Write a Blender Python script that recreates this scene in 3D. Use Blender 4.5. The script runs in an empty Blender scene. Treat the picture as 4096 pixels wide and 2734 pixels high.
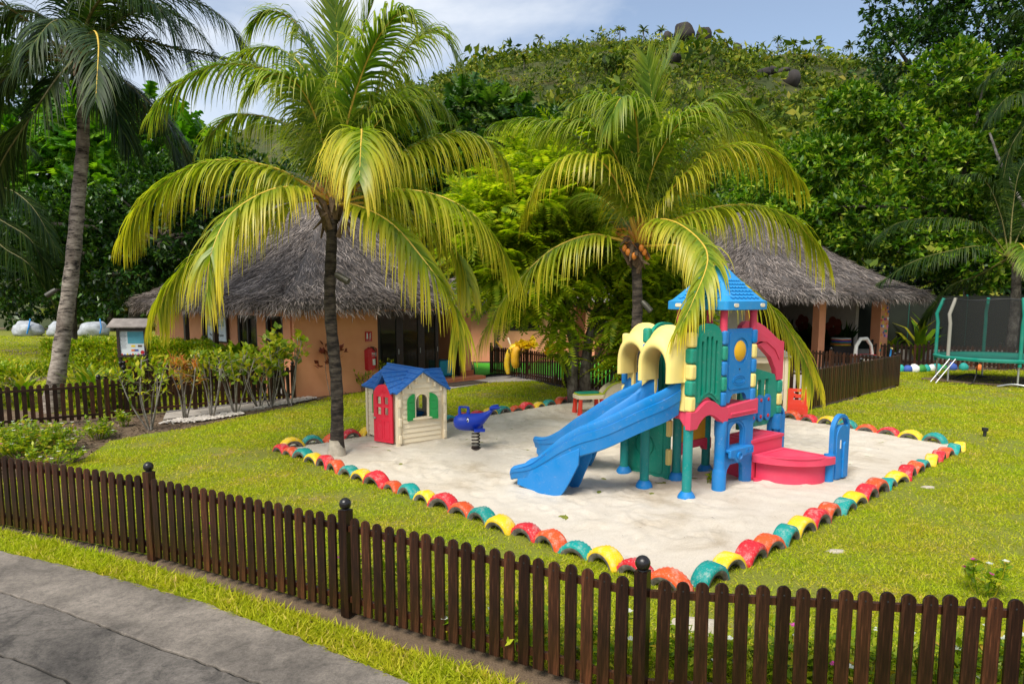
import bpy, bmesh, math, random
import numpy as np
from mathutils import Vector, Matrix
from mathutils.geometry import tessellate_polygon
R = math.radians
rng = np.random.default_rng(7)
random.seed(7)
sc = bpy.context.scene
C = sc.collection

# ------------------------------------------------------------------ camera
cam = bpy.data.cameras.new('camera')
co = bpy.data.objects.new('camera', cam)
C.objects.link(co)
cam.lens = 24
cam.sensor_width = 36
cam.shift_y = 0.0332
cam.clip_end = 3000
cam.clip_start = 0.05
co.location = (0, 0, 2.75)
co.rotation_euler = (R(90 - 6.5), 0, 0)
sc.camera = co

# ------------------------------------------------------------------ sky, sun, exposure
SUN = Vector((-0.30, -0.52, 0.80)).normalized()
w = bpy.data.worlds.new('World')
sc.world = w
w.use_nodes = True
nt = w.node_tree
nt.nodes.clear()
sky = nt.nodes.new('ShaderNodeTexSky')
sky.sky_type = 'NISHITA'
sky.sun_disc = False
sky.sun_elevation = math.asin(SUN.z)
sky.sun_rotation = math.atan2(SUN.x, SUN.y)
sky.air_density = 1.0
sky.dust_density = 1.5
tc = nt.nodes.new('ShaderNodeTexCoord')
mp = nt.nodes.new('ShaderNodeMapping')
mp.inputs['Location'].default_value = (0.55, 0.3, 0.1)
mp.inputs['Scale'].default_value = (1.0, 1.0, 2.4)
nz = nt.nodes.new('ShaderNodeTexNoise')
nz.inputs['Scale'].default_value = 1.7
nz.inputs['Detail'].default_value = 7
nz.inputs['Roughness'].default_value = 0.55
nz.inputs['Distortion'].default_value = 0.4
rp = nt.nodes.new('ShaderNodeValToRGB')
rp.color_ramp.elements[0].position = 0.44
rp.color_ramp.elements[0].color = (0.10, 0.10, 0.10, 1)
rp.color_ramp.elements[1].position = 0.70
rp.color_ramp.elements[1].color = (0.95, 0.95, 0.95, 1)
mx = nt.nodes.new('ShaderNodeMix')
mx.data_type = 'RGBA'
mx.inputs[7].default_value = (6.6, 6.75, 6.9, 1)
bg = nt.nodes.new('ShaderNodeBackground')
bg.inputs['Strength'].default_value = 0.115
ow = nt.nodes.new('ShaderNodeOutputWorld')
nt.links.new(tc.outputs['Generated'], mp.inputs['Vector'])
nt.links.new(mp.outputs['Vector'], nz.inputs['Vector'])
nt.links.new(nz.outputs['Fac'], rp.inputs['Fac'])
nt.links.new(rp.outputs['Color'], mx.inputs[0])
nt.links.new(sky.outputs['Color'], mx.inputs[6])
nt.links.new(mx.outputs[2], bg.inputs['Color'])
nt.links.new(bg.outputs['Background'], ow.inputs['Surface'])
sl = bpy.data.lights.new('sun', 'SUN')
sl.energy = 2.9
sl.angle = R(28)
sl.color = (1.0, 0.95, 0.86)
so = bpy.data.objects.new('sun', sl)
so.rotation_euler = (-SUN).to_track_quat('-Z', 'Y').to_euler()
so.location = SUN * 60
C.objects.link(so)
vs = sc.view_settings
vs.view_transform = 'Standard'
vs.look = 'None'
vs.gamma = 1
vs.use_curve_mapping = False
vs.exposure = 0.6

# ------------------------------------------------------------------ materials
def srgb(r, g, b):
    f = lambda c: c / 12.92 if c <= 0.04045 else ((c + 0.055) / 1.055) ** 2.4
    return (f(r / 255), f(g / 255), f(b / 255), 1)
MATS = {}
def newmat(name):
    m = bpy.data.materials.new(name)
    m.use_nodes = True
    n = m.node_tree
    b = n.nodes['Principled BSDF']
    return m, n, b
def N(n, t, **kw):
    x = n.nodes.new(t)
    for k, v in kw.items():
        if k in x.inputs.keys():
            x.inputs[k].default_value = v
        else:
            setattr(x, k, v)
    return x
def noise(n, scale, detail=4, rough=0.55, coord='Object', stretch=None, dist=0.0):
    t = N(n, 'ShaderNodeTexCoord')
    v = t.outputs[coord]
    if stretch:
        mpn = N(n, 'ShaderNodeMapping')
        mpn.inputs['Scale'].default_value = stretch
        n.links.new(v, mpn.inputs['Vector'])
        v = mpn.outputs['Vector']
    x = N(n, 'ShaderNodeTexNoise', Scale=scale, Detail=detail, Roughness=rough, Distortion=dist)
    n.links.new(v, x.inputs['Vector'])
    return x
def ramp(n, src, stops):
    r = N(n, 'ShaderNodeValToRGB')
    e = r.color_ramp.elements
    while len(e) < len(stops):
        e.new(0.5)
    for i, (p, c) in enumerate(stops):
        e[i].position = p
        e[i].color = c if len(c) == 4 else (*c, 1)
    n.links.new(src, r.inputs['Fac'])
    return r
def mixc(n, fac, a, b, mode='MIX'):
    m = N(n, 'ShaderNodeMix', data_type='RGBA', blend_type=mode)
    for sock, val in ((m.inputs[0], fac), (m.inputs[6], a), (m.inputs[7], b)):
        if hasattr(val, 'is_linked') or hasattr(val, 'links'):
            n.links.new(val, sock)
        else:
            sock.default_value = val if not isinstance(val, tuple) or len(val) == 4 else (*val, 1)
    return m.outputs[2]
def bump(n, b, src, strength=0.3, dist=0.02):
    x = N(n, 'ShaderNodeBump')
    x.inputs['Strength'].default_value = strength
    x.inputs['Distance'].default_value = dist
    n.links.new(src, x.inputs['Height'])
    n.links.new(x.outputs['Normal'], b.inputs['Normal'])
    return x
def plastic(name, col, rough=0.46, fade=0.4, dust=0.42):
    """weathered rotomoulded plastic: slight chalking and dust, fine pebble bump"""
    m, n, b = newmat(name)
    a = noise(n, 3.1, 5)
    f = ramp(n, a.outputs['Fac'], [(0.35, (0, 0, 0)), (0.75, (1, 1, 1))])
    ch = tuple(min(1, c * 0.85 + 0.09) for c in col[:3]) + (1,)
    mu = N(n, 'ShaderNodeMath', operation='MULTIPLY')
    n.links.new(f.outputs['Color'], mu.inputs[0])
    mu.inputs[1].default_value = fade
    c1 = mixc(n, mu.outputs[0], col, ch)
    g = noise(n, 17, 8, 0.78)
    f2 = ramp(n, g.outputs['Fac'], [(0.56, (0, 0, 0)), (0.8, (1, 1, 1))])
    mu2 = N(n, 'ShaderNodeMath', operation='MULTIPLY')
    n.links.new(f2.outputs['Color'], mu2.inputs[0])
    mu2.inputs[1].default_value = dust
    c2 = mixc(n, mu2.outputs[0], c1, (0.5, 0.46, 0.38, 1))
    n.links.new(c2, b.inputs['Base Color'])
    rr = ramp(n, a.outputs['Fac'], [(0.3, (rough,) * 3), (0.75, (min(1, rough + 0.22),) * 3)])
    n.links.new(rr.outputs['Color'], b.inputs['Roughness'])
    b.inputs['Specular IOR Level'].default_value = 0.35
    fine = noise(n, 260, 2)
    bump(n, b, fine.outputs['Fac'], 0.12, 0.004)
    return m
def simple(name, col, rough=0.6, metal=0, var=0.25, scale=6, bumps=0.15):
    m, n, b = newmat(name)
    a = noise(n, scale, 6, 0.6)
    lo = tuple(c * (1 - var) for c in col[:3]) + (1,)
    hi = tuple(min(1, c * (1 + var)) for c in col[:3]) + (1,)
    r_ = ramp(n, a.outputs['Fac'], [(0.3, lo), (0.7, hi)])
    n.links.new(r_.outputs['Color'], b.inputs['Base Color'])
    b.inputs['Roughness'].default_value = rough
    b.inputs['Metallic'].default_value = metal
    if bumps:
        q = noise(n, scale * 14, 3)
        bump(n, b, q.outputs['Fac'], bumps, 0.01)
    return m
def leafmat(name, stops, trans=0.35, rough=0.45, spec=0.4, uvtip=None, nscale=0.6, lohi=((0.72, 0.78, 0.7), (1.15, 1.1, 1.05))):
    """thin leaf: colour differs from leaf to leaf (random per island), optional tip colour along UV.x"""
    m, n, b = newmat(name)
    gi = N(n, 'ShaderNodeNewGeometry')
    r_ = ramp(n, gi.outputs['Random Per Island'], stops)
    col = r_.outputs['Color']
    big = noise(n, nscale, 5, 0.65, coord='Object')
    f = ramp(n, big.outputs['Fac'], [(0.36, lohi[0]), (0.64, lohi[1])])
    col = mixc(n, 1.0, col, f.outputs['Color'], 'MULTIPLY')
    if uvtip:
        uv = N(n, 'ShaderNodeUVMap')
        sx = N(n, 'ShaderNodeSeparateXYZ')
        n.links.new(uv.outputs['UV'], sx.inputs[0])
        mr = ramp(n, sx.outputs['X'], [(uvtip[0], (0, 0, 0)), (uvtip[1], (1, 1, 1))])
        pw = N(n, 'ShaderNodeMath', operation='MULTIPLY')
        n.links.new(mr.outputs['Color'], pw.inputs[0])
        n.links.new(sx.outputs['Y'], pw.inputs[1])
        col = mixc(n, pw.outputs[0], col, uvtip[2])
    n.links.new(col, b.inputs['Base Color'])
    b.inputs['Roughness'].default_value = rough
    b.inputs['Specular IOR Level'].default_value = spec
    tr = N(n, 'ShaderNodeBsdfTranslucent')
    br = N(n, 'ShaderNodeMix', data_type='RGBA', blend_type='MULTIPLY')
    br.inputs[0].default_value = 1
    n.links.new(col, br.inputs[6])
    br.inputs[7].default_value = (1.5, 1.6, 0.7, 1)
    n.links.new(br.outputs[2], tr.inputs['Color'])
    ms = N(n, 'ShaderNodeMixShader')
    ms.inputs[0].default_value = trans
    n.links.new(b.outputs[0], ms.inputs[1])
    n.links.new(tr.outputs[0], ms.inputs[2])
    n.links.new(ms.outputs[0], n.nodes['Material Output'].inputs['Surface'])
    return m

def concrete(name, mulc, stain):
    m, n, b = newmat(name)
    a = noise(n, 1.1, 8, 0.66, dist=0.5)
    g = noise(n, 30, 8, 0.95)
    st = noise(n, 6.5, 9, 0.8, dist=0.8)
    r1 = ramp(n, a.outputs['Fac'], [(0.32, srgb(84, 79, 73)), (0.5, srgb(136, 128, 118)), (0.68, srgb(168, 158, 146))])
    r2 = ramp(n, g.outputs['Fac'], [(0.34, (0.38, 0.38, 0.38)), (0.5, (0.9, 0.9, 0.9)), (0.66, (1.3, 1.28, 1.25))])
    r3 = ramp(n, st.outputs['Fac'], [(0.34, (0.42, 0.42, 0.42)), (0.52, (1, 1, 1))])
    c = mixc(n, 1.0, r1.outputs['Color'], r2.outputs['Color'], 'MULTIPLY')
    c = mixc(n, stain, c, r3.outputs['Color'], 'MULTIPLY')
    c = mixc(n, 1.0, c, mulc, 'MULTIPLY')
    n.links.new(c, b.inputs['Base Color'])
    b.inputs['Roughness'].default_value = 0.95
    bump(n, b, g.outputs['Fac'], 0.9, 0.02)
    return m
def build_materials():
    M = MATS
    M['blue'] = plastic('blue_plastic', srgb(0, 120, 190))
    M['roofblue'] = plastic('roof_blue_plastic', srgb(34, 142, 206), 0.45, 0.25)
    M['teal'] = plastic('green_plastic', srgb(0, 140, 114))
    M['post'] = plastic('post_green_plastic', srgb(0, 132, 126))
    M['pink'] = plastic('pink_plastic', srgb(218, 62, 92), 0.45, 0.3, 0.2)
    M['yellow'] = plastic('yellow_plastic', srgb(240, 217, 128), 0.45, 0.3)
    M['yellow2'] = plastic('deep_yellow_plastic', srgb(222, 168, 20))
    M['cream'] = plastic('cream_plastic', srgb(232, 216, 184), 0.5, 0.2)
    M['houseblue'] = plastic('house_roof_plastic', srgb(34, 104, 184), 0.5, 0.3)
    M['shutter'] = plastic('shutter_green_plastic', srgb(12, 146, 66))
    M['doorred'] = plastic('door_red_plastic', srgb(226, 40, 66), 0.42, 0.2)
    M['whale'] = plastic('whale_blue_plastic', srgb(16, 52, 160), 0.32, 0.1, 0.06)
    M['orangered'] = plastic('orange_red_plastic', srgb(226, 58, 30))
    M['lime'] = plastic('lime_plastic', srgb(176, 190, 40))
    M['white'] = plastic('white_plastic', srgb(226, 224, 214), 0.45)
    M['grey'] = plastic('grey_plastic', srgb(150, 146, 134), 0.55)
    M['black'] = simple('black_rubber', (0.018, 0.018, 0.018), 0.6)
    M['cyan'] = plastic('cyan_vinyl', srgb(0, 150, 180), 0.35)
    M['red'] = plastic('red_vinyl', srgb(190, 24, 34), 0.4)
    M['tred'] = tyremat('tyre_red', srgb(212, 36, 48))
    M['torange'] = tyremat('tyre_orange', srgb(222, 84, 34))
    M['tteal'] = tyremat('tyre_teal', srgb(0, 142, 134))
    M['tyellow'] = tyremat('tyre_yellow', srgb(238, 198, 26))
    M['tblack'] = simple('tyre_inner', (0.13, 0.115, 0.095), 0.95, var=0.6, scale=14)
    M['steel'] = simple('galvanised_steel', (0.5, 0.5, 0.5), 0.4, 0.8, 0.15)
    M['spring'] = simple('rusty_spring', (0.05, 0.035, 0.03), 0.55, 0.5, 0.5, 20)
    M['bronze'] = simple('dark_metal_lamp', (0.09, 0.085, 0.07), 0.5, 0.5)
    # stained dark wood: streaks along the grain, each board its own tone
    m, n, b = newmat('dark_stained_wood')
    a = noise(n, 9, 6, 0.65, stretch=(6, 6, 0.35))
    oi = N(n, 'ShaderNodeObjectInfo')
    r1 = ramp(n, a.outputs['Fac'], [(0.3, (0.010, 0.005, 0.003)), (0.52, (0.028, 0.012, 0.006)), (0.72, (0.085, 0.034, 0.016))])
    r2 = ramp(n, oi.outputs['Random'], [(0, (0.5, 0.48, 0.48)), (0.6, (1.05, 1, 1)), (1, (2.1, 1.8, 1.6))])
    c = mixc(n, 1.0, r1.outputs['Color'], r2.outputs['Color'], 'MULTIPLY')
    n.links.new(c, b.inputs['Base Color'])
    b.inputs['Roughness'].default_value = 0.36
    b.inputs['Specular IOR Level'].default_value = 0.3
    bump(n, b, a.outputs['Fac'], 0.25, 0.004)
    M['wood'] = m
    M['finial'] = simple('black_gloss_paint', (0.012, 0.010, 0.009), 0.28)
    M['frame'] = simple('dark_window_frame', (0.028, 0.014, 0.009), 0.45, var=0.35)
    # rendered wall
    m, n, b = newmat('terracotta_render')
    a = noise(n, 1.4, 6, 0.6)
    r1 = ramp(n, a.outputs['Fac'], [(0.3, srgb(222, 148, 106)), (0.7, srgb(234, 164, 122))])
    n.links.new(r1.outputs['Color'], b.inputs['Base Color'])
    b.inputs['Roughness'].default_value = 0.9
    q = noise(n, 90, 3)
    bump(n, b, q.outputs['Fac'], 0.25, 0.01)
    M['wall'] = m
    M['innerwall'] = simple('interior_wall', (0.42, 0.38, 0.33), 0.9, var=0.1)
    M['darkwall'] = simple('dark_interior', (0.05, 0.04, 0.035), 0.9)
    M['plinth'] = simple('terracotta_step', srgb(186, 112, 76), 0.8, var=0.12)
    m, n, b = newmat('window_glass')
    b.inputs['Base Color'].default_value = (0.02, 0.025, 0.02, 1)
    b.inputs['Roughness'].default_value = 0.04
    b.inputs['Alpha'].default_value = 0.5
    b.inputs['Specular IOR Level'].default_value = 0.6
    M['glass'] = m
    # thatch
    m, n, b = newmat('weathered_thatch')
    gi = N(n, 'ShaderNodeNewGeometry')
    r1 = ramp(n, gi.outputs['Random Per Island'], [(0, (0.06, 0.047, 0.038)), (0.5, (0.19, 0.162, 0.140)), (0.85, (0.36, 0.315, 0.28)), (1, (0.52, 0.44, 0.37))])
    a = noise(n, 0.9, 5)
    r2 = ramp(n, a.outputs['Fac'], [(0.38, (0.5, 0.46, 0.43)), (0.62, (1.15, 1.12, 1.1))])
    c = mixc(n, 1.0, r1.outputs['Color'], r2.outputs['Color'], 'MULTIPLY')
    n.links.new(c, b.inputs['Base Color'])
    b.inputs['Roughness'].default_value = 0.9
    M['thatch'] = m
    m, n, b = newmat('thatch_underlayer')
    a = noise(n, 24, 6, 0.7)
    r1 = ramp(n, a.outputs['Fac'], [(0.3, (0.045, 0.038, 0.033)), (0.7, (0.17, 0.15, 0.14))])
    n.links.new(r1.outputs['Color'], b.inputs['Base Color'])
    b.inputs['Roughness'].default_value = 1
    bump(n, b, a.outputs['Fac'], 0.8, 0.05)
    M['thatchbed'] = m
    # ground
    m, n, b = newmat('soil')
    a = noise(n, 2.2, 8, 0.7)
    g = noise(n, 70, 4, 0.7)
    r1 = ramp(n, a.outputs['Fac'], [(0.3, srgb(92, 74, 56)), (0.7, srgb(140, 118, 92))])
    r2 = ramp(n, g.outputs['Fac'], [(0.35, (0.55, 0.52, 0.5)), (0.62, (1.05, 1.05, 1.05))])
    c = mixc(n, 1.0, r1.outputs['Color'], r2.outputs['Color'], 'MULTIPLY')
    n.links.new(c, b.inputs['Base Color'])
    b.inputs['Roughness'].default_value = 1
    bump(n, b, g.outputs['Fac'], 0.7, 0.03)
    M['soil'] = m
    m, n, b = newmat('turf_base')
    a = noise(n, 0.9, 7, 0.65)
    g = noise(n, 45, 4, 0.7)
    r1 = ramp(n, a.outputs['Fac'], [(0.30, srgb(168, 148, 88)), (0.42, srgb(136, 138, 40)), (0.7, srgb(132, 146, 28))])
    r2 = ramp(n, g.outputs['Fac'], [(0.3, (0.42, 0.42, 0.4)), (0.65, (1.0, 1.0, 1.0))])
    c = mixc(n, 1.0, r1.outputs['Color'], r2.outputs['Color'], 'MULTIPLY')
    n.links.new(c, b.inputs['Base Color'])
    b.inputs['Roughness'].default_value = 1
    bump(n, b, g.outputs['Fac'], 0.6, 0.03)
    M['turf'] = m
    m, n, b = newmat('coral_sand')
    a = noise(n, 0.8, 8, 0.68, dist=0.6)
    g = noise(n, 70, 5, 0.85)
    s = noise(n, 11, 8, 0.78, dist=0.4)
    r1 = ramp(n, a.outputs['Fac'], [(0.32, srgb(190, 176, 154)), (0.45, srgb(214, 203, 185)), (0.68, srgb(225, 216, 201))])
    r2 = ramp(n, g.outputs['Fac'], [(0.3, (0.78, 0.76, 0.73)), (0.5, (0.98, 0.98, 0.98)), (0.7, (1.04, 1.04, 1.04))])
    r3 = ramp(n, s.outputs['Fac'], [(0.27, (0.62, 0.57, 0.52)), (0.38, (0.96, 0.955, 0.95)), (0.7, (1.04, 1.04, 1.04))])
    c = mixc(n, 1.0, r1.outputs['Color'], r2.outputs['Color'], 'MULTIPLY')
    c = mixc(n, 0.7, c, r3.outputs['Color'], 'MULTIPLY')
    n.links.new(c, b.inputs['Base Color'])
    b.inputs['Roughness'].default_value = 1
    b.inputs['Specular IOR Level'].default_value = 0.1
    ad = N(n, 'ShaderNodeMath', operation='ADD')
    n.links.new(g.outputs['Fac'], ad.inputs[0])
    n.links.new(s.outputs['Fac'], ad.inputs[1])
    bump(n, b, ad.outputs[0], 0.55, 0.04)
    M['sand'] = m
    for key, mulc, stain in (('concrete', (0.80, 0.80, 0.80, 1), 0.95), ('concretepale', (1.10, 1.08, 1.05, 1), 0.6)):
        M[key] = concrete('road_' + key, mulc, stain)
    M['joint'] = simple('joint_dirt', (0.016, 0.014, 0.011), 1)
    M['paver'] = simple('paving_slab', srgb(164, 156, 146), 0.85, var=0.14, scale=4)
    M['astro'] = simple('artificial_turf', srgb(70, 168, 30), 0.95, var=0.2, scale=30, bumps=0.6)
    M['pebble'] = simple('white_pebble', srgb(212, 202, 190), 0.7, var=0.15)
    M['rock'] = simple('granite_boulder', (0.034, 0.028, 0.025), 0.9, var=0.5, scale=0.35, bumps=0.6)
    M['stone'] = simple('pale_stone', srgb(178, 168, 150), 0.95, var=0.25, scale=9)
    M['shingle'] = simple('grey_roof_shingle', srgb(150, 140, 132), 0.9, var=0.25)
    M['sack'] = simple('woven_sack', srgb(160, 164, 168), 0.7, var=0.35, scale=3, bumps=0.6)
    M['mat'] = simple('door_mat', (0.06, 0.042, 0.028), 1, var=0.4, scale=40, bumps=0.6)
    # bark
    def bark(name, lo, mid, hi, ring=9.0):
        m, n, b = newmat(name)
        a = noise(n, 2.5, 7, 0.7, stretch=(1.6, 1.6, ring))
        p = noise(n, 2.0, 5, 0.65)
        r1 = ramp(n, a.outputs['Fac'], [(0.38, lo), (0.47, mid), (0.66, hi)])
        r2 = ramp(n, p.outputs['Fac'], [(0.36, (0.38, 0.34, 0.32)), (0.56, (1.05, 1.05, 1.05))])
        c = mixc(n, 0.8, r1.outputs['Color'], r2.outputs['Color'], 'MULTIPLY')
        n.links.new(c, b.inputs['Base Color'])
        b.inputs['Roughness'].default_value = 0.95
        bump(n, b, a.outputs['Fac'], 0.8, 0.03)
        return m
    M['palmbark'] = bark('palm_bark_dark', (0.012, 0.009, 0.007), (0.04, 0.03, 0.023), (0.13, 0.105, 0.08), 7)
    M['palebark'] = bark('palm_bark_pale', (0.018, 0.014, 0.011), (0.24, 0.20, 0.16), (0.46, 0.40, 0.33), 6)
    M['bark'] = bark('tree_bark', (0.03, 0.022, 0.016), (0.095, 0.078, 0.06), (0.26, 0.235, 0.2), 1.2)
    M['greybark'] = bark('shrub_bark', (0.12, 0.1, 0.08), (0.27, 0.24, 0.2), (0.42, 0.4, 0.36), 1.2)
    M['husk'] = simple('palm_fibre', (0.13, 0.085, 0.05), 0.95, var=0.5, scale=14)
    M['coconut'] = simple('orange_coconut', srgb(214, 128, 44), 0.45, var=0.15)
    # leaves
    M['grassblade'] = leafmat('grass_blade', [(0, srgb(132, 148, 18)), (0.45, srgb(164, 177, 24)), (0.85, srgb(188, 196, 44)), (1, srgb(204, 190, 92))], 0.4, 0.7, 0.15, nscale=0.9, lohi=((1.14, 0.94, 1.6), (0.97, 1.02, 0.82)))
    M['frond'] = leafmat('palm_leaflet', [(0, srgb(92, 124, 22)), (0.6, srgb(126, 152, 28)), (1, srgb(164, 176, 44))], 0.45, 0.38, 0.5, uvtip=(0.1, 1.0, srgb(232, 206, 62)))
    M['frondgreen'] = leafmat('palm_leaflet_green', [(0, srgb(74, 108, 28)), (0.6, srgb(106, 136, 34)), (1, srgb(142, 160, 50))], 0.42, 0.4, 0.5, uvtip=(0.3, 1.0, srgb(190, 186, 60)))
    M['fronddark'] = leafmat('palm_leaflet_dark', [(0, srgb(26, 48, 16)), (0.6, srgb(42, 66, 20)), (1, srgb(76, 92, 34))], 0.25, 0.5, 0.25)
    M['rachis'] = simple('palm_rachis', srgb(206, 172, 62), 0.5, var=0.15)
    M['rachisdark'] = simple('palm_rachis_dark', srgb(110, 104, 50), 0.5, var=0.2)
    M['feather'] = leafmat('feathery_leaf', [(0, srgb(100, 132, 12)), (0.5, srgb(142, 164, 20)), (1, srgb(190, 194, 44))], 0.5, 0.5, 0.3)
    M['glossy'] = leafmat('glossy_leaf', [(0, srgb(46, 86, 14)), (0.5, srgb(84, 128, 24)), (0.8, srgb(132, 166, 38)), (1, srgb(190, 202, 80))], 0.36, 0.42, 0.4, nscale=0.35, lohi=((0.42, 0.5, 0.4), (1.25, 1.18, 1.05)))
    M['darkleaf'] = leafmat('dark_leaf', [(0, srgb(22, 52, 12)), (0.6, srgb(42, 80, 20)), (1, srgb(90, 124, 40))], 0.25, 0.38, 0.5)
    M['bread'] = leafmat('breadfruit_leaf', [(0, srgb(58, 112, 12)), (0.6, srgb(92, 146, 20)), (1, srgb(142, 182, 40))], 0.4, 0.4, 0.45)
    M['breaddark'] = leafmat('breadfruit_leaf_dark', [(0, srgb(36, 72, 16)), (0.6, srgb(58, 98, 22)), (1, srgb(112, 142, 48))], 0.3, 0.4, 0.45)
    M['hedge'] = leafmat('hedge_leaf', [(0, srgb(96, 132, 14)), (0.6, srgb(146, 166, 22)), (0.9, srgb(184, 188, 36)), (1, srgb(196, 150, 60))], 0.35, 0.45, 0.35)
    M['lily'] = leafmat('strap_leaf', [(0, srgb(84, 128, 16)), (0.6, srgb(132, 160, 28)), (1, srgb(196, 186, 52))], 0.4, 0.4, 0.4)
    M['shrub'] = leafmat('shrub_leaf', [(0, srgb(92, 126, 20)), (0.5, srgb(150, 168, 32)), (1, srgb(212, 196, 52))], 0.35, 0.4, 0.4)
    M['croton'] = leafmat('croton_leaf', [(0, srgb(160, 120, 10)), (0.4, srgb(232, 190, 20)), (0.9, srgb(244, 210, 50)), (1, srgb(120, 50, 24))], 0.35, 0.45, 0.35)
    M['bromel'] = leafmat('reddish_strap_leaf', [(0, srgb(120, 132, 40)), (0.5, srgb(190, 152, 60)), (0.85, srgb(196, 118, 56)), (1, srgb(150, 60, 44))], 0.35, 0.5, 0.3)
    M['redleaf'] = leafmat('dark_red_leaf', [(0, srgb(96, 40, 34)), (1, srgb(140, 70, 54))], 0.3, 0.5, 0.3)
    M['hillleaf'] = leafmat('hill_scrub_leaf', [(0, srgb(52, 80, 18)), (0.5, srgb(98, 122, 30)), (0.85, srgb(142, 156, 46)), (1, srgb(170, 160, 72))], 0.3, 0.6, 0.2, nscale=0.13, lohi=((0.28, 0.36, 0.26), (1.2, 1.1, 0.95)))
    M['petalw'] = leafmat('white_petal', [(0, (0.75, 0.75, 0.72, 1)), (1, (0.85, 0.85, 0.82, 1))], 0.3)
    M['petalp'] = leafmat('pink_petal', [(0, srgb(206, 40, 160)), (1, srgb(226, 90, 190))], 0.3)
    M['mulch'] = leafmat('mulch_chip', [(0, (0.03, 0.02, 0.014, 1)), (0.5, (0.10, 0.068, 0.045, 1)), (0.9, (0.22, 0.16, 0.11, 1)), (1, (0.36, 0.28, 0.2, 1))], 0.0, 0.9, 0.1)
    m, n, b = newmat('hill_soil')
    a = noise(n, 0.12, 8, 0.7)
    r1 = ramp(n, a.outputs['Fac'], [(0.35, srgb(50, 62, 20)), (0.58, srgb(70, 72, 32)), (0.76, srgb(110, 76, 52))])
    n.links.new(r1.outputs['Color'], b.inputs['Base Color'])
    b.inputs['Roughness'].default_value = 1
    M['hillsoil'] = m
    # netting: real holes would be below a pixel, so an even see-through weave
    m, n, b = newmat('black_netting')
    b.inputs['Base Color'].default_value = (0.012, 0.012, 0.012, 1)
    b.inputs['Roughness'].default_value = 0.8
    b.inputs['Alpha'].default_value = 0.36
    M['net'] = m
    M['shade'] = simple('green_shade_cloth', (0.012, 0.016, 0.009), 0.95, var=0.3, scale=2)
    M['trampoline'] = plastic('trampoline_pad', srgb(0, 128, 108), 0.5)
    M['skin_eye'] = simple('eye_white', (0.8, 0.8, 0.8), 0.4, var=0)
    for i, c in enumerate(((230, 200, 40), (210, 60, 60), (60, 140, 60), (60, 90, 170), (110, 70, 150), (226, 120, 50), (235, 235, 230), (220, 120, 170), (40, 160, 150))):
        M['paint%d' % i] = simple('paint_%d' % i, srgb(*c), 0.7, var=0.1)
    M['poster'] = simple('poster_teal', srgb(84, 160, 176), 0.6, var=0.12)
    M['paper'] = simple('poster_paper', srgb(214, 220, 222), 0.6, var=0.04)
    M['ink'] = simple('print_ink', srgb(70, 130, 130), 0.7, var=0.1)
    M['inkdark'] = simple('print_dark', srgb(60, 60, 56), 0.7, var=0.1)
def tyremat(name, col):
    m, n, b = newmat(name)
    oi = N(n, 'ShaderNodeObjectInfo')
    a = noise(n, 11, 6, 0.7)
    g = noise(n, 55, 4, 0.75)
    r0 = ramp(n, oi.outputs['Random'], [(0, (0.82, 0.82, 0.82)), (1, (1.06, 1.06, 1.06))])
    c = mixc(n, 1.0, col, r0.outputs['Color'], 'MULTIPLY')
    f = ramp(n, a.outputs['Fac'], [(0.52, (0, 0, 0)), (0.70, (0.5, 0.5, 0.5))])
    c = mixc(n, f.outputs['Color'], c, (0.62, 0.57, 0.48, 1))
    f2 = ramp(n, g.outputs['Fac'], [(0.58, (0, 0, 0)), (0.70, (0.8, 0.8, 0.8))])
    c = mixc(n, f2.outputs['Color'], c, (0.5, 0.45, 0.38, 1))
    n.links.new(c, b.inputs['Base Color'])
    b.inputs['Roughness'].default_value = 0.5
    b.inputs['Specular IOR Level'].default_value = 0.35
    bump(n, b, g.outputs['Fac'], 0.15, 0.006)
    return m
build_materials()
# ------------------------------------------------------------------ builders
def thing(name, label, cat, loc=(0, 0, 0), rz=0.0, group=None):
    o = bpy.data.objects.new(name, None)
    C.objects.link(o)
    o.location = loc
    o.rotation_euler = (0, 0, rz)
    o.empty_display_size = 0.1
    return tag(o, label, cat, group)
def tag(o, label, cat, group=None, kind=None):
    o['label'] = label
    o['category'] = cat
    if group:
        o['group'] = group
    if kind:
        o['kind'] = kind
    return o
def link(name, me, parent=None, kind=None, label=None):
    o = bpy.data.objects.new(name, me)
    C.objects.link(o)
    if parent:
        o.parent = parent
    if kind:
        o['kind'] = kind
    if label:
        o['label'] = label
    return o
def dup(o, parent=None, loc=None, rz=None):
    c = o.copy()
    C.objects.link(c)
    c.parent = parent
    if loc is not None:
        c.location = loc
    if rz is not None:
        c.rotation_euler = (0, 0, rz)
    for ch in list(o.children):
        dup(ch, c)
    return c
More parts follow.
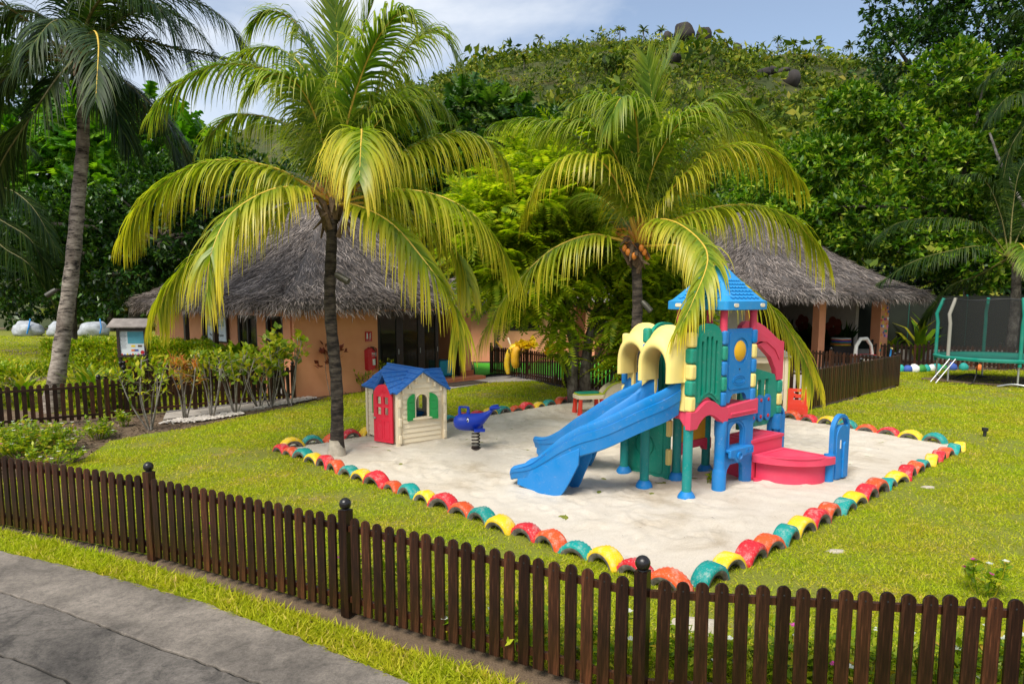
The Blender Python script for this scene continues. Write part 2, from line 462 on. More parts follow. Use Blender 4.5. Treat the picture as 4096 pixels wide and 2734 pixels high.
class MB:
    """collects geometry for ONE mesh object"""
    def __init__(s):
        s.v, s.f, s.m = [], [], []
    def add(s, vs, fs, mi=0):
        b = len(s.v)
        s.v += [tuple(p) for p in vs]
        s.f += [tuple(i + b for i in q) for q in fs]
        s.m += [mi] * len(fs)
        return s
    def box(s, c, d, rz=0.0, mi=0, rot=None):
        x, y, z = d[0] / 2, d[1] / 2, d[2] / 2
        pts = [Vector(p) for p in ((-x, -y, -z), (x, -y, -z), (x, y, -z), (-x, y, -z), (-x, -y, z), (x, -y, z), (x, y, z), (-x, y, z))]
        m = rot if rot is not None else Matrix.Rotation(rz, 3, 'Z')
        return s.add([m @ p + Vector(c) for p in pts], [(3, 2, 1, 0), (4, 5, 6, 7), (0, 1, 5, 4), (1, 2, 6, 5), (2, 3, 7, 6), (3, 0, 4, 7)], mi)
    def tube(s, pts, rad, seg=10, mi=0, cap=True, ell=None):
        pts = [Vector(p) for p in pts]
        n = len(pts)
        if not hasattr(rad, '__len__'):
            rad = [rad] * n
        vs, fs = [], []
        t = (pts[1] - pts[0]).normalized()
        a = t.orthogonal().normalized()
        for i in range(n):
            if i:
                t2 = (pts[min(i + 1, n - 1)] - pts[i - 1]).normalized()
                a = (a - t2 * a.dot(t2)).normalized()
                t = t2
            b = t.cross(a)
            for k in range(seg):
                th = 2 * math.pi * k / seg
                vs.append(pts[i] + (a * math.cos(th) + b * math.sin(th)) * rad[i])
        for i in range(n - 1):
            for k in range(seg):
                k2 = (k + 1) % seg
                fs.append((i * seg + k, i * seg + k2, (i + 1) * seg + k2, (i + 1) * seg + k))
        if cap:
            fs.append(tuple(range(seg - 1, -1, -1)))
            fs.append(tuple((n - 1) * seg + k for k in range(seg)))
        return s.add(vs, fs, mi)
    def lathe(s, prof, c=(0, 0, 0), seg=16, mi=0, axis='Z'):
        vs, fs = [], []
        for r, z in prof:
            for k in range(seg):
                th = 2 * math.pi * k / seg
                p = (r * math.cos(th), r * math.sin(th), z)
                if axis == 'Y':
                    p = (p[0], p[2], p[1])
                elif axis == 'X':
                    p = (p[2], p[0], p[1])
                vs.append((p[0] + c[0], p[1] + c[1], p[2] + c[2]))
        for i in range(len(prof) - 1):
            for k in range(seg):
                k2 = (k + 1) % seg
                fs.append((i * seg + k, i * seg + k2, (i + 1) * seg + k2, (i + 1) * seg + k))
        fs.append(tuple(range(seg - 1, -1, -1)))
        fs.append(tuple((len(prof) - 1) * seg + k for k in range(seg)))
        return s.add(vs, fs, mi)
    def ball(s, c, r, seg=14, rings=9, mi=0, sc=(1, 1, 1)):
        vs, fs = [], []
        for i in range(rings + 1):
            ph = math.pi * i / rings
            for k in range(seg):
                th = 2 * math.pi * k / seg
                vs.append((c[0] + r * sc[0] * math.sin(ph) * math.cos(th), c[1] + r * sc[1] * math.sin(ph) * math.sin(th), c[2] + r * sc[2] * math.cos(ph)))
        for i in range(rings):
            for k in range(seg):
                k2 = (k + 1) % seg
                fs.append((i * seg + k, (i + 1) * seg + k, (i + 1) * seg + k2, i * seg + k2))
        return s.add(vs, fs, mi)
    def prism(s, loops, t0, t1, plane='XZ', mi=0):
        """outline with holes (2D loops), extruded from t0 to t1 along the third axis"""
        P = {'XZ': lambda p, t: (p[0], t, p[1]), 'YZ': lambda p, t: (t, p[0], p[1]), 'XY': lambda p, t: (p[0], p[1], t)}[plane]
        tri = tessellate_polygon([[Vector((p[0], p[1], 0)) for p in l] for l in loops])
        flat = [p for l in loops for p in l]
        n = len(flat)
        vs = [P(p, t0) for p in flat] + [P(p, t1) for p in flat]
        fs = [tuple(t) for t in tri] + [tuple(i + n for i in reversed(t)) for t in tri]
        o = 0
        for l in loops:
            k = len(l)
            fs += [(o + i, o + (i + 1) % k, o + (i + 1) % k + n, o + i + n) for i in range(k)]
            o += k
        return s.add(vs, fs, mi)
    def sweep(s, secs, closed=True, cap=True, mi=0):
        """skin a list of equal-length section loops"""
        k = len(secs[0])
        vs = [p for q in secs for p in q]
        fs = []
        for i in range(len(secs) - 1):
            for j in range(k if closed else k - 1):
                j2 = (j + 1) % k
                fs.append((i * k + j, i * k + j2, (i + 1) * k + j2, (i + 1) * k + j))
        if cap:
            fs.append(tuple(range(k - 1, -1, -1)))
            fs.append(tuple((len(secs) - 1) * k + j for j in range(k)))
        return s.add(vs, fs, mi)
    def mesh(s, name, mats, smooth=None):
        me = bpy.data.meshes.new(name)
        me.from_pydata(s.v, [], s.f)
        mats = mats if isinstance(mats, (list, tuple)) else [mats]
        for m in mats:
            me.materials.append(MATS[m] if isinstance(m, str) else m)
        if any(s.m):
            me.polygons.foreach_set('material_index', s.m)
        bm = bmesh.new()
        bm.from_mesh(me)
        bmesh.ops.recalc_face_normals(bm, faces=bm.faces)
        bm.to_mesh(me)
        bm.free()
        if smooth is not None:
            me.polygons.foreach_set('use_smooth', [True] * len(me.polygons))
            me.set_sharp_from_angle(angle=R(smooth))
        me.update()
        return me
    def build(s, name, mats, parent=None, smooth=None, bevel=0, seg=2, kind=None, label=None, ang=35):
        o = link(name, s.mesh(name, mats, smooth), parent, kind, label)
        if bevel:
            b = o.modifiers.new('Bevel', 'BEVEL')
            b.width = bevel
            b.segments = seg
            b.limit_method = 'ANGLE'
            b.angle_limit = R(ang)
            b.use_clamp_overlap = True
            for p in o.data.polygons:
                p.use_smooth = True
            o.data.set_sharp_from_angle(angle=R(50))
            b.harden_normals = False
        return o
def npmesh(name, V, F, mats, parent=None, kind=None, uv=None, label=None, mi=None, smooth=False):
    """V (N,3); F (K,k) equal-sized faces"""
    me = bpy.data.meshes.new(name)
    F = np.asarray(F, dtype=np.int32)
    K, k = F.shape
    me.vertices.add(len(V))
    me.vertices.foreach_set('co', np.asarray(V, dtype=np.float32).ravel())
    me.loops.add(K * k)
    me.loops.foreach_set('vertex_index', F.ravel())
    me.polygons.add(K)
    me.polygons.foreach_set('loop_start', np.arange(0, K * k, k, dtype=np.int32))
    if smooth:
        me.polygons.foreach_set('use_smooth', np.ones(K, dtype=bool))
    for m in (mats if isinstance(mats, (list, tuple)) else [mats]):
        me.materials.append(MATS[m])
    if mi is not None:
        me.polygons.foreach_set('material_index', np.asarray(mi, dtype=np.int32))
    if uv is not None:
        l = me.uv_layers.new(name='UVMap')
        l.data.foreach_set('uv', np.asarray(uv, dtype=np.float32)[F.ravel()].ravel())
    me.update(calc_edges=True)
    me.validate()
    return link(name, me, parent, kind, label)
def unit(a):
    return a / np.maximum(np.linalg.norm(a, axis=-1, keepdims=True), 1e-9)
def scatter(name, tv, tf, pos, d, up, scale, mat, parent=None, kind=None, label=None, uvt=None):
    """copies of a small template joined into one mesh: x along d, z near up"""
    tv = np.asarray(tv, float)
    n, m = len(pos), len(tv)
    d = unit(np.asarray(d, float))
    y = unit(np.cross(up, d))
    z = np.cross(d, y)
    s = np.asarray(scale, float).reshape(-1, 1, 1) if np.ndim(scale) == 1 else np.full((n, 1, 1), scale)
    V = pos[:, None, :] + s * (tv[None, :, 0:1] * d[:, None, :] + tv[None, :, 1:2] * y[:, None, :] + tv[None, :, 2:3] * z[:, None, :])
    F = (np.asarray(tf)[None] + (np.arange(n) * m)[:, None, None]).reshape(-1, len(tf[0]))
    uv = None
    if uvt is not None:
        uv = np.empty((n, m, 2))
        uv[:, :, 0] = np.asarray(uvt)[None]
        uv[:, :, 1] = rng.random(n)[:, None]
        uv = uv.reshape(-1, 2)
    return npmesh(name, V.reshape(-1, 3), F, mat, parent, kind, uv, label)
LEAF = ([(0, 0, 0), (0.45, 0.22, 0.05), (1, 0, -0.06), (0.45, -0.22, 0.05)], [(0, 1, 2, 3)])
BLADE = ([(0, 0.5, 0), (0, -0.5, 0), (1, 0, 0)], [(0, 1, 2)])
STRAP = ([(0, .05, 0), (0, -.05, 0), (.4, -.07, .14), (.4, .07, .14), (.75, -.05, .13), (.75, .05, .13), (1, -.004, -.04), (1, .004, -.04)], [(0, 1, 2, 3), (3, 2, 4, 5), (5, 4, 6, 7)])
def lobed():
    v = [(0, 0, 0)]
    half = []
    for i, (x, wi) in enumerate(((.12, .06), (.2, .26), (.27, .10), (.4, .36), (.45, .13), (.62, .34), (.66, .11), (.8, .22), (.84, .07), (1.0, 0.0))):
        half.append((x, wi))
    tv = [(0, 0, 0)] + [(x, wi, -0.12 * wi - .1 * x * x) for x, wi in half] + [(x, -wi, -0.12 * wi - .1 * x * x) for x, wi in half[:-1]]
    spine = [(x, 0, .03 - .1 * x * x) for x, wi in half[:-1]]
    s0 = len(tv)
    tv += spine
    tf = []
    for sgn, o in ((1, 1), (-1, 11)):
        for i in range(8):
            tf.append((s0 + i, s0 + i + 1, o + i + 1, o + i))
    tf.append((s0 + 8, s0 + 8, 10, 9))
    tf = [q for q in tf if len(set(q)) == 4] + [(s0 + 8, 10, 10, 9)]
    tf = [q for q in tf if len(set(q)) == 4]
    return tv, tf
LOBED = lobed()
def pinnate(n=11):
    """a feathery compound leaf: two rows of small leaflets on an arching rib"""
    tv, tf = [], []
    for i in range(n):
        t = 0.12 + 0.86 * i / (n - 1)
        x, z = t, 0.16 * math.sin(t * 2.4) - 0.26 * t * t
        l = 0.27 * (0.45 + 0.55 * math.sin(math.pi * min(1, t * 0.8 + .18)))
        for sgn in (1, -1):
            b = len(tv)
            wv = 0.052
            tv += [(x - wv, sgn * .005, z), (x + .0, sgn * l * .55, z - l * .08), (x + .07, sgn * l, z - l * .3), (x + wv + .045, sgn * .5 * l, z - l * .12)]
            tf.append((b, b + 1, b + 2, b + 3))
    b = len(tv)
    tv += [(0, .006, 0), (0, -.006, 0), (1, -.003, -.16), (1, .003, -.16)]
    tf.append((b, b + 1, b + 2, b + 3))
    return tv, tf
PINN = pinnate()
def randdir(n):
    v = rng.normal(size=(n, 3))
    return unit(v)
def crown_points(blobs, n, shell=0.55):
    """points in the outer part of a set of ellipsoids; returns positions and outward directions"""
    vol = np.array([b[3] * b[4] * b[5] for b in blobs]) ** (2 / 3)
    idx = rng.choice(len(blobs), n, p=vol / vol.sum())
    B = np.array(blobs)[idx]
    d = randdir(n)
    r = shell + (1 - shell) * rng.random(n) ** 0.6
    lump = 1 + 0.16 * np.sin(d[:, 0] * 7 + B[:, 0]) * np.sin(d[:, 1] * 6 + B[:, 1]) + 0.1 * np.sin(d[:, 2] * 9 + B[:, 2])
    p = B[:, :3] + d * B[:, 3:6] * (r * lump)[:, None]
    keep = np.ones(n, bool)
    for b in blobs:
        q = (p - np.array(b[:3])) / np.array(b[3:6])
        keep &= (q ** 2).sum(1) > (shell * 0.72) ** 2
    return p[keep], d[keep]
def rosettes(p, d, k, spread=0.9, size=(0.1, 0.2), upb=0.35, jit=0.03):
    """k leaves radiating from each twig end"""
    n = len(p)
    P = np.repeat(p, k, 0) + rng.normal(size=(n * k, 3)) * jit
    D = np.repeat(d, k, 0) + rng.normal(size=(n * k, 3)) * spread + np.array([0, 0, upb])
    up = np.repeat(d, k, 0) * 0.5 + np.array([0, 0, 1.0]) + rng.normal(size=(n * k, 3)) * 0.35
    S = size[0] + (size[1] - size[0]) * rng.random(n * k)
    return P, unit(D), up, S
def branchy(mb, base, tips, r0, bend=0.25, seg=8):
    """limbs from a fork point out to tips"""
    base = Vector(base)
    for t in tips:
        t = Vector(t)
        mid = base.lerp(t, 0.45) + Vector((random.uniform(-1, 1), random.uniform(-1, 1), random.uniform(0.2, 1))) * (t - base).length * bend * 0.5
        pts = [((1 - u) ** 2) * base + 2 * u * (1 - u) * mid + u * u * t for u in [i / 7 for i in range(8)]]
        mb.tube(pts, [r0 * (1 - 0.85 * i / 7) for i in range(8)], seg)
def tree(name, label, loc, trunk, blobs, nclump, k, size, mat, tmpl=LEAF, bark='bark', group=None, tr=0.2, shell=0.55, spread=0.9, upb=0.35, cat='tree', nl=10):
    """trunk: list of points (local); blobs: ellipsoids (local) that the crown fills"""
    t = thing(name, label, cat, loc, 0, group)
    mb = MB()
    n = len(trunk)
    mb.tube(trunk, [tr * (1.25 if i == 0 else 1) * (1 - 0.55 * i / (n - 1)) for i in range(n)], 12)
    mb.build('trunk', bark, t, smooth=60)
    top = Vector(trunk[-1])
    fork = Vector(trunk[-2])
    lm = MB()
    tips = []
    for b in blobs:
        for _ in range(max(2, nl // len(blobs))):
            d = randdir(1)[0]
            tips.append((b[0] + d[0] * b[3] * .8, b[1] + d[1] * b[4] * .8, b[2] + d[2] * b[5] * .7))
    branchy(lm, top.lerp(fork, 0.3), tips, tr * 0.5, seg=6)
    lm.build('limbs', bark, t, smooth=60)
    p, d = crown_points(blobs, nclump, shell)
    P, D, U, S = rosettes(p, d, k, spread, size, upb)
    scatter('crown', tmpl[0], tmpl[1], P, D, U, S, mat, t)
    return t
def bez(p, n):
    """smooth curve through control points (Catmull-Rom), n samples"""
    p = [Vector(q) for q in p]
    p = [p[0] * 2 - p[1]] + p + [p[-1] * 2 - p[-2]]
    out = []
    m = len(p) - 3
    for i in range(n):
        u = i / (n - 1) * m
        k = min(int(u), m - 1)
        t = u - k
        a, b, c, d = p[k:k + 4]
        out.append(0.5 * ((2 * b) + (c - a) * t + (2 * a - 5 * b + 4 * c - d) * t * t + (3 * b - a - 3 * c + d) * t ** 3))
    return out
def frond(parent, ctrl, leafl=0.75, n=95, droop=1.0, mat='frond', rach='rachis', r0=0.03, yel=0.6, wid=0.0155, start=0.16, name='frond'):
    """a palm frond: rachis through ctrl points (local), leaflets both sides falling with their weight"""
    pts = np.array(bez(ctrl, 40))
    seg = np.linalg.norm(np.diff(pts, axis=0), axis=1)
    cum = np.concatenate([[0], np.cumsum(seg)])
    L = cum[-1]
    tt = start + (1 - start) * (np.arange(n) + 0.5) / n
    def at(t):
        s = t * L
        return np.stack([np.interp(s, cum, pts[:, i]) for i in range(3)], -1)
    pos = at(tt)
    tan = unit(at(np.minimum(tt + 0.02, 1)) - at(np.maximum(tt - 0.02, 0)))
    up0 = np.array([0, 0, 1.0])
    hor = np.array([pts[-1, 0] - pts[0, 0], pts[-1, 1] - pts[0, 1], 0])
    hor = hor / max(1e-6, np.linalg.norm(hor))
    side = unit(np.cross(tan, up0 - 0.35 * hor) + 1e-6)
    nor = np.cross(side, tan)
    V, F, UV, MI = [], [], [], []
    S = 6
    base = 0
    for sg in (1, -1):
        t_ = tt + rng.normal(size=n) * 0.003
        ln = leafl * (0.35 + 0.65 * np.sin(np.pi * np.clip(0.12 + 0.83 * (tt - start) / (1 - start), 0, 1)) ** 0.7) * (0.88 + 0.24 * rng.random(n))
        ln *= np.where(rng.random(n) < 0.04, 0.5, 1)
        d = unit(sg * side * (0.95 - 0.45 * tt[:, None]) + tan * (0.45 + 0.6 * tt[:, None]) + nor * 0.22 + rng.normal(size=(n, 3)) * 0.09)
        p = pos.copy()
        wv = unit(np.cross(d, nor * 1.0))
        k = droop * (0.75 + 0.5 * rng.random(n))
        rows = []
        for j in range(S):
            u = j / (S - 1)
            wd = wid * (0.75 + 0.5 * math.sin(math.pi * min(1, u + .25))) * (1 - u ** 2.5) + 0.0015
            wv2 = unit(np.cross(d, np.cross(wv, d)) + wv * 0.2)
            a = p + wv2 * wd
            b = p - wv2 * wd
            rows.append((a, b))
            d = unit(d + np.array([0, 0, -1.0]) * (k * 0.42 * (0.4 + u))[:, None])
            p = p + d * (ln / (S - 1))[:, None]
        arr = np.stack([x for ab in rows for x in ab], 1)
        V.append(arr.reshape(-1, 3))
        idx = np.arange(n)[:, None] * (2 * S) + base
        for j in range(S - 1):
            F.append(np.concatenate([idx + 2 * j, idx + 2 * j + 1, idx + 2 * j + 3, idx + 2 * j + 2], 1))
        u = np.repeat(np.arange(S) / (S - 1), 2)
        uvv = np.empty((n, 2 * S, 2))
        uvv[:, :, 0] = u[None]
        uvv[:, :, 1] = np.clip(yel * (0.45 + 0.9 * rng.random(n) ** 1.3) + 0.18 * (tt - 0.5), 0, 1)[:, None]
        UV.append(uvv.reshape(-1, 2))
        base += n * 2 * S
    nf = sum(len(f) for f in F)
    # rachis: square tapering bar
    m = len(pts)
    tn = unit(np.gradient(pts, axis=0))
    sd = unit(np.cross(tn, up0 - 0.35 * hor) + 1e-6)
    nr = np.cross(sd, tn)
    rr = r0 * (1.25 - 1.1 * (cum / L))
    ring = np.stack([pts + sd * rr[:, None], pts + nr * rr[:, None] * .6, pts - sd * rr[:, None], pts - nr * rr[:, None] * .8], 1)
    V.append(ring.reshape(-1, 3))
    UV.append(np.zeros((m * 4, 2)))
    i0 = (np.arange(m - 1) * 4)[:, None] + base
    for k in range(4):
        F.append(np.concatenate([i0 + k, i0 + (k + 1) % 4, i0 + 4 + (k + 1) % 4, i0 + 4 + k], 1))
    MI = np.concatenate([np.zeros(nf), np.ones((m - 1) * 4)])
    return npmesh(name, np.concatenate(V), np.concatenate(F), [mat, rach], parent, None, np.concatenate(UV), None, MI)
def text(name, body, size, mat, parent, loc, rot, align='CENTER', depth=0.002):
    cu = bpy.data.curves.new(name, 'FONT')
    cu.body = body
    cu.size = size
    cu.align_x = align
    cu.align_y = 'CENTER'
    cu.extrude = depth
    o = bpy.data.objects.new(name, cu)
    C.objects.link(o)
    dg = bpy.context.evaluated_depsgraph_get()
    me = bpy.data.meshes.new_from_object(o.evaluated_get(dg))
    bpy.data.objects.remove(o)
    me.materials.clear()
    me.materials.append(MATS[mat])
    q = link(name, me, parent)
    q.location = loc
    q.rotation_euler = rot
    return q
def inside(poly, P):
    x, y = P[:, 0], P[:, 1]
    r = np.zeros(len(P), bool)
    n = len(poly)
    for i in range(n):
        x1, y1 = poly[i]
        x2, y2 = poly[(i + 1) % n]
        c = ((y1 > y) != (y2 > y)) & (x < (x2 - x1) * (y - y1) / (y2 - y1 + 1e-12) + x1)
        r ^= c
    return r
def sheet(name, poly, z, mat, kind='structure', thick=0.0):
    mb = MB()
    if thick:
        mb.prism([poly], z - thick, z, 'XY')
    else:
        tri = tessellate_polygon([[Vector((x, y, 0)) for x, y in poly]])
        mb.add([(x, y, z) for x, y in poly], [tuple(t) for t in tri])
    o = mb.build(name, mat, None, kind=kind)
    for p in o.data.polygons:
        pass
    return o
def arc(cx, cy, r, a0, a1, n, ry=None):
    ry = ry or r
    return [(cx + r * math.cos(R(a0 + (a1 - a0) * i / n)), cy + ry * math.sin(R(a0 + (a1 - a0) * i / n))) for i in range(n + 1)]
def rrect(x0, y0, x1, y1, r, n=4):
    return arc(x1 - r, y0 + r, r, -90, 0, n) + arc(x1 - r, y1 - r, r, 0, 90, n) + arc(x0 + r, y1 - r, r, 90, 180, n) + arc(x0 + r, y0 + r, r, 180, 270, n)
# ------------------------------------------------------------------ ground
def vnoise(x, y, f, seed):
    g = np.random.default_rng(seed).random((64, 64))
    X, Y = np.asarray(x) * f, np.asarray(y) * f
    xi, yi = np.floor(X).astype(int), np.floor(Y).astype(int)
    u, v = X - xi, Y - yi
    u, v = u * u * (3 - 2 * u), v * v * (3 - 2 * v)
    a, b = g[xi % 64, yi % 64], g[(xi + 1) % 64, yi % 64]
    c, d = g[xi % 64, (yi + 1) % 64], g[(xi + 1) % 64, (yi + 1) % 64]
    return (a * (1 - u) + b * u) * (1 - v) + (c * (1 - u) + d * u) * v
SF, SR, SB, SL = (1.72, 6.27), (8.22, 12.5), (3.5, 19.9), (-4.18, 12.22)   # sandpit corners
PIT = [SF, SR, SB, SL]
sheet('ground', [(-500, -60), (500, -60), (500, 700), (-500, 700)], -0.014, 'soil')
MULCH_EDGE = [(-7.81, 10.16), (-7.41, 10.55), (-7.35, 11.43), (-7.79, 12.97), (-7.5, 13.7), (-6.9, 14.3), (-6.5, 15.25), (-6.08, 16.2), (-5.6, 17.4), (-5.1, 18.8), (-4.3, 20.2)]
FRONT = [(-9.5, 9.45), (-6.27, 8.1), (-3.77, 7.04), (-1.40, 5.75), (0.90, 4.44), (3.5, 4.1), (9, 3.45)]
LAWN = MULCH_EDGE + [(-2.7, 20.0), (-2.25, 20.03), (-0.72, 22.23), (0.74, 22.7), (1.5, 21.0), (3.0, 19.2), (5.2, 17.6), (7.29, 16.6), (12.2, 21.3), (12.6, 26.1), (20, 26.0), (34, 24), (34, 3)] + FRONT[::-1] + [(-8.6, 10.0)]
sheet('lawn', LAWN, -0.004, 'turf')
MULCHP = MULCH_EDGE + [(-2.7, 21.4), (-4.4, 21.6), (-6.0, 18.9), (-9.3, 15.4), (-12, 13.4), (-12, 10.2)]
sheet('mulch_bed', MULCHP, -0.009, 'soil')
FARL = [(-60, 24), (-16, 24), (-15, 17.8), (-9.4, 15.6), (-6.1, 18.7), (-13, 26), (-14, 60), (-60, 62)]
sheet('far_lawn', FARL, -0.012, 'turf')
sheet('dirt_track', [(-60, 33.2), (-40, 33.8), (-26, 33.2), (-18.5, 34), (-18.5, 36.2), (-28, 36.6), (-44, 37.2), (-60, 37)], -0.006, 'soil')
VERGE_TOP = [(-9.6, 9.3), (-6.12, 7.92), (-5.01, 7.42), (-3.72, 6.78), (-2.14, 5.88), (-0.82, 5.1), (0.4, 4.38), (1.2, 4.1), (3.5, 3.7)]
ROAD_A = [(-9.5, 8.9), (-5.59, 7.19), (-4.31, 6.65), (-2.78, 5.91), (-1.67, 5.23), (-0.73, 4.62), (0.6, 3.65), (2.4, 2.1)]
ROAD_B = [(-9.2, 8.15), (-4.81, 6.14), (-4.03, 5.78), (-2.63, 5.03), (-1.83, 4.62), (-0.4, 3.65), (1.3, 2.1)]
ROAD_C = [(-9.0, 7.2), (-3.97, 5.01), (-3.47, 4.78), (-3.17, 4.62), (-1.7, 3.65), (0.2, 2.1)]
ROAD_D = [(-9.5, 5.2), (-4.5, 3.2), (-2.6, 2.1)]
sheet('grass_verge', VERGE_TOP + ROAD_A[::-1], -0.006, 'turf')
# road: a dark bed and worn concrete strips lying on it, joints open between them
road = sheet('road', [(-9.6, 8.95), (-5.6, 7.2), (-2.78, 5.92), (-0.73, 4.62), (2.5, 2.05), (-2.7, 2.0), (-9.6, 5.1)], -0.004, 'joint')
def wobble(line, amp, seed):
    r = np.random.default_rng(seed)
    out = []
    for (a, b) in zip(line[:-1], line[1:]):
        n = max(2, int(math.dist(a, b) / 0.07))
        for i in range(n):
            t = i / n
            dx, dy = b[0] - a[0], b[1] - a[1]
            l = math.hypot(dx, dy)
            o = r.normal() * amp
            out.append((a[0] + dx * t - dy / l * o, a[1] + dy * t + dx / l * o))
    return out + [line[-1]]
def shift(line, o):
    out = []
    for i, p in enumerate(line):
        a, b = line[max(0, i - 1)], line[min(len(line) - 1, i + 1)]
        l = math.dist(a, b)
        out.append((p[0] - (b[1] - a[1]) / l * o, p[1] + (b[0] - a[0]) / l * o))
    return out
wa, wb, wc = wobble(shift(ROAD_A, -0.0), 0.010, 1), wobble(ROAD_B, 0.006, 2), wobble(ROAD_C, 0.006, 3)
def slab(a, b, z, mat='concrete'):
    MB().prism([a + b[::-1]], -0.03, z, 'XY').build('slab', mat, road, bevel=0.006, seg=1)
slab(wa, shift(wb, 0.011), 0.016, 'concretepale')
cut = min(range(len(wb)), key=lambda i: math.dist(wb[i], (-3.3, 5.4)))
cut2 = min(range(len(wc)), key=lambda i: math.dist(wc[i], (-4.6, 5.28)))
b1, c1 = shift(wb, -0.011), shift(wc, 0.012)
slab(b1[:cut], c1[:cut2], 0.012)
slab([(x + 0.004, y - 0.003) for x, y in b1[cut - 1:]], [(x + 0.004, y - 0.003) for x, y in c1[cut2 - 1:]], 0.013)
slab(shift(wc, -0.012), wobble(ROAD_D, 0.006, 4), 0.014)
# sand: raked and trodden, heaped a little towards the middle
n = 205
u, v = np.meshgrid(np.linspace(0.0, 1.02, n), np.linspace(0.0, 1.035, n))
sx = (1 - u) * (1 - v) * SF[0] + u * (1 - v) * SR[0] + u * v * SB[0] + (1 - u) * v * SL[0]
sy = (1 - u) * (1 - v) * SF[1] + u * (1 - v) * SR[1] + u * v * SB[1] + (1 - u) * v * SL[1]
edge = np.clip(np.minimum(np.minimum(u, 1 - u), np.minimum(v, 1 - v)) / 0.08, 0, 1)
def sandz(sx, sy):
    z = 0.05 * (vnoise(sx, sy, 0.5, 11) - 0.45) + 0.035 * (vnoise(sx, sy, 1.7, 12) - 0.5) + 0.038 * (vnoise(sx, sy, 4.2, 13) - 0.5) + 0.034 * (vnoise(sx, sy, 8.5, 14) - 0.5) * vnoise(sx, sy, 0.6, 15) * 1.5
    for cx, cy, r, h in ((-1.2, 10.7, 1.1, -0.03), (2.3, 9.9, 1.2, -0.02), (1.75, 17.3, 1.6, 0.12)):
        z = z + h * np.exp(-((sx - cx) ** 2 + (sy - cy) ** 2) / (r * r))
    return z
fp = np.zeros_like(sx)
for k_ in range(420):
    uu0, vv0, an = rng.random(), rng.random(), rng.random() * 6.28
    cx = (1 - uu0) * (1 - vv0) * SF[0] + uu0 * (1 - vv0) * SR[0] + uu0 * vv0 * SB[0] + (1 - uu0) * vv0 * SL[0]
    cy = (1 - uu0) * (1 - vv0) * SF[1] + uu0 * (1 - vv0) * SR[1] + uu0 * vv0 * SB[1] + (1 - uu0) * vv0 * SL[1]
    j0, i0 = int(uu0 * n / 1.02), int(vv0 * n / 1.035)
    ia, ib, ja, jb = max(0, i0 - 9), i0 + 10, max(0, j0 - 9), j0 + 10
    dx, dy = sx[ia:ib, ja:jb] - cx, sy[ia:ib, ja:jb] - cy
    a_, b_ = dx * math.cos(an) + dy * math.sin(an), -dx * math.sin(an) + dy * math.cos(an)
    q_ = (a_ / 0.12) ** 2 + (b_ / 0.055) ** 2
    fp[ia:ib, ja:jb] += rng.uniform(0.25, 0.95) * (-0.030 * np.exp(-q_) + 0.016 * np.exp(-((np.sqrt(q_) - 1.7) / 0.5) ** 2))
zz = 0.012 + fp * edge + np.maximum(-0.006, 0.012 + sandz(sx, sy)) * edge
i = np.arange(n * n).reshape(n, n)
F = np.stack([i[:-1, :-1], i[:-1, 1:], i[1:, 1:], i[1:, :-1]], -1).reshape(-1, 4)
npmesh('sand', np.stack([sx, sy, zz], -1).reshape(-1, 3), F, 'sand', None, 'structure', smooth=True)
# leaf litter and twigs on the sand
m = 420
uu, vv = rng.random(m), rng.random(m)
px = (1 - uu) * (1 - vv) * SF[0] + uu * (1 - vv) * SR[0] + uu * vv * SB[0] + (1 - uu) * vv * SL[0]
py = (1 - uu) * (1 - vv) * SF[1] + uu * (1 - vv) * SR[1] + uu * vv * SB[1] + (1 - uu) * vv * SL[1]
pz = 0.03 + np.maximum(-0.006, 0.012 + sandz(px, py))
P = np.stack([px, py, pz], -1)
D = randdir(m) * np.array([1, 1, 0.1])
scatter('leaf_litter', [(0, 0.06, 0), (0, -0.06, 0), (1, 0, 0)], [(0, 1, 2)], P, D, np.tile([0., 0, 1], (m, 1)) + rng.normal(size=(m, 3)) * .2, 0.02 + 0.05 * rng.random(m) ** 2, 'mulch', None, 'stuff')
